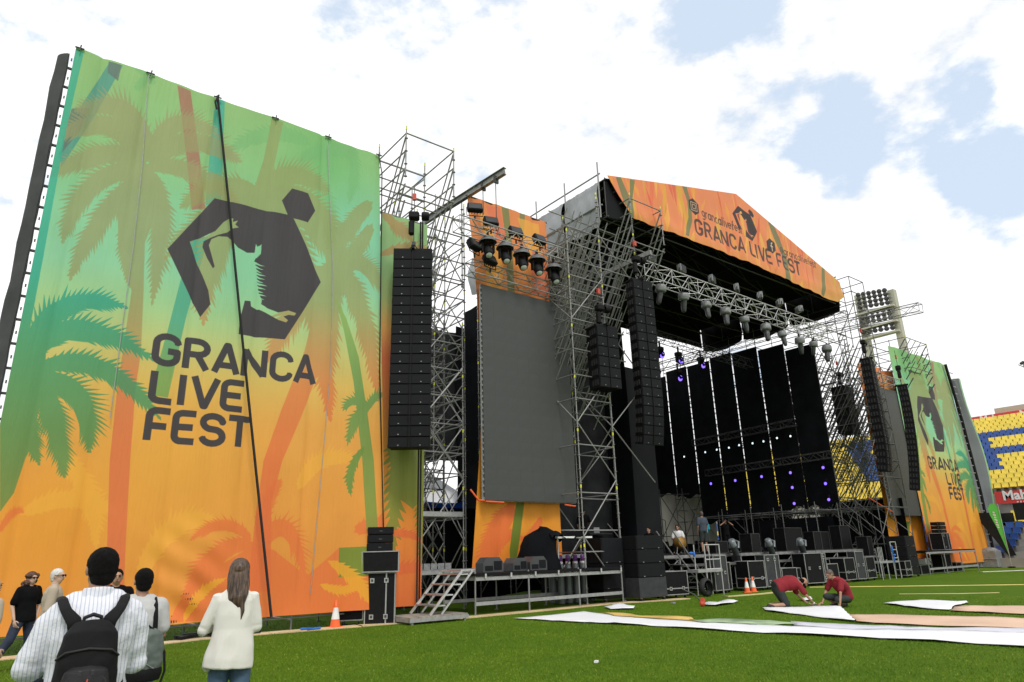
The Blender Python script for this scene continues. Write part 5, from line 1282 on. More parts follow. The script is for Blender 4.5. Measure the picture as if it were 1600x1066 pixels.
sub_stack('s', 18.1, 17.75, .98, 2.15, .9, R(-6), 2, .3, stack_name='just left of the main subwoofer stack')
sub_stack('s', 39.8, 17.0, 1.45, 2.08, .95, R(6), 3, .35, stack_name='beside the right video screen')

# row of cases in front of the stage
flight_case('square black case with silver edges right of the big subwoofer stack', 20.86, 17.3, 1.05, .7, .93, R(-10), lid=.26)
flight_case('small black case perched behind the square case', 20.85, 18.3, .72, .55, .72, R(-6), z=1.18, front='none', wheels=False)
fr = thing('ladder_frame', 'open white metal frame standing before the stage left of the cases', 'frame', (22.9, 17.15, 0))
for x_ in (-.42, .5):
    for y_ in (0, .5): tube_piece(fr, 'upright', (x_, y_, 0), (x_+.02, y_, 1.86), .026, 'alu')
for z_ in (.95, 1.3, 1.84): tube_piece(fr, 'rung', (-.42, 0, z_), (.5, 0, z_), .026, 'alu')
b = MB(); b.bb(-.95, .55, -.03, .5, .84, .95); b.build('deck_frame', M['alu_matt'], fr)
row = [('tall grey flat case leaning behind the white frame', 23.85, 17.5, .86, .4, 1.42, 'flat', 'laminate_grey', .5),
       ('black case with silver trim left of the two cones', 24.2, 17.55, .75, .6, 1.15, 'none', 'laminate', .5),
       ('tall silver trimmed case right of the two cones', 25.9, 17.25, .95, .7, 1.16, 'lid', 'laminate', .35),
       ('narrow case with scuffed grey face behind the kneeling worker', 27.0, 17.2, .82, .5, 1.38, 'door', 'laminate_grey', .5),
       ('low black case with white trim near the middle of the stage', 28.05, 17.1, .92, .6, .82, 'lid', 'laminate', .28),
       ('low dark case left of the tall black pair', 29.05, 17.5, .9, .6, .78, 'lid', 'laminate', .3),
       ('tall black case with door in the middle of the stage front', 30.1, 17.1, 1.1, .7, 1.38, 'flat', 'laminate', .5),
       ('narrow grey case leaning on the tall black case', 31.0, 17.2, .5, .6, 1.36, 'door', 'laminate_grey', .5),
       ('slanting black case with white rim behind the second worker', 31.85, 17.2, .85, .6, .88, 'none', 'laminate', .5),
       ('tall trimmed case left of the grey flat case on the right', 33.45, 17.2, 1.0, .7, 1.1, 'lid', 'laminate', .35),
       ('tall flat grey case in the right half of the stage front', 34.4, 17.15, .7, .4, 1.38, 'flat', 'laminate_grey', .5),
       ('tall trimmed case right of the flat grey case', 35.5, 17.2, .98, .7, 1.1, 'lid', 'laminate', .35),
       ('small silver edged case before the right subwoofer stack', 38.85, 16.9, .7, .5, .82, 'lid', 'laminate', .4)]
for lb, x, y, w_, d, h, frn, mt_, ld in row: flight_case(lb, x, y, w_, d, h, R(-12+rnd.random()*16), front=frn, mt=mt_, lid=ld)
for k, (x, y, z_, w_, h_, lb) in enumerate(((21.2, 20.6, 1.5, .9, .7, 'dark amplifier box at the left edge of the deck'), (28.6, 18.9, 1.5, .7, .8, 'dark box on the deck behind the moving lights'), (33.0, 19.6, 1.5, 1.5, 1.1, 'large black covered desk on the deck right of the middle'), (34.7, 19.3, 1.5, .6, .9, 'grey speaker box on the deck beside the black desk'), (36.0, 19.6, 1.5, 1.1, .9, 'dark equipment case on the deck at the right'), (37.4, 19.2, 1.5, .9, 1.2, 'tall equipment rack on the deck by the right drapes'), (37.9, 18.2, 1.1, .5, 1.0, 'slim dark rack beside the steps at the right'), (26.7, 19.4, 1.5, .9, .5, 'low black amplifier box in the middle of the deck'))):
    flight_case(lb, x, y, w_, .6, h_, R(rnd.random()*16-8), z=z_, front='none', wheels=False, mt='black' if k % 2 else 'laminate', name='equipment_box', cat='equipment')

# stage deck with its scaffold edge
dk = thing('stage_deck', 'black stage deck on an aluminium frame', 'stage', (20.6, 18.55, 0))
b = MB(); b.bb(0, 18.6, 0, 14.5, 1.42, 1.49); b.build('floor', M['laminate'], dk)
for k in range(9): b = MB(); b.bb(.02+k*2.05, 2.03+k*2.05, -.05, -.004, 1.36, 1.48); b.build('edge_beam', M['steel'], dk)
for k in range(10):
    tube_piece(dk, 'leg', (.05+k*2.05, 0, 0), (.05+k*2.05, 0, 1.37), .03, 'alu_matt'); 
    if k < 9: tube_piece(dk, 'brace', (.05+k*2.05, .02, .15), (2.05+k*2.05, .02, 1.3), .02, 'steel')
for k in range(9): tube_piece(dk, 'cross_rail', (.05+k*2.05, .0, .25), (2.05+k*2.05, .0, .25), .024, 'steel')
# second low step platform in front of the deck
fp = thing('front_platform', 'low aluminium framed platform along the foot of the stage', 'platform', (22.0, 17.95, 0))
for k in range(8): b = MB(); b.bb(k*2.05, 2.0+k*2.05, 0, .55, 1.08, 1.14); b.bb(k*2.05, 2.0+k*2.05, -.03, -.003, 1.04, 1.14, 1); b.build('deck_panel', [M['laminate'], M['steel_mid']], fp)
for k in range(9): tube_piece(fp, 'leg', (k*2.04, 0, 0), (k*2.04, 0, 1.06), .025, 'alu_matt')
# grey cylinder follow lights on the platform
for k, (x, z_) in enumerate(((25.9, 1.14), (28.6, 1.14), (31.2, 1.14))):
    t = thing('effect_projector', 'grey cylindrical effect projector tilted down on the platform, %s of three' % ords[k], 'effect machine', (x, 18.2, z_), R(20), 'grey effect projectors')
    ro = Matrix.Rotation(R(40), 3, 'Y')
    b = MB(); b.lathe([(.0, -.42), (.12, -.42), (.14, -.38), (.14, .12), (.15, .13), (.15, .18), (.14, .19), (.14, .42), (0, .42)], (0, 0, .55), 16, rot=Matrix.Rotation(R(-42), 3, 'Y')); b.build('barrel', M['cyl_grey'], t)
    b = MB(); b.tube([(-.0, -.18, .55), (.12, -.18, .8), (.28, 0, .86), (.12, .18, .8), (0, .18, .55)], .05, 8); b.build('yoke', M['cyl_grey'], t)
    b = MB(); b.box((.1, 0, .14), (.4, .3, .26), None, 0, .03); b.build('foot', M['black'], t)
# drum kit and a stair rail
t = thing('drum', 'brass coloured drum on its side on the stage deck', 'drum', (24.1, 19.6, 1.5)); t.scale = (.75, .75, .75)
b = MB(); ro = Matrix.Rotation(PI/2, 3, 'X') @ Matrix.Rotation(R(0), 3, 'Z')
b.lathe([(0, -.2), (.32, -.2), (.33, -.18), (.33, .18), (.32, .2), (0, .2)], (0, 0, .62), 20, rot=Matrix.Rotation(R(80), 3, 'X')); b.build('shell', M['brass'], t)
b = MB(); b.lathe([(.33, -.21), (.35, -.21), (.35, -.17), (.33, -.17)], (0, 0, .62), 20, rot=Matrix.Rotation(R(80), 3, 'X')); b.build('hoop', M['black'], t)
for a in (-.25, .25): tube_piece(t, 'leg', (a, 0, .4), (a*1.5, 0, 0), .014, 'alu')
for k, (x, y, h) in enumerate(((24.8, 19.4, 1.3), (25.3, 20.2, 1.5), (23.4, 19.7, 1.4), (29.6, 19.9, 1.6), (31.5, 20.5, 1.6))):
    t = thing('microphone_stand', 'thin black stand on the stage deck, %s from the left' % ords[(1, 2, 0, 3, 4)[k]], 'stand', (x, y, 1.49), k, 'thin stands on the stage deck')
    b = MB(); b.tube([(0, 0, .02), (0, 0, h)], .014, 6); b.tube([(0, 0, h), (.5, .1, h+.25)], .011, 6)
    b.build('pole', M['black'], t)
    for q in range(3): b = MB(); b.tube([(0, 0, .25), (.3*math.cos(q*2.1), .3*math.sin(q*2.1), .01)], .011, 5); b.build('leg', M['black'], t)
hr = thing('stair_rails', 'pair of slanting metal stair rails rising to the deck', 'stairs', (22.4, 17.8, 0))
for y_ in (0, .8):
    tube_piece(hr, 'rail', (.9, y_, .5), (-.9, y_, 2.4), .028, 'steel'); tube_piece(hr, 'rail', (.75, y_, .1), (-.75, y_, 1.55), .03, 'steel')
for k in range(6): b = MB(); b.bb(.55-k*.24, .8-k*.24, .02, .78, .2+k*.23, .23+k*.23); b.build('tread', M['alu_matt'], hr)
b = MB(); b.ball((22.25, 17.6, 1.55), (.15, .05, .05), 8); b.ball((22.42, 17.6, 1.5), (.06, .05, .10), 8); o = b.build('blue_rag', M['blue_cloth']); tag(o, 'bright blue rag tied to the stair rail left of the stage', 'rag')
b = MB(); b.ball((37.4, 16.9, 1.42), (.07, .05, .22), 8); b.ball((37.55, 16.9, 1.15), (.20, .04, .05), 8); b.ball((37.45, 16.9, .95), (.04, .04, .2), 8); o = b.build('blue_rag', M['blue_cloth']); tag(o, 'bright blue cloth hanging on the white steps at the right', 'rag')
b = MB(); b.lathe([(.25, 0), (.32, .04), (.33, .12), (.32, .2), (.25, .24)], (22.0, 17.0, .33), 18, rot=Matrix.Rotation(PI/2, 3, 'X')); o = b.build('wheel', M['rubber']); tag(o, 'black rubber wheel standing in the shade under the stair', 'wheel')
s2 = thing('steps', 'white metal steps and rail beside the right subwoofer stack', 'steps', (37.0, 17.0, 0))
for x_ in (-.9, -.2, .5, 1.1): tube_piece(s2, 'upright', (x_, 0, 0), (x_, 0, .95 if x_ < 0 else 1.78), .026, 'alu')
for z_ in (1.0, 1.4, 1.78): tube_piece(s2, 'rung', (.5, 0, z_), (1.1, 0, z_), .026, 'alu')
b = MB(); b.bb(-1.0, 1.1, -.03, .6, .78, .87); b.build('deck_frame', M['alu_matt'], s2)
for k in range(4): tube_piece(s2, 'baluster', (-.95+k*.14, 0, .9), (-.95+k*.14, 0, 1.55), .018, 'alu')
# riser on the right before the far banner
rr = thing('riser', 'low scaffold riser before the far right banner', 'riser', (42.5, 17.4, 0))
for x_ in (0, 2.3, 4.6, 6.9):
    for y_ in (0, 1.6): tube_piece(rr, 'leg', (x_, y_, 0), (x_, y_, 1.2), .03, 'steel')
for y_ in (0, 1.6):
    for z_ in (.3, 1.15): b = MB(); b.bb(0, 6.9, y_-.025, y_+.025, z_-.05, z_+.05); b.build('rail', M['alu_matt'], rr)
for k in range(3): b = MB(); b.bb(k*2.31, 2.28+k*2.31, -.03, 1.62, 1.21, 1.27); b.build('deck_panel', M['laminate'], rr)
flight_case('black case standing on the right riser', 46.9, 17.9, 1.3, .7, .95, R(5), z=1.28, front='door', wheels=False)
for k in range(3): small_cab('small black speaker on the right riser, %s of the stack of three' % ('lowest', 'middle', 'topmost')[k], (46.75, 17.9, 2.25+k*.22), R(4), 1.05, .2, .5, 'three small speakers on the right riser')
flight_case('dark case standing under the right riser', 46.3, 17.9, 1.2, .6, 1.0, 0, z=.02, front='lid', wheels=False)
for k, (x, w_) in enumerate(((43.6, 1.4), (48.2, .7))): flight_case('low black box under the right riser, %s' % ('near the subwoofers', 'near its right end')[k], x, 18.0, w_, .6, .5, 0, front='none', wheels=False)
flight_case('black boxes by the foot of the left banner rail', 12.9, 18.3, .9, .5, .4, 0, z=0, front='none', wheels=False) if False else None
# cloth sheeting behind the stage seen under the drapes
drape('vinyl_sheet', 'off white vinyl sheet closing the back corner of the stage under the drapes', mat('aged_vinyl', (.50, .47, .41), .6, 0, .12, 1.2, .5, 2), (38.2, 35.4), (42.6, 31.2), 2.0, 6.3, .18, n=20, cat='sheet')
br_ = thing('scaffold_screen', 'dark scaffold frame in front of the off white vinyl sheet', 'scaffold', (36.5, 33.0, 0))
sg = []
P4 = [Vector((0, 0, 0)), Vector((1.3, -.9, 0)), Vector((2.5, -1.9, 0)), Vector((3.3, -3.0, 0))]
for p in P4: sg.append((p, p+Vector((0, 0, 5.8))))
for a, c in zip(P4, P4[1:]): sg += [(a+Vector((0, 0, z)), c+Vector((0, 0, z))) for z in (2.6, 5.4)]+[(a+Vector((0, 0, 2.6)), c+Vector((0, 0, 5.4))), (a+Vector((0, 0, 5.4)), c+Vector((0, 0, 2.6)))]
pieces(br_, 'tube', sg, .03, 'steel_dark')

# litter along the banner foot
b = MB(); rg = random.Random(2)
for k in range(16): a = rg.random()*PI; b.box((4.3+rg.random()*1.5, 17.9+rg.random()*.4, .06+rg.random()*.05), (.5, .12, .06), Matrix.Rotation(a, 3, 'Z'))
o = b.build('cable_heap', M['black']); tag(o, 'flat heap of black cables and bags under the left banner', 'cables')
bs = thing('base_frame', 'low steel footing frame along the foot of the left banner', 'frame', (.5, 18.1, 0))
for x_ in (0, 2.1, 4.2, 6.3, 8.4):
    tube_piece(bs, 'standard', (x_, 0, 0), (x_, 0, 1.0), .026, 'steel'); tube_piece(bs, 'standard', (x_, 1.8, 0), (x_, 1.8, 1.0), .026, 'steel'); tube_piece(bs, 'cross_tube', (x_, 0, .25), (x_, 1.8, .25), .024, 'steel')
for y_ in (0, 1.8): tube_piece(bs, 'ledger', (0, y_, .3), (8.4, y_, .3), .026, 'steel')
b = MB(); b.tube([(6.9, 17.7, .05), (7.2, 17.6, .05), (7.0, 17.5, .04), (7.35, 17.55, .05)], .03, 6); o = b.build('blue_strap', M['blue_cloth']); tag(o, 'blue strap lying on the grass left of the traffic cone', 'strap')
b = MB(); b.box((18.0, 17.0, .02), (.1, .08, .04)); 
# scaffold behind the left banner, seen at its edges
scaffold('scaffold_wall', 'scaffold frame carrying the big left banner from behind', (.35, 2.9, 5.5, 8.3), (18.25, 20.0), [2.3, 4.3, 6.3, 8.3, 10.3, 12.3, 14.1], lambda x, y: 14.3, cap=60, small=True, brace_p=.5, seed=77)
# ================================================================ WHITE CLOTHS ON THE GRASS
def ground_cloth(label, pts, mt, name='ground_sheet', cat='sheet', wob=.03, z=.02, n=1, under=None):
    """an outline on the grass filled with a lightly rumpled sheet that has a hem"""
    P = [Vector((*p, 0)) for p in pts]; bm = bmesh.new(); vs = [bm.verts.new(p) for p in P]
    bm.faces.new(vs)
    bmesh.ops.triangulate(bm, faces=bm.faces)
    for _ in range(7):
        ed = [e for e in bm.edges if e.calc_length() > .45]
        if not ed: break
        bmesh.ops.subdivide_edges(bm, edges=ed, cuts=1); bmesh.ops.triangulate(bm, faces=bm.faces)
    for v in bm.verts:
        q = noise.noise(v.co*1.1+Vector((3, 1, 0)))+.5*noise.noise(v.co*3.1); v.co.z = z+max(0, wob*.5*(1+1.4*q))
        if v.is_boundary: v.co.x += .05*noise.noise(v.co*2.3); v.co.y += .05*noise.noise(v.co*2.7+Vector((5, 0, 0)))
    ex = bmesh.ops.extrude_face_region(bm, geom=bm.faces[:])
    for v in [g_ for g_ in ex['geom'] if isinstance(g_, bmesh.types.BMVert)]: v.co.z += .006
    bmesh.ops.recalc_face_normals(bm, faces=bm.faces)
    me = bpy.data.meshes.new(name); bm.to_mesh(me); bm.free(); me.materials.append(mt)
    for p in me.polygons: p.use_smooth = True
    o = link(name, me); return tag(o, label, cat)
def gp(*l): return [atz(*p)[:2] for p in l]
prn = mat('printed_backside', (.62, .36, .20), .65, 0, .2, .5); prn_g = mat('printed_green', (.30, .40, .24), .65, 0, .5, 1.6); prn_p = mat('printed_peach', (.66, .45, .32), .65, 0, .12, .8); prn_y = mat('printed_yellow', (.62, .42, .12), .65, 0, .35, 1.2)
ground_cloth('huge white printed cloth spread face down across the grass in the foreground', gp((803, 968), (860, 963.5), (912, 957.5), (960, 965), (1010, 969), (1100, 975), (1180, 979), (1300, 985), (1420, 988), (1600, 991), (1900, 997), (1900, 1036), (1600, 1013), (1460, 1004), (1300, 996), (1160, 989), (1000, 978.5), (900, 973.5)), M['white_print'], wob=.035)
ground_cloth('yellow printed edge folded up along the left part of the huge white cloth', gp((935, 961), (975, 961.5), (1000, 966), (1080, 968), (1090, 974), (1010, 969.5), (960, 965.5)), prn_y, 'cloth_fold', 'cloth', .07)
ground_cloth('green printed folds rising along the middle of the huge white cloth', gp((1075, 970.5), (1110, 969.5), (1150, 973), (1180, 972), (1230, 976), (1245, 979.5), (1170, 979), (1090, 975.3)), prn_g, 'cloth_fold', 'cloth', .07)
ground_cloth('peach printed edge showing along the right part of the huge white cloth', gp((1235, 974), (1320, 978), (1420, 982), (1600, 985), (1900, 990), (1900, 996.5), (1600, 990.5), (1420, 987), (1300, 984), (1240, 980)), mat('lavender_white', (.62, .62, .70), .6, 0, .08), 'cloth_fold', 'cloth', .03)
ground_cloth('white folded wedge of cloth under the hands of the two workers', gp((1190, 951), (1225, 950.5), (1262, 951), (1312, 949), (1322, 958), (1338, 973.5), (1300, 969), (1250, 962), (1196, 956)), M['white_print'], wob=.04)
ground_cloth('long orange printed cloth strip right of the workers', gp((1326, 962.5), (1400, 963), (1600, 968), (1900, 976), (1900, 993), (1600, 984.5), (1450, 979), (1340, 974)), prn_p, wob=.03, z=.015)
ground_cloth('white folded wedge of cloth at the far right of the pitch', gp((1379, 944.5), (1400, 941.5), (1510, 940.5), (1514, 943), (1490, 951), (1482, 955), (1440, 952)), M['white_print'], wob=.05)
ground_cloth('peach printed cloth strip beside the far right white wedge', gp((1492, 951), (1520, 948), (1600, 949.5), (1800, 953), (1800, 967), (1600, 961.5), (1484, 956)), prn_p, wob=.04, z=.015)
ground_cloth('small crumpled white cloth on the grass near the speaker stack', gp((944, 951), (955, 949), (962, 946), (975, 946.5), (984, 949), (993, 950), (990, 953), (955, 953.5)), M['white_print'], 'crumpled_cloth', 'cloth', .07)
ground_cloth('small white cloth on the grass behind the huge cloth', gp((1100, 945.5), (1108, 942), (1122, 942.5), (1140, 939.5), (1154, 941.5), (1140, 945), (1118, 948), (1104, 947.5)), M['white_print'], 'crumpled_cloth', 'cloth', .06)
ground_cloth('white scrap of cloth between the two workers', gp((1250, 938), (1262, 934.5), (1268, 936), (1270, 939), (1258, 940.5)), M['white_print'], 'crumpled_cloth', 'cloth', .06)
p = atz(1098, 948); b = MB(); b.ball((0, 0, .08), (.10, .07, .09), 8); b.tube([(0, 0, .1), (-.1, .2, .35), (-.25, .5, .5)], .02, 6, 1); b.box((.03, 0, .17), (.12, .08, .14), Matrix.Rotation(.5, 3, 'Y')); o = b.build('red_tool', [M['hoist_red'], M['steel_dark']]); o.location = p; tag(o, 'red hand tool with a dark shaft lying on the grass by a white cloth', 'tool')
p = atz(932, 1036); b = MB(); b.box((0, 0, .02), (.09, .06, .03), Matrix.Rotation(.6, 3, 'Z')); o = b.build('paper_scrap', M['white_pl']); o.location = p; tag(o, 'tiny white paper scrap alone on the foreground grass', 'litter')
p = atz(1052, 944); b = MB(); b.box((0, 0, .03), (.14, .1, .06), None, 0, .01); o = b.build('small_box', M['bagplastic']); o.location = p; tag(o, 'small pale box on the grass before the square case', 'box')

# ================================================================ GRANDSTAND
def seat_mesh(m, big=1.0):
    b = MB(); w_ = .44*big
    b.prism([(0, .40), (.42, .38), (.45, .43), (.08, .46), (.0, .85), (-.06, .84), (-.05, .42)], 'y', -w_/2, w_/2)
    b.v = [(-p[0], p[1], p[2]) for p in b.v]
    b.box((.05, 0, .2), (.06, .3, .4), None, 1)
    return b.mesh('seat', [m, M['concrete_d']])
SM = {'b': seat_mesh(M['blue_seat']), 'y': seat_mesh(M['yellow_seat'])}
def letter_blue(s_, d):
    """the blue letter shapes laid out in the yellow upper tier (x, y of the seat)"""
    lim_r = 20.5+(s_-65.0)*.41                       # left border of the F leans with the stair
    if 65.0 <= s_ <= 73.4 and lim_r-1.0 <= d <= lim_r+.25: return True
    if 71.9 <= s_ <= 73.4 and d <= lim_r+.2: return True
    if 68.2 <= s_ <= 69.6 and d <= lim_r-.6: return True
    if 65.0 <= s_ <= 75.6 and abs(d-(29.5+(s_-65)*.6)) < 1.1: return True
    if 74.2 <= s_ <= 75.6 and 32 < d < 35.2: return True
    return False
gs = thing('grandstand', 'yellow and blue stadium stand with red advertising boards at the right', 'grandstand', (62, 0, 0))
Y0, Y1 = 6.0, 48.0
b = MB(); poly = [(62-.4, 4.5)]
zz = 5.15
for k in range(21): poly += [(62+k*.8-.4, 5.15+k*.384), (62+k*.8+.4, 5.15+k*.384)]
poly += [(62+16.8, 5.15+20*.384), (62+18, 0), (62-.4, 0)]
bb_ = MB(); pp = [(x-62, z) for x, z in poly]; bb_.prism([(x, z) for x, z in pp], 'y', Y0, Y1); 
bb_.build('upper_terrace', M['concrete'], gs)
seats = []
for k in range(20):
    for j in range(int((Y1-Y0)/.52)):
        d = Y0+.3+j*.52; s_ = 62+k*.8
        if abs((d-8.5) % 12-6) < .45 and False: continue
        seats.append((s_, d, 5.15+k*.384, 'b' if letter_blue(s_, d) else 'y'))
low = []
b = MB(); poly = [(-7.0, 0), (-7.0, .55)]
for k in range(8): poly += [(-6.6+k*.75, .55+k*.40), (-6.6+(k+1)*.75, .55+k*.40)]
poly += [(-.6, 0)]
b.prism(poly, 'y', Y0, Y1); b.build('lower_terrace', M['concrete'], gs)
for k in range(8):
    for j in range(int((Y1-Y0)/.56)):
        d = Y0+.3+j*.56; s_ = 62-6.35+k*.75
        if 18.55 < d < 20.3: continue                 # aisle with blue steps
        if 16.2 < d < 17.0+.0*k: continue
        c = 'y' if (k >= 5 and (d-14+k*.6) % 5 < 3.2) else 'b'
        low.append((s_, d, .55+k*.40, c))
allS = sorted(seats+low, key=lambda q: (Vector((q[0], q[1], q[2]))-CAMV).length)
vis = [q for q in allS if (q[1] < 26.5+(q[0]-62)*.35 and q[1] > 8)]
near = set(id(q) for q in vis[:300])
vis300 = vis[:300]
for q in vis300:
    o = link('seat', SM[q[3]], gs); o.location = (q[0]-62, q[1], q[2])
for c in 'by':
    rest = [q for q in allS if id(q) not in near and q[3] == c]
    src = SM[c]; nv = len(src.vertices); co = np.empty(nv*3); src.vertices.foreach_get('co', co); co = co.reshape(-1, 3)
    V = (np.array([(q[0]-62, q[1], q[2]) for q in rest])[:, None, :]+co[None]).reshape(-1, 3)
    F = [tuple(p.vertices) for p in src.polygons]; MI = [p.material_index for p in src.polygons]
    fs = []; 
    for i in range(len(rest)): fs += [tuple(a+i*nv for a in f) for f in F]
    me = bpy.data.meshes.new('far_seats'); me.from_pydata(V.tolist(), [], fs); me.materials.append(src.materials[0]); me.materials.append(src.materials[1]); me.polygons.foreach_set('material_index', MI*len(rest))
    o = link('far_seats', me, gs); o['kind'] = 'stuff'; o['label'] = ('blue' if c == 'b' else 'yellow')+' seats filling the rest of the stand'
b = MB()
for k in range(10): b.bb(-6.9+k*.6, -6.3+k*.6, 18.7, 20.1, .3+k*.28-.2, .5+k*.32)
b.build('aisle_steps', M['steel_blue'], gs)
b = MB(); b.bb(-7.3, -7.1, Y0, Y1, 0, .6); b.build('front_wall', M['concrete'], gs)
b = MB(); b.bb(-.75, -.6, 8, 19.4, 4.35, 5.25); b.build('lower_board', M['red_board'], gs)
b = MB(); b.bb(16.7, 16.85, 6, 27.5, 12.95, 13.75); b.build('upper_board', M['red_board'], gs)
b = MB(); b.bb(-.72, -.6, 19.5, 24, 3.4, 4.2); b.build('yellow_wall', M['yellow_seat'], gs)
b = MB(); b.bb(16.9, 40, -20, 23.3, 10, 14.3); b.bb(17.5, 40, -20, 18, 14.3, 15.2); b.bb(18, 40, 28, 60, 10, 13.1); o = b.build('building', M['cream_wall']); o.location = (62, 0, 0); tag(o, 'plain tan building top showing above the highest row of yellow seats', 'building')
def text3(txt, loc, rot, size, mt, parent, name='lettering', ext=.004, off=.02, sx=1.0):
    c = bpy.data.curves.new(name, 'FONT'); c.body = txt; c.size = size; c.extrude = ext; c.offset = off*size; c.align_x = 'CENTER'; c.resolution_u = 3
    o = bpy.data.objects.new('tmp', c); col.objects.link(o); bpy.context.view_layer.update()
    me = bpy.data.meshes.new_from_object(o.evaluated_get(bpy.context.evaluated_depsgraph_get())); bpy.data.objects.remove(o)
    me.materials.clear(); me.materials.append(mt); me.name = name
    q = link(name, me, parent); q.location = loc; q.rotation_euler = rot; q.scale = (sx, 1, 1); return q
RT = (PI/2, 0, -PI/2)
for d in (10.6, 13.6, 17.6): text3('Mahou', (-.77, d, 4.62), RT, .95, M['white_paint'], gs, off=.03)
for d in (10.6, 13.6, 17.6): text3('* * * * *', (-.765, d, 4.28), RT, .3, M['white_paint'], gs)
for d in (9.5, 13.2, 16.6, 20.0, 23.4, 26.2): text3('Mahou', (16.68, d, 13.1), RT, .9, M['white_paint'], gs, off=.03)
# rails, black mesh and clutter before the stand
b = MB(); b.prism([(19.05, 3.6), (17.85, 3.55), (17.05, .75), (17.5, .7)], 'x', 55.2, 55.24); o = b.build('dark_banner', M['mesh_black']); tag(o, 'dark mesh banner slanting down in front of the blue seats', 'mesh banner')
b = MB(); b.bb(55.9, 56.0, 8.5, 16.8, 3.0, 4.1); b.bb(55.9, 56.0, 16.9, 19.5, 2.9, 3.5); o = b.build('dark_banner', M['mesh_black']); tag(o, 'dark mesh band stretched across the lower stand near its red board', 'mesh banner')
fl = thing('feather_flag', 'bright green teardrop flag on a pole before the blue seats', 'flag', (54, 17.1, 0))
b = MB(); pts = [(0, .9), (.10, 1.6), (.28, 2.6), (.48, 3.4), (.50, 3.8), (.34, 4.1), (.08, 4.05), (-.06, 3.6), (-.06, 2.6), (-.04, 1.6)]
b.prism([(y*1.15-.0, z) for y, z in pts], 'x', -.008, .008); b.build('flag_cloth', M['green_flag'], fl)
tube_piece(fl, 'pole', (-.02, -.03, 0), (-.02, -.05, 4.05), .02, 'alu')
b = MB(); b.ball((0, 0, .05), (.25, .25, .05), 10); b.build('foot', M['black'], fl)
q = text3('TICKETS', (-.02, .24, 2.9), (PI/2, -PI/2+.12, -PI/2), .38, M['white_paint'], fl) if False else None
b = MB(); vs = []
for k in range(7): b.box((-.014, .22+.012*k, 2.55+k*.16), (.004, .12+.05*(k % 2), .09), Matrix.Rotation(.5, 3, 'X'))
b.build('white_print', M['white_paint'], fl)
for k, (x, y, w_, h_) in enumerate(((54.6, 19.3, .9, 1.2), (54.8, 18.4, 1.0, 1.3), (54.3, 21.6, 1.2, 1.1))):
    b = MB(); b.bb(-.5, .5, -w_/2, w_/2, 0, h_*.85, 0, .05); b.ball((0, 0, h_*.85), (.5, w_/2, .2), 10); b.tube([(-.5, -w_/2, h_*.4), (-.53, 0, h_*.45), (-.5, w_/2, h_*.4)], .03, 6)
    o = b.build('wrapped_load', M['bagplastic'] if k < 2 else M['white_paint']); o.location = (x, y, 0); tag(o, 'pale wrapped load by the stand wall, %s' % ('right one beneath the green flag', 'middle one', 'white one beside the far banner')[[1, 0, 2][k]], 'load', 'wrapped loads before the stand')

# floodlight mast beyond the stage
fm = thing('floodlight_mast', 'tall stadium floodlight mast with rows of round lamps behind the right tower', 'floodlight mast', (105, 40, 0))
def my_(px, py): a = atx(px, py, 105); return (a[1]-40, a[2])
MC = mat('mast_concrete', (.45, .44, .36), .8, 0, .1, .4)
for (px, py) in ((1341, 462), (1393, 454)):
    y0_, z0_ = my_(px, py); b = MB(); b.bb(-.5, .5, y0_-.45, y0_+.45, 0, z0_); b.build('mast_leg', MC, fm)
b = MB(); b.lathe([(.0, -.30), (.20, -.25), (.37, .05), (.37, .12), (0, .12)], (0, 0, 0), 10, rot=Matrix.Rotation(R(-105), 3, 'Y')); LM = b.mesh('lamp', M['steel_dark'])
rows = [(463, 456), (469, 462), (476, 468.5), (482, 475), (493, 485), (500, 492), (506, 498), (515, 508), (521, 514)]
for r_, (ya, yb) in enumerate(rows):
    sh = r_*1.6; A_ = my_(1346+sh*.7, ya); B_ = my_(1387+sh*1.0, yb)
    for i in range(6):
        t_ = i/5; o = link('lamp', LM, fm); o.location = (-1.0, A_[0]+(B_[0]-A_[0])*t_, A_[1]+(B_[1]-A_[1])*t_)
    tube_piece(fm, 'gantry_rail', (-.7, A_[0]+.6, A_[1]-.55), (-.7, B_[0]-.6, B_[1]-.55), .07, 'steel')
    if r_ in (3, 6, 8): b = MB(); b.bb(-1.3, -.3, B_[0]-.8, A_[0]+.8, (A_[1]+B_[1])/2-1.0, (A_[1]+B_[1])/2-.75); b.build('walkway', MC, fm)
# second mast's lamps just entering the frame at the right edge
p = aty(1596, 568, 30); t = thing('lamp_cluster', 'small cluster of dark lamps at the right edge against the sky', 'floodlight', p)
for k in range(3): o = link('lamp', LM, t); o.location = (k*.9, 0, .3*(k % 2)); o.scale = (.6, .6, .6)
tube_piece(t, 'pole', (2.2, .3, -p[2]), (2.2, .3, .6), .12, 'steel'); tube_piece(t, 'arm', (-.4, .3, -.2), (2.2, .3, -.2), .06, 'steel')
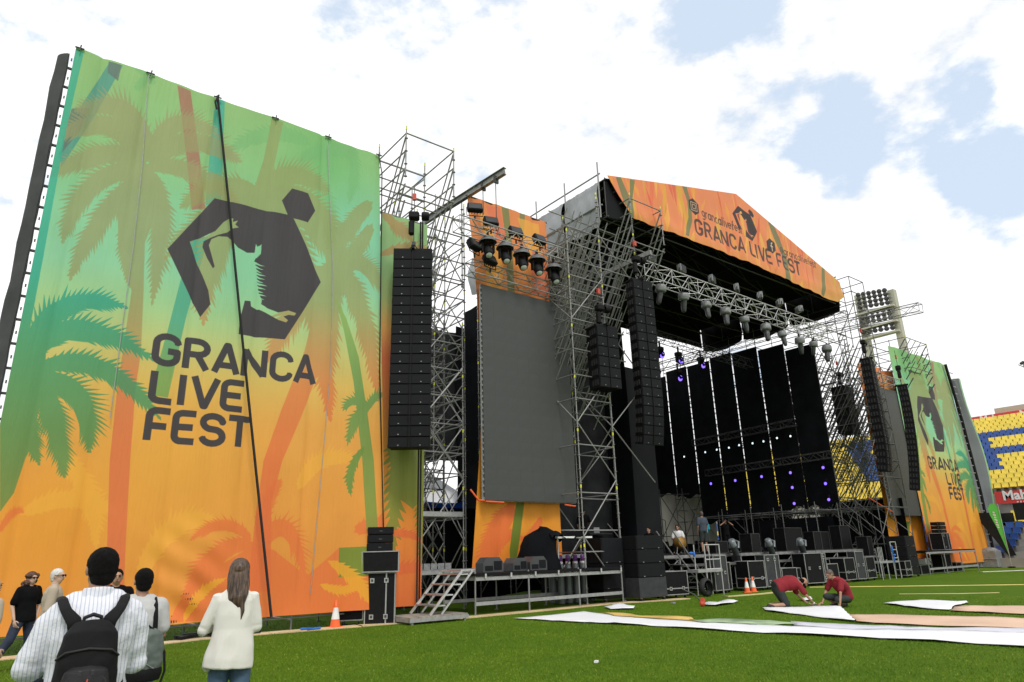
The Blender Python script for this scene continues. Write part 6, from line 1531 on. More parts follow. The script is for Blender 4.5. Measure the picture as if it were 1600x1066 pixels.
# ================================================================ PEOPLE
def remesh(mb, vox, smooth=4, wr=None, seed=0):
    me = mb.mesh('tmp', [])
    o = bpy.data.objects.new('tmp', me); col.objects.link(o)
    m = o.modifiers.new('r', 'REMESH'); m.mode = 'VOXEL'; m.voxel_size = vox
    s_ = o.modifiers.new('s', 'SMOOTH'); s_.iterations = smooth; s_.factor = .5
    dg = bpy.context.evaluated_depsgraph_get()
    r = bpy.data.meshes.new_from_object(o.evaluated_get(dg)); bpy.data.objects.remove(o); bpy.data.meshes.remove(me)
    if wr:                                     # creases of cloth: (amplitude, scale vector)
        nv = len(r.vertices); co = [v.co.copy() for v in r.vertices]; nn = [v.normal.copy() for v in r.vertices]
        for i, v in enumerate(r.vertices):
            q = co[i]; p = Vector((q.x*wr[1][0]+seed, q.y*wr[1][1], q.z*wr[1][2]))
            d = noise.noise(p)+.55*noise.noise(p*2.1+Vector((9, 0, seed))); d2 = 1-abs(noise.noise(p*1.3+Vector((0, 7, 0))))*2
            v.co = q+nn[i]*wr[0]*(d*.6+d2*.5)
    r.polygons.foreach_set('use_smooth', [True]*len(r.polygons)); r.update()
    return r
def etube(b, pts, rx, ry, side=(1, 0, 0), n=16, m=0):
    pts = [Vector(p) for p in pts]; vs = []; fs = []
    for i, p in enumerate(pts):
        t = (pts[min(i+1, len(pts)-1)]-pts[max(i-1, 0)]).normalized(); a = Vector(side); a = (a-t*a.dot(t)).normalized(); c = t.cross(a)
        for k in range(n): an = 2*PI*k/n; vs.append(p+a*math.cos(an)*rx[i]+c*math.sin(an)*ry[i])
    for i in range(len(pts)-1):
        for k in range(n): j = (k+1) % n; fs.append((i*n+k, i*n+j, i*n+n+j, i*n+n+k))
    fs.append(tuple(range(n))[::-1]); o = (len(pts)-1)*n; fs.append(tuple(range(o, o+n)))
    b.add(vs, fs, m, True)
def limb(b, pts, r, n=12):
    """tapered limb with rounded joints; extra rings keep the taper smooth"""
    P, Rr = [], []
    for i in range(len(pts)-1):
        for k in range(4):
            t = k/4; P.append(Vector(pts[i]).lerp(Vector(pts[i+1]), t)); Rr.append(r[i]+(r[i+1]-r[i])*t)
    P.append(Vector(pts[-1])); Rr.append(r[-1])
    b.tube(P, Rr, n); 
    for p, q in zip(pts, r): b.ball(p, q*.99, n)
def hand(b, wr, d, up, s=1.0, curl=.5, side=1):
    """palm, four fingers of unequal length and a thumb; d = pointing direction, up = back of the hand"""
    wr = Vector(wr); d = Vector(d).normalized(); up = Vector(up); up = (up-d*up.dot(d)).normalized(); sd_ = d.cross(up)*side
    pc = wr+d*.05*s
    q = Matrix((sd_, d, up)).transposed(); b.ball(pc, (.042*s, .055*s, .016*s), 10, 0, q)
    for k, L in enumerate((.072, .082, .076, .060)):
        base = wr+d*.092*s+sd_*(-.030+.020*k)*s; c = curl*(1+.08*k)
        m1 = base+(d*math.cos(c*.6)-up*math.sin(c*.6))*L*.5*s; m2 = m1+(d*math.cos(c*1.5)-up*math.sin(c*1.5))*L*.55*s
        b.tube([base-d*.02*s, base, m1, m2], [.0095*s, .0095*s, .0085*s, .0065*s], 7)
    b0 = wr+d*.03*s-sd_*.034*s; b1 = b0+(d*.6-sd_*.8-up*.2).normalized()*.035*s; b2 = b1+(d*.9-sd_*.3-up*.35).normalized()*.032*s
    b.tube([b0, b1, b2], [.013*s, .011*s, .008*s], 7)
SK = {'tan': mat('skin_tan', (.40, .22, .14), .5, 0, .08, 9), 'light': mat('skin_light', (.55, .35, .26), .5, 0, .08, 9), 'brown': mat('skin_brown', (.30, .155, .095), .5, 0, .08, 9)}
M['hair_black'] = mat('hair_black', (.006, .005, .005), .75, 0, .5, 60, .8, 220, spec=.12)
M['hair_white'] = mat('hair_white', (.62, .61, .58), .6, 0, .2, 50, .4, 90)
M['hair_curl'] = mat('hair_auburn', (.085, .032, .020), .5, 0, .5, 40, .6, 60)
M['hair_grey'] = mat('hair_greying', (.09, .07, .06), .6, 0, .4, 60)
def hair_long_mat():
    m = mat('hair_long_brown', (.10, .062, .040), .45, 0, .1); t = m.node_tree; b = t.nodes['Principled BSDF']
    tcn = t.nodes.new('ShaderNodeTexCoord'); mp_ = t.nodes.new('ShaderNodeMapping'); mp_.inputs['Scale'].default_value = (70, 70, 3); n = t.nodes.new('ShaderNodeTexNoise'); n.inputs['Scale'].default_value = 1; n.inputs['Detail'].default_value = 3
    t.links.new(tcn.outputs['Object'], mp_.inputs[0]); t.links.new(mp_.outputs[0], n.inputs['Vector'])
    r = t.nodes.new('ShaderNodeValToRGB'); r.color_ramp.elements[0].position = .35; r.color_ramp.elements[0].color = (.022, .011, .007, 1); r.color_ramp.elements[1].position = .68; r.color_ramp.elements[1].color = (.13, .078, .046, 1)
    t.links.new(n.outputs['Fac'], r.inputs[0]); t.links.new(r.outputs[0], b.inputs['Base Color'])
    bp = t.nodes.new('ShaderNodeBump'); bp.inputs['Strength'].default_value = .6; bp.inputs['Distance'].default_value = .01; t.links.new(n.outputs['Fac'], bp.inputs['Height']); t.links.new(bp.outputs[0], b.inputs['Normal'])
    return m
M['hair_long'] = hair_long_mat()
def stripe_mat():
    m = mat('striped_shirt', (.74, .75, .80), .75, 0, .05, 3, .25, 60); t = m.node_tree; b = t.nodes['Principled BSDF']
    tcn = t.nodes.new('ShaderNodeTexCoord'); w_ = t.nodes.new('ShaderNodeTexWave'); w_.wave_type = 'BANDS'; w_.bands_direction = 'X'
    w_.inputs['Scale'].default_value = 16; w_.inputs['Distortion'].default_value = .9; w_.inputs['Detail'].default_value = 1; w_.inputs['Detail Scale'].default_value = .6
    t.links.new(tcn.outputs['Object'], w_.inputs['Vector'])
    r = t.nodes.new('ShaderNodeValToRGB'); r.color_ramp.elements[0].position = .02; r.color_ramp.elements[0].color = (.42, .45, .55, 1); r.color_ramp.elements[1].position = .22; r.color_ramp.elements[1].color = (.70, .71, .76, 1)
    t.links.new(w_.outputs['Fac'], r.inputs[0]); t.links.new(r.outputs[0], b.inputs['Base Color']); return m
CL = {'stripe': stripe_mat(), 'white_jacket': mat('cream_jacket', (.74, .72, .66), .8, 0, .04, 3, .3, 250), 'jeans': mat('blue_jeans', (.06, .105, .17), .8, 0, .35, 9, .3, 150), 'dark_jeans': mat('dark_jeans', (.014, .022, .05), .8, 0, .3, 9), 'black': mat('black_knit', (.006, .006, .007), .95, 0, .2, 6, spec=.1), 'grey_t': mat('grey_tshirt', (.48, .48, .47), .85, 0, .06, 5, .2, 200), 'beige': mat('beige_blazer', (.42, .35, .27), .85, 0, .08, 5), 'red': mat('crimson_tshirt', (.22, .008, .016), .85, 0, .12, 5), 'dark_shorts': mat('dark_work_shorts', (.022, .03, .028), .85, 0, .2, 5), 'navy': mat('slate_tshirt', (.05, .065, .09), .85), 'cyan': mat('cyan_tshirt', (.0, .36, .48), .8), 'sand_shoe': mat('sand_trainers', (.45, .41, .34), .8), 'black_shoe': mat('black_shoes', (.02, .02, .02), .6), 'white': mat('plain_white_shirt', (.7, .7, .7), .8)}
def person(label, loc, rz, J, skin='tan', top=None, bottom=None, shoes='black_shoe', hair='short', hairm='hair_black', s=1.0, vox=.014, sleeve='short', torso=(1, 1), shorts=False, glasses=False, beard=False, wrk=.006, group=None, headyaw=0, headpitch=0, hands=True, lh=None, rh=None, hem=0.0, neckc=True, topvox=None):
    """J: joints pel, che, neck, head, shL, shR, elL, elR, wrL, wrR, hipL, hipR, knL, knR, anL, anR (metres, facing +y)"""
    t = thing('person', label, 'person', loc, rz, group); t.scale = (s, s, s)
    j = {k: Vector(v) for k, v in J.items()}; tx, ty = torso
    HR = Matrix.Rotation(headyaw, 3, 'Z') @ Matrix.Rotation(headpitch, 3, 'X'); hd = j['head']
    def H_(x, y, z): return hd+HR @ Vector((x, y, z))
    up = (j['neck']-j['pel']); L = up.length; u = up/L
    side = (j['shR']-j['shL']).normalized()
    def tp(f): return j['pel']+up*f+(j['che']-(j['pel']+up*.62))*math.sin(PI*min(1, max(0, f)))
    b = MB()
    fr = (-.12, .0, .2, .42, .62, .8, .92, 1.0)
    RXs = [.135, .165, .150, .145, .165, .170, .12, .062]; RYs = [.10, .115, .105, .10, .115, .105, .085, .06]
    etube(b, [tp(f) for f in fr], [r*tx for r in RXs[:-1]]+[.06], [r*ty for r in RYs[:-1]]+[.058], side)
    b.tube([tp(.93), j['neck'], H_(0, -.015, -.06)], [.07, .058, .055], 12)
    b.ball(hd+HR @ Vector((0, -.012, .025)), (.076, .094, .095), 16, 0, HR); b.ball(H_(0, .018, -.045), (.058, .066, .068), 14, 0, HR); b.ball(H_(0, .05, -.088), (.028, .026, .022), 10, 0, HR)
    b.tube([H_(0, .085, .012), H_(0, .108, -.022)], [.010, .0155], 8); b.ball(H_(0, .105, -.026), (.017, .014, .012), 8, 0, HR); b.ball(H_(0, .082, .03), (.055, .018, .012), 10, 0, HR)
    b.ball(H_(0, .082, -.058), (.024, .012, .010), 8, 0, HR)
    for s_ in (-1, 1): b.ball(H_(s_*.077, -.012, -.01), (.012, .02, .032), 8, 0, HR)
    for sd_ in 'LR':
        limb(b, [j['sh'+sd_], j['el'+sd_], j['wr'+sd_]], [.042, .037, .026]); limb(b, [j['hip'+sd_], j['kn'+sd_], j['an'+sd_]], [.082, .055, .038])
        ft = j['an'+sd_]; d = Vector((0, 1, 0)) if 'ft'+sd_ not in j else j['ft'+sd_]-ft; b.tube([ft, ft+d.normalized()*.14-Vector((0, 0, .03)) if 'ft'+sd_ not in j else ft+d], [.036, .026], 8)
    me = remesh(b, vox, 3)
    b = MB()
    for sd_, hh in (('L', lh), ('R', rh)):
        d = (j['wr'+sd_]-j['el'+sd_]).normalized() if hh is None else Vector(hh[0]); upv = Vector((0, 0, 1)) if hh is None else Vector(hh[1])
        if abs(d.dot(upv.normalized())) > .9: upv = Vector((1 if sd_ == 'R' else -1, 0, 0))
        hand(b, j['wr'+sd_], d, upv, 1.0, .7 if hh is None else hh[2], 1 if sd_ == 'R' else -1)
    hm = b.mesh('h', [])
    bm = bmesh.new(); bm.from_mesh(me); bm.from_mesh(hm); bm.to_mesh(me); bm.free(); me.polygons.foreach_set('use_smooth', [True]*len(me.polygons))
    me.materials.append(SK[skin]); me.name = 'body'; link('body', me, t)
    # face details
    if glasses:
        b = MB()
        for s_ in (-1, 1): b.ball(H_(s_*.033, .098, .008), (.028, .006, .020), 10, 0, HR); b.tube([H_(s_*.06, .09, .012), H_(s_*.08, -.01, .01)], .004, 5)
        b.tube([H_(-.02, .1, .012), H_(.02, .1, .012)], .004, 5); b.build('sunglasses', M['black'], t)
    else:
        for s_ in (-1, 1): b = MB(); b.ball(H_(s_*.030, .083, .008), (.013, .008, .008), 8, 0, HR); b.build('eye', M['black'], t)
        b = MB()
        for s_ in (-1, 1): b.tube([H_(s_*.015, .098, .028), H_(s_*.046, .088, .03)], .005, 5)
        b.build('eyebrows', M[hairm], t)
    b = MB(); b.tube([H_(-.022, .088, -.057), H_(0, .095, -.056), H_(.022, .088, -.057)], .004, 5); b.build('lips', mat('lips', (.30, .11, .09), .5, var=0) if 'lips' not in M else M['lips'], t)
    if beard:
        b = MB(); b.ball(H_(0, .045, -.085), (.052, .06, .05), 12, 0, HR); b.ball(H_(-.05, .01, -.05), (.02, .045, .05), 8, 0, HR); b.ball(H_(.05, .01, -.05), (.02, .045, .05), 8, 0, HR)
        r_ = remesh(b, .009, 3, (.003, (30, 30, 30))); r_.materials.append(M['hair_black']); link('beard', r_, t)
    if hair != 'none':
        b = MB()
        if hair == 'short':
            b.ball(H_(0, -.020, .034), (.0825, .098, .090), 18, 0, HR); b.ball(H_(0, -.034, .0), (.080, .082, .075), 14, 0, HR); b.ball(H_(0, -.045, -.045), (.066, .062, .055), 14, 0, HR)
        elif hair == 'balding':
            b.ball(H_(0, -.045, .015), (.083, .075, .075), 16, 0, HR)
        elif hair == 'long':
            b.ball(H_(0, -.020, .040), (.092, .105, .095), 18, 0, HR)
            etube(b, [H_(0, -.055, .06), H_(0, -.075, -.03), H_(.008, -.10, -.13), H_(.015, -.125, -.22), H_(.045, -.135, -.30)], [.088, .098, .100, .085, .03], [.05, .05, .042, .035, .02], (1, 0, 0))
            b.tube([H_(.05, -.125, -.24), H_(.065, -.145, -.34), H_(.055, -.15, -.42)], [.028, .016, .004], 8)
        elif hair == 'curly':
            rg = random.Random(4); b.ball(H_(0, -.02, .04), (.095, .10, .09), 16, 0, HR)
            for k in range(34):
                a = rg.random()*2*PI; z_ = .06-rg.random()*.26; x_ = math.cos(a)*(.09+.03*rg.random()); y_ = math.sin(a)*.085-.03
                if y_ > .03 and abs(x_) < .085: continue
                b.ball(H_(x_, y_, z_), .032+.012*rg.random(), 8)
        hm_ = remesh(b, .006 if vox < .016 else .012, 2, (.0022 if hair in ('short', 'balding') else .004, (38, 38, 30 if hair != 'long' else 5)), 3)
        if hair in ('short', 'balding'):          # keep the hair line off the face
            bm = bmesh.new(); bm.from_mesh(hm_)
            iv = HR.inverted()
            for v in bm.verts:
                q = iv @ (v.co-hd)
                lim = -.01+.075*min(1, max(0, (q.z+.03)/.09))
                if q.y > lim: q.y = lim; v.co = hd+HR @ q
                if hair == 'balding' and q.z > .075: q.z = .075; v.co = hd+HR @ (q*.96)
            bm.to_mesh(hm_); bm.free()
        hm_.materials.append(M[hairm]); hm_.name = 'hair'; link('hair', hm_, t)
    # clothes
    if top:
        b = MB(); g = .016
        fr2 = [-.12-hem, -.02-hem*.4, .2, .42, .62, .8, .92, .985]
        etube(b, [tp(f) for f in fr2], [.170*tx+g+hem*.05, .172*tx+g, .160*tx+g, .158*tx+g, .178*tx+g, .182*tx+g, .13*tx+g, .058+g*.9], [.118*ty+g+hem*.05, .122*ty+g, .115*ty+g, .115*ty+g, .128*ty+g, .118*ty+g, .095*ty+g*.6, .055+g*.9], side)
        for sd_ in 'LR':
            e = j['el'+sd_]; w_ = j['wr'+sd_]; sh = j['sh'+sd_]
            b.tube([j['neck']+u*.0-Vector((0, 0, .02)), (j['neck']+sh)*.5+u*.005, sh-u*.02], [.052, .056, .058], 10); b.ball(sh-u*.02, .058, 10)
            if sleeve == 'long': limb(b, [sh-side*(0), e, e.lerp(w_, .92)], [.068+g*.6, .056+g*.8, .040+g*.5])
            elif sleeve == 'loose': limb(b, [sh-side*(.03 if sd_ == 'R' else -.03)-Vector((0, 0, .03)), sh.lerp(e, .25), e, e.lerp(w_, .9)], [.062+g*.6, .064+g*.6, .062+g*.6, .046+g*.5])
            else: limb(b, [sh, sh.lerp(e, .72)], [.070+g*.5, .066+g*.6])
        tm = remesh(b, topvox or vox, 3, (wrk, (7, 7, 5)), 2); tm.materials.append(CL[top]); tm.name = 'top'; link('shirt', tm, t)
    if bottom:
        b = MB(); g = .010
        etube(b, [tp(-.16), tp(-.05), tp(.12)], [.150*tx+g, .172*tx+g, .158*tx], [.11*ty+g, .122*ty+g, .110*ty], side)
        for sd_ in 'LR':
            k_ = j['kn'+sd_]; a_ = j['an'+sd_]
            if shorts: limb(b, [j['hip'+sd_], k_.lerp(j['hip'+sd_], .04)], [.098+g, .074+g])
            else: limb(b, [j['hip'+sd_], k_, a_.lerp(k_, .06)], [.094+g, .066+g, .058+g])
        bm_ = remesh(b, vox, 3, (wrk*.8, (8, 8, 6)), 5); bm_.materials.append(CL[bottom]); bm_.name = 'trousers'; link('shorts' if shorts else 'trousers', bm_, t)
    if shoes:
        for sd_ in 'LR':
            a_ = j['an'+sd_]; d = (j['ft'+sd_]-a_) if 'ft'+sd_ in j else Vector((0, .15, -.05)); b = MB()
            b.tube([a_-d*.25+Vector((0, 0, -.035)), a_+d*.3+Vector((0, 0, -.02)), a_+d*1.0+Vector((0, 0, -.012)), a_+d*1.25+Vector((0, 0, -.012))], [.042, .052, .042, .025], 10); b.ball(a_+Vector((0, 0, -.02)), .05, 10); b.ball(a_-d*.25+Vector((0, 0, -.035)), .042, 10); b.ball(a_+d*1.25+Vector((0, 0, -.012)), .025, 8)
            r_ = remesh(b, .012, 2); r_.materials.append(CL[shoes]); link('shoe', r_, t)
    return t
M['lips'] = mat('lips', (.30, .11, .09), .5, var=0)
STAND = dict(pel=(0, 0, .97), che=(0, -.01, 1.27), neck=(0, 0, 1.50), head=(0, .02, 1.635), shL=(-.175, 0, 1.42), shR=(.175, 0, 1.42), elL=(-.23, -.02, 1.13), elR=(.23, -.02, 1.13), wrL=(-.22, .08, .88), wrR=(.22, .08, .88), hipL=(-.09, 0, .91), hipR=(.09, 0, .91), knL=(-.10, .02, .50), knR=(.10, .02, .50), anL=(-.11, -.02, .09), anR=(.11, -.02, .09))
def pose(**k): d = dict(STAND); d.update(k); return d
def face(x, y, add=0): return -math.atan2(x, y)+R(add)

# 1 man in the striped shirt with the black backpack, seen from behind
x, y = .64, 4.76
man = person('man seen from behind in white striped shirt with black backpack, nearest the camera', (x, y, 0), face(x, y, 2), pose(shL=(-.185, 0, 1.42), shR=(.185, 0, 1.42), elL=(-.275, .02, 1.14), elR=(.235, .06, 1.13), wrL=(-.16, .27, 1.16), wrR=(.12, .27, 1.13), head=(.0, .03, 1.640), che=(0, -.03, 1.27)), 'brown', 'stripe', 'dark_jeans', s=1.0, vox=.012, sleeve='loose', torso=(1.14, 1.20), wrk=.017, headyaw=R(14), hem=.10, topvox=.010)
b = MB(); etube(b, [(0, -.005, 1.455), (0, -.01, 1.50), (0, -.005, 1.535)], [.096, .082, .078], [.088, .078, .075]); r_ = remesh(b, .008, 2, (.003, (12, 12, 12))); r_.materials.append(CL['stripe']); link('collar', r_, man)
bp = thing('backpack', 'black backpack with wide straps and thin red zip cord on the striped shirt', 'backpack', (x-.015, y, .0), face(x, y, 2)); bp.scale = (.86, .93, .985)
M['pack'] = mat('black_nylon', (.006, .006, .0065), .7, 0, .25, 8, .35, 400, spec=.2); M['pack2'] = mat('black_nylon_shiny', (.009, .009, .010), .5, 0, .2, 8, .3, 200, spec=.3)
b = MB(); etube(b, [(0, -.29, .78), (0, -.32, .85), (0, -.33, 1.02), (0, -.32, 1.2), (0, -.30, 1.33), (0, -.27, 1.385)], [.165, .185, .180, .165, .145, .10], [.09, .12, .125, .115, .09, .045], n=24)
r_ = remesh(b, .010, 2, (.006, (9, 9, 9)), 1); r_.materials.append(M['pack']); link('main_bag', r_, bp)
b = MB(); etube(b, [(0, -.42, .78), (0, -.435, .88), (0, -.435, 1.06), (0, -.42, 1.16), (0, -.40, 1.19)], [.125, .14, .14, .115, .07], [.05, .06, .055, .04, .02], n=24)
r_ = remesh(b, .009, 2, (.005, (10, 10, 10)), 4); r_.materials.append(M['pack2']); link('front_pocket', r_, bp)
for s_ in (-1, 1):
    b = MB(); etube(b, [(s_*.185, -.31, .80), (s_*.20, -.31, .92), (s_*.185, -.31, 1.05)], [.025, .045, .02], [.07, .085, .06]); r_ = remesh(b, .010, 2, (.006, (14, 14, 14)), 2); r_.materials.append(M['pack']); link('side_pocket', r_, bp)
    b = MB(); etube(b, [(s_*.075, -.25, 1.33), (s_*.10, -.245, 1.40), (s_*.150, -.19, 1.455), (s_*.175, -.10, 1.500), (s_*.180, .0, 1.512), (s_*.185, .11, 1.46), (s_*.19, .18, 1.36)], [.045, .040, .032, .031, .031, .030, .028], [.012]*7, (1, 0, 0), 12)
    b.build('shoulder_strap', M['pack'], bp)
    b = MB(); b.tube([(s_*.19, -.26, .90), (s_*.215, -.17, .98), (s_*.22, -.06, 1.10)], .010, 6); b.build('lower_strap', M['pack'], bp)
b = MB(); b.tube([(-.055, -.27, 1.37), (-.045, -.275, 1.415), (0, -.28, 1.43), (.045, -.275, 1.415), (.055, -.27, 1.37)], .011, 8); b.build('handle', M['pack2'], bp)
b = MB(); b.tube([(.01, -.485, 1.13), (.004, -.505, 1.05), (-.012, -.505, .92), (-.02, -.495, .80)], .0042, 6); b.build('zip_cord', M['hoist_red'], bp)
b = MB(); b.tube([(-.125, -.43, .80), (-.13, -.455, 1.0), (-.10, -.455, 1.12), (-.04, -.45, 1.165), (.04, -.45, 1.165), (.10, -.455, 1.12), (.13, -.455, 1.0), (.125, -.43, .80)], .0055, 6); b.tube([(-.165, -.35, 1.22), (-.12, -.405, 1.255), (0, -.43, 1.27), (.12, -.405, 1.255), (.165, -.35, 1.22)], .006, 6); b.build('zip', M['rubber'], bp)
for s_ in (-1, 1): b = MB(); b.box((s_*.032, -.462, 1.155), (.02, .012, .028), None, 0, .003); b.build('zip_pull', M['laminate_grey'], bp)

# 2 woman in the cream blazer
x, y = 2.06, 6.92
wj = person('woman with long brown hair in cream white blazer and jeans, seen from behind', (x, y, 0), face(x, y, -4), pose(pel=(0, 0, .99), shL=(-.140, 0, 1.365), shR=(.140, 0, 1.365), neck=(0, .0, 1.46), head=(.01, .03, 1.59), che=(0, -.01, 1.25), elL=(-.262, .02, 1.09), elR=(.20, .02, 1.10), wrL=(-.11, .23, 1.17), wrR=(.10, .21, 1.15), hipL=(-.085, 0, .92), hipR=(.085, 0, .92)), 'light', None, 'jeans', hair='long', hairm='hair_long', s=.985, vox=.012, torso=(.88, .9))
b = MB(); etube(b, [(-.02, -.01, .77), (-.015, -.01, .84), (0, -.0, .96), (0, 0, 1.10), (0, -.005, 1.22), (0, 0, 1.34), (0, 0, 1.41), (0, .0, 1.455)], [.218, .212, .196, .170, .163, .165, .13, .07], [.155, .152, .142, .124, .12, .11, .085, .06], n=28)
limb(b, [(-.15, 0, 1.36), (-.195, .01, 1.25), (-.262, .02, 1.09), (-.12, .21, 1.16)], [.056, .056, .053, .042]); limb(b, [(.15, 0, 1.36), (.18, .01, 1.25), (.20, .02, 1.10), (.11, .19, 1.14)], [.056, .055, .052, .042])
b.ball((-.160, 0, 1.385), (.045, .055, .024), 10); b.ball((.160, 0, 1.385), (.045, .055, .024), 10); b.ball((-.19, -.03, .785), (.045, .035, .045), 8)
r_ = remesh(b, .009, 3, (.011, (6, 6, 2.6)), 6); r_.materials.append(CL['white_jacket']); link('blazer', r_, wj)
b = MB(); etube(b, [(0, -.01, 1.43), (0, -.015, 1.475), (0, -.01, 1.485)], [.088, .07, .06], [.078, .066, .055]); r_ = remesh(b, .008, 2); r_.materials.append(CL['white_jacket']); link('blazer_collar', r_, wj)

# 3 man in the grey t-shirt
x, y = 1.30, 7.12
gm = person('young man seen from behind in light grey t-shirt with a black strap on the shoulder', (x, y, 0), face(x, y, 6), pose(elR=(.22, -.01, 1.14), wrR=(.15, .22, 1.12), shR=(.165, 0, 1.41), elL=(-.24, .05, 1.14), wrL=(-.12, .25, 1.1), che=(0, -.02, 1.27)), 'brown', 'grey_t', 'jeans', s=.93, vox=.013, torso=(1.06, 1.08), wrk=.009, headyaw=R(10), hem=.12)
sb = thing('camera_bag', 'grey green shoulder bag with black base held beside the man in grey t-shirt', 'bag', (x+.02, y-.30, 0), face(x, y, 12))
b = MB(); etube(b, [(0, 0, .80), (0, 0, .88), (0, 0, 1.0), (0, 0, 1.10), (0, 0, 1.14)], [.13, .15, .145, .12, .07], [.09, .10, .095, .08, .04], n=20); r_ = remesh(b, .010, 2, (.010, (10, 10, 10)), 3); r_.materials.append(mat('grey_green_nylon', (.10, .125, .11), .6, 0, .25, 9)); link('main_bag', r_, sb)
b = MB(); etube(b, [(0, 0, .74), (0, 0, .80), (0, 0, .84)], [.14, .155, .152], [.10, .108, .105], n=18); r_ = remesh(b, .012, 2); r_.materials.append(M['pack']); link('base', r_, sb)
b = MB(); b.tube([(.13, 0, 1.0), (.15, -.03, .95), (.17, -.02, .80), (.14, -.05, .72)], .010, 6); b.tube([(-.06, -.02, 1.12), (0, -.03, 1.17), (.06, -.02, 1.12)], .01, 6); b.build('strap', M['pack'], sb)
b = MB(); b.tube([(.0, -.11, .97), (.0, -.108, .88), (.06, -.105, .84)], .004, 5); b.build('zip', M['bagplastic'], sb)
b = MB(); etube(b, [(.15, -.10, 1.0), (.14, -.150, 1.12), (.128, -.150, 1.30), (.118, -.115, 1.42), (.112, -.03, 1.485), (.108, .08, 1.46), (.10, .14, 1.34)], [.021]*7, [.006]*7, (1, 0, 0), 8); b.build('bag_strap', M['pack'], gm)

# 4 woman in black by the banner
wb = person('woman in black t-shirt with curly auburn hair and sunglasses striding by the left banner', (1.0, 15.5, 0), R(180+38-4), pose(che=(0, -.02, 1.27), pel=(0, 0, .93), neck=(.0, 0, 1.46), head=(0, .02, 1.59), shL=(-.165, 0, 1.38), shR=(.165, 0, 1.38), elL=(-.27, -.02, 1.10), elR=(.24, -.04, 1.1), wrR=(.235, .06, .86), wrL=(-.2, .05, .87), hipL=(-.09, 0, .87), hipR=(.09, 0, .87), knR=(.26, .05, .50), anR=(.50, -.05, .12), knL=(-.12, .05, .48), anL=(-.16, .0, .09)), 'light', 'black', 'dark_jeans', 'sand_shoe', hair='curly', hairm='hair_curl', s=.94, vox=.015, torso=(1.08, 1.15), glasses=True, hem=.08)
# 5 white haired man
person('white haired man in beige blazer and dark glasses behind the backpack man', (1.16, 13.0, 0), R(-38-62), pose(), 'light', 'beige', 'dark_jeans', hair='short', hairm='hair_white', s=.94, vox=.016, sleeve='long', glasses=True, hem=.2, headyaw=R(-25))
# 6 dark haired man, only the upper half of the face shows
person('dark haired man whose forehead and eyes show above the striped shoulder', (1.74, 11.4, 0), R(180-6), pose(), 'tan', 'black', 'dark_jeans', s=.925, vox=.016, sleeve='short')
# 7 man cut by the left edge of the frame
person('person cut off by the left edge of the photo, only half a head showing', (.30, 10.42, 0), R(-60), pose(), 'light', 'beige', 'dark_jeans', hair='none', hairm='hair_grey', s=.90, vox=.018)

# two workers in crimson on the grass, y forward
w1 = person('bearded worker in crimson t-shirt kneeling on hands and knees over the white cloth', (19.10, 11.72, 0), R(-38-88), dict(pel=(0, -.30, .50), che=(0, .0, .60), neck=(0, .26, .60), head=(0, .40, .60), shL=(-.18, .18, .56), shR=(.18, .18, .56), elL=(-.22, .28, .30), elR=(.22, .32, .30), wrL=(-.12, .46, .09), wrR=(.16, .52, .09), hipL=(-.10, -.32, .45), hipR=(.10, -.32, .45), knL=(-.12, -.12, .09), knR=(.12, -.16, .09), anL=(-.13, -.52, .08), anR=(.13, -.55, .08), ftL=(-.13, -.60, .02), ftR=(.13, -.63, .02)), 'tan', 'red', 'dark_shorts', hair='balding', hairm='hair_black', s=1.12, vox=.014, torso=(1.3, 1.4), shorts=True, beard=True, headpitch=R(-30), lh=((.2, .9, -.2), (0, 0, 1), .35), rh=((-.2, .9, -.2), (0, 0, 1), .35))
w2 = person('short haired worker in crimson t-shirt crouching on the grass by the white cloth', (20.05, 10.72, 0), R(-38+105), dict(pel=(0, -.14, .24), che=(0, -.06, .50), neck=(0, .14, .70), head=(0, .24, .80), shL=(-.19, .08, .63), shR=(.19, .08, .63), elL=(-.28, .22, .36), elR=(.24, .24, .38), wrL=(-.30, .30, .10), wrR=(.18, .44, .12), hipL=(-.10, -.12, .20), hipR=(.10, -.12, .20), knL=(-.20, .28, .20), knR=(.16, .34, .26), anL=(-.05, -.05, .08), anR=(.18, .06, .08)), 'tan', 'red', 'dark_shorts', hair='short', hairm='hair_grey', s=1.10, vox=.014, torso=(1.18, 1.2), shorts=True, headpitch=R(-30), lh=((0, .6, -.8), (0, 1, .5), .3), rh=((0, .9, -.3), (0, 0, 1), .4))
b = MB(); b.tube([(-.055, .5, .10), (-.02, .52, .12)], .001, 5); 
b = MB(); b.lathe([(.033, -.02), (.034, .02)], (.157, .505, .105), 10, rot=Matrix.Rotation(R(70), 3, 'X')); b.build('white_wristband', M['white_paint'], w1)

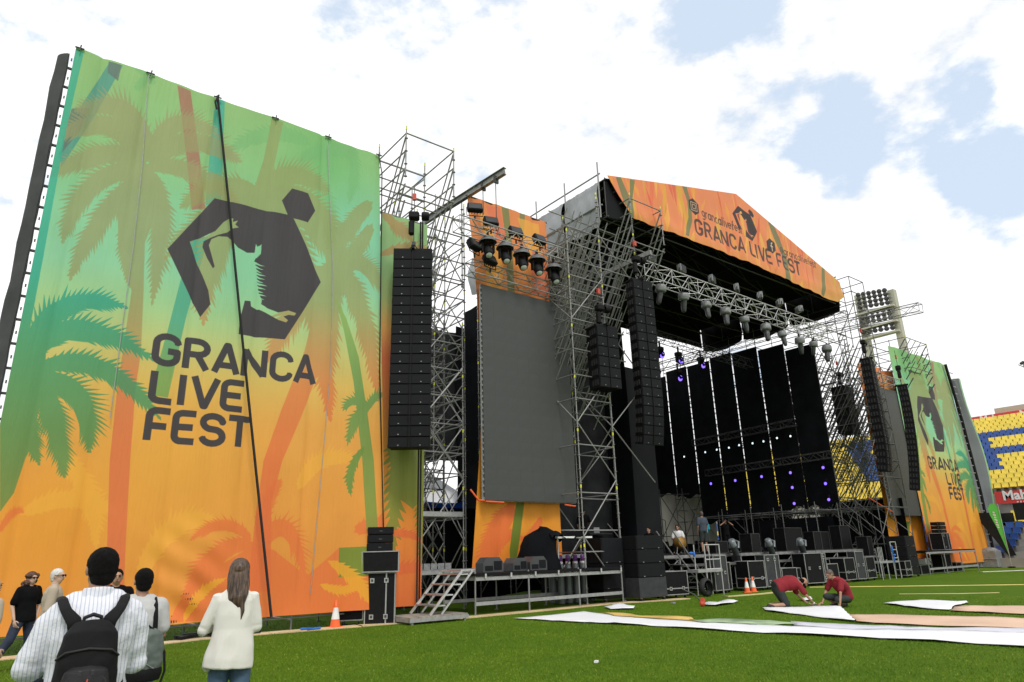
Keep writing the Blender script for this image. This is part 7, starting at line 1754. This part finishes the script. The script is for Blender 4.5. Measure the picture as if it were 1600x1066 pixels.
# crew on and behind the stage
person('crew man in slate t-shirt standing on the stage deck with his back turned', (25.75, 19.6, 1.5), R(-20), pose(), 'tan', 'navy', 'dark_shorts', s=1.03, vox=.02, shorts=True, hairm='hair_grey')
person('crew member in bright cyan t-shirt bending beside the slate shirted man', (26.5, 20.1, 1.5), R(-60), pose(che=(0, .06, 1.2), neck=(0, .16, 1.38), head=(0, .24, 1.5), shL=(-.17, .1, 1.3), shR=(.17, .1, 1.3), elL=(-.2, .2, 1.05), elR=(.2, .2, 1.05), wrL=(-.1, .38, 1.0), wrR=(.1, .38, 1.0)), 'tan', 'cyan', 'dark_shorts', s=.95, vox=.02, shorts=True)
person('crew man in white shirt sitting beside the drum on the stage', (25.0, 20.4, 1.35), R(120), pose(pel=(0, 0, .62), che=(0, 0, .9), neck=(0, .03, 1.15), head=(0, .06, 1.29), shL=(-.17, 0, 1.07), shR=(.17, 0, 1.07), elL=(-.25, .08, .8), elR=(.25, .08, .8), wrL=(-.15, .32, .8), wrR=(.15, .32, .8), hipL=(-.1, .02, .56), hipR=(.1, .02, .56), knL=(-.15, .42, .55), knR=(.15, .42, .55), anL=(-.15, .45, .24), anR=(.15, .45, .24)), 'tan', 'white', 'black', s=1, vox=.02)
ph = person('photographer in black raising a camera to the eye on the stage deck', (28.0, 20.0, 1.5), R(180-30), pose(elL=(-.36, .12, 1.42), elR=(.36, .12, 1.42), wrL=(-.09, .2, 1.6), wrR=(.09, .2, 1.6)), 'tan', 'black', 'black', s=.86, vox=.02)
b = MB(); b.box((0, .2, 1.64), (.14, .08, .1), None, 0, .01); b.lathe([(.04, 0), (.045, .12)], (0, .24, 1.64), 12, rot=Matrix.Rotation(-PI/2, 3, 'X')); o = b.build('camera', M['black']); o.location = (28.0, 20.0, 1.5); o.rotation_euler = (0, 0, R(150)); o.scale = (.86, .86, .86); tag(o, 'black camera held up by the photographer on the stage', 'camera')
person('crew member in black leaning behind the subwoofer stack', (21.4, 18.9, 1.0), R(100), pose(), 'tan', 'black', 'black', s=.9, vox=.02)
person('crew member in black standing at the desk behind the tower beams', (18.9, 20.0, 1.62), R(-60), pose(elR=(.25, .1, 1.2), wrR=(.1, .28, 1.42)), 'tan', 'black', 'black', s=.98, vox=.02)
dkk = thing('crew_desk', 'crew platform with desk behind the tower beams', 'platform', (17.0, 19.95, 0))
b = MB(); b.bb(-.2, 3.6, -.1, 1.2, 1.55, 1.62); b.build('deck_panel', M['laminate'], dkk)
b = MB(); b.bb(-.2, 3.6, -.14, -.101, 1.5, 1.63); b.build('edge_beam', M['alu_matt'], dkk)
b = MB(); b.bb(2.2, 3.4, .0, .5, 2.35, 2.4); b.bb(2.5, 2.8, .1, .12, 2.41, 2.62, 1); b.build('desktop', [M['laminate_grey'], M['bagplastic']], dkk)
for x_ in (0, 3.4): tube_piece(dkk, 'leg', (x_, 0, 0), (x_, 0, 1.55), .03, 'alu_matt')
tube_piece(dkk, 'rail', (-.2, -.12, 2.5), (3.6, -.12, 2.5), .03, 'alu_matt')
person('distant person bending by the foot of the far right banner', (56.6, 18.0, 0), R(100), pose(che=(0, .1, 1.2), neck=(0, .35, 1.2), head=(0, .46, 1.15), shL=(-.17, .28, 1.15), shR=(.17, .28, 1.15), elL=(-.2, .35, .9), elR=(.2, .35, .9), wrL=(-.1, .45, .65), wrR=(.1, .45, .65)), 'tan', 'red', 'white', s=.98, vox=.03)
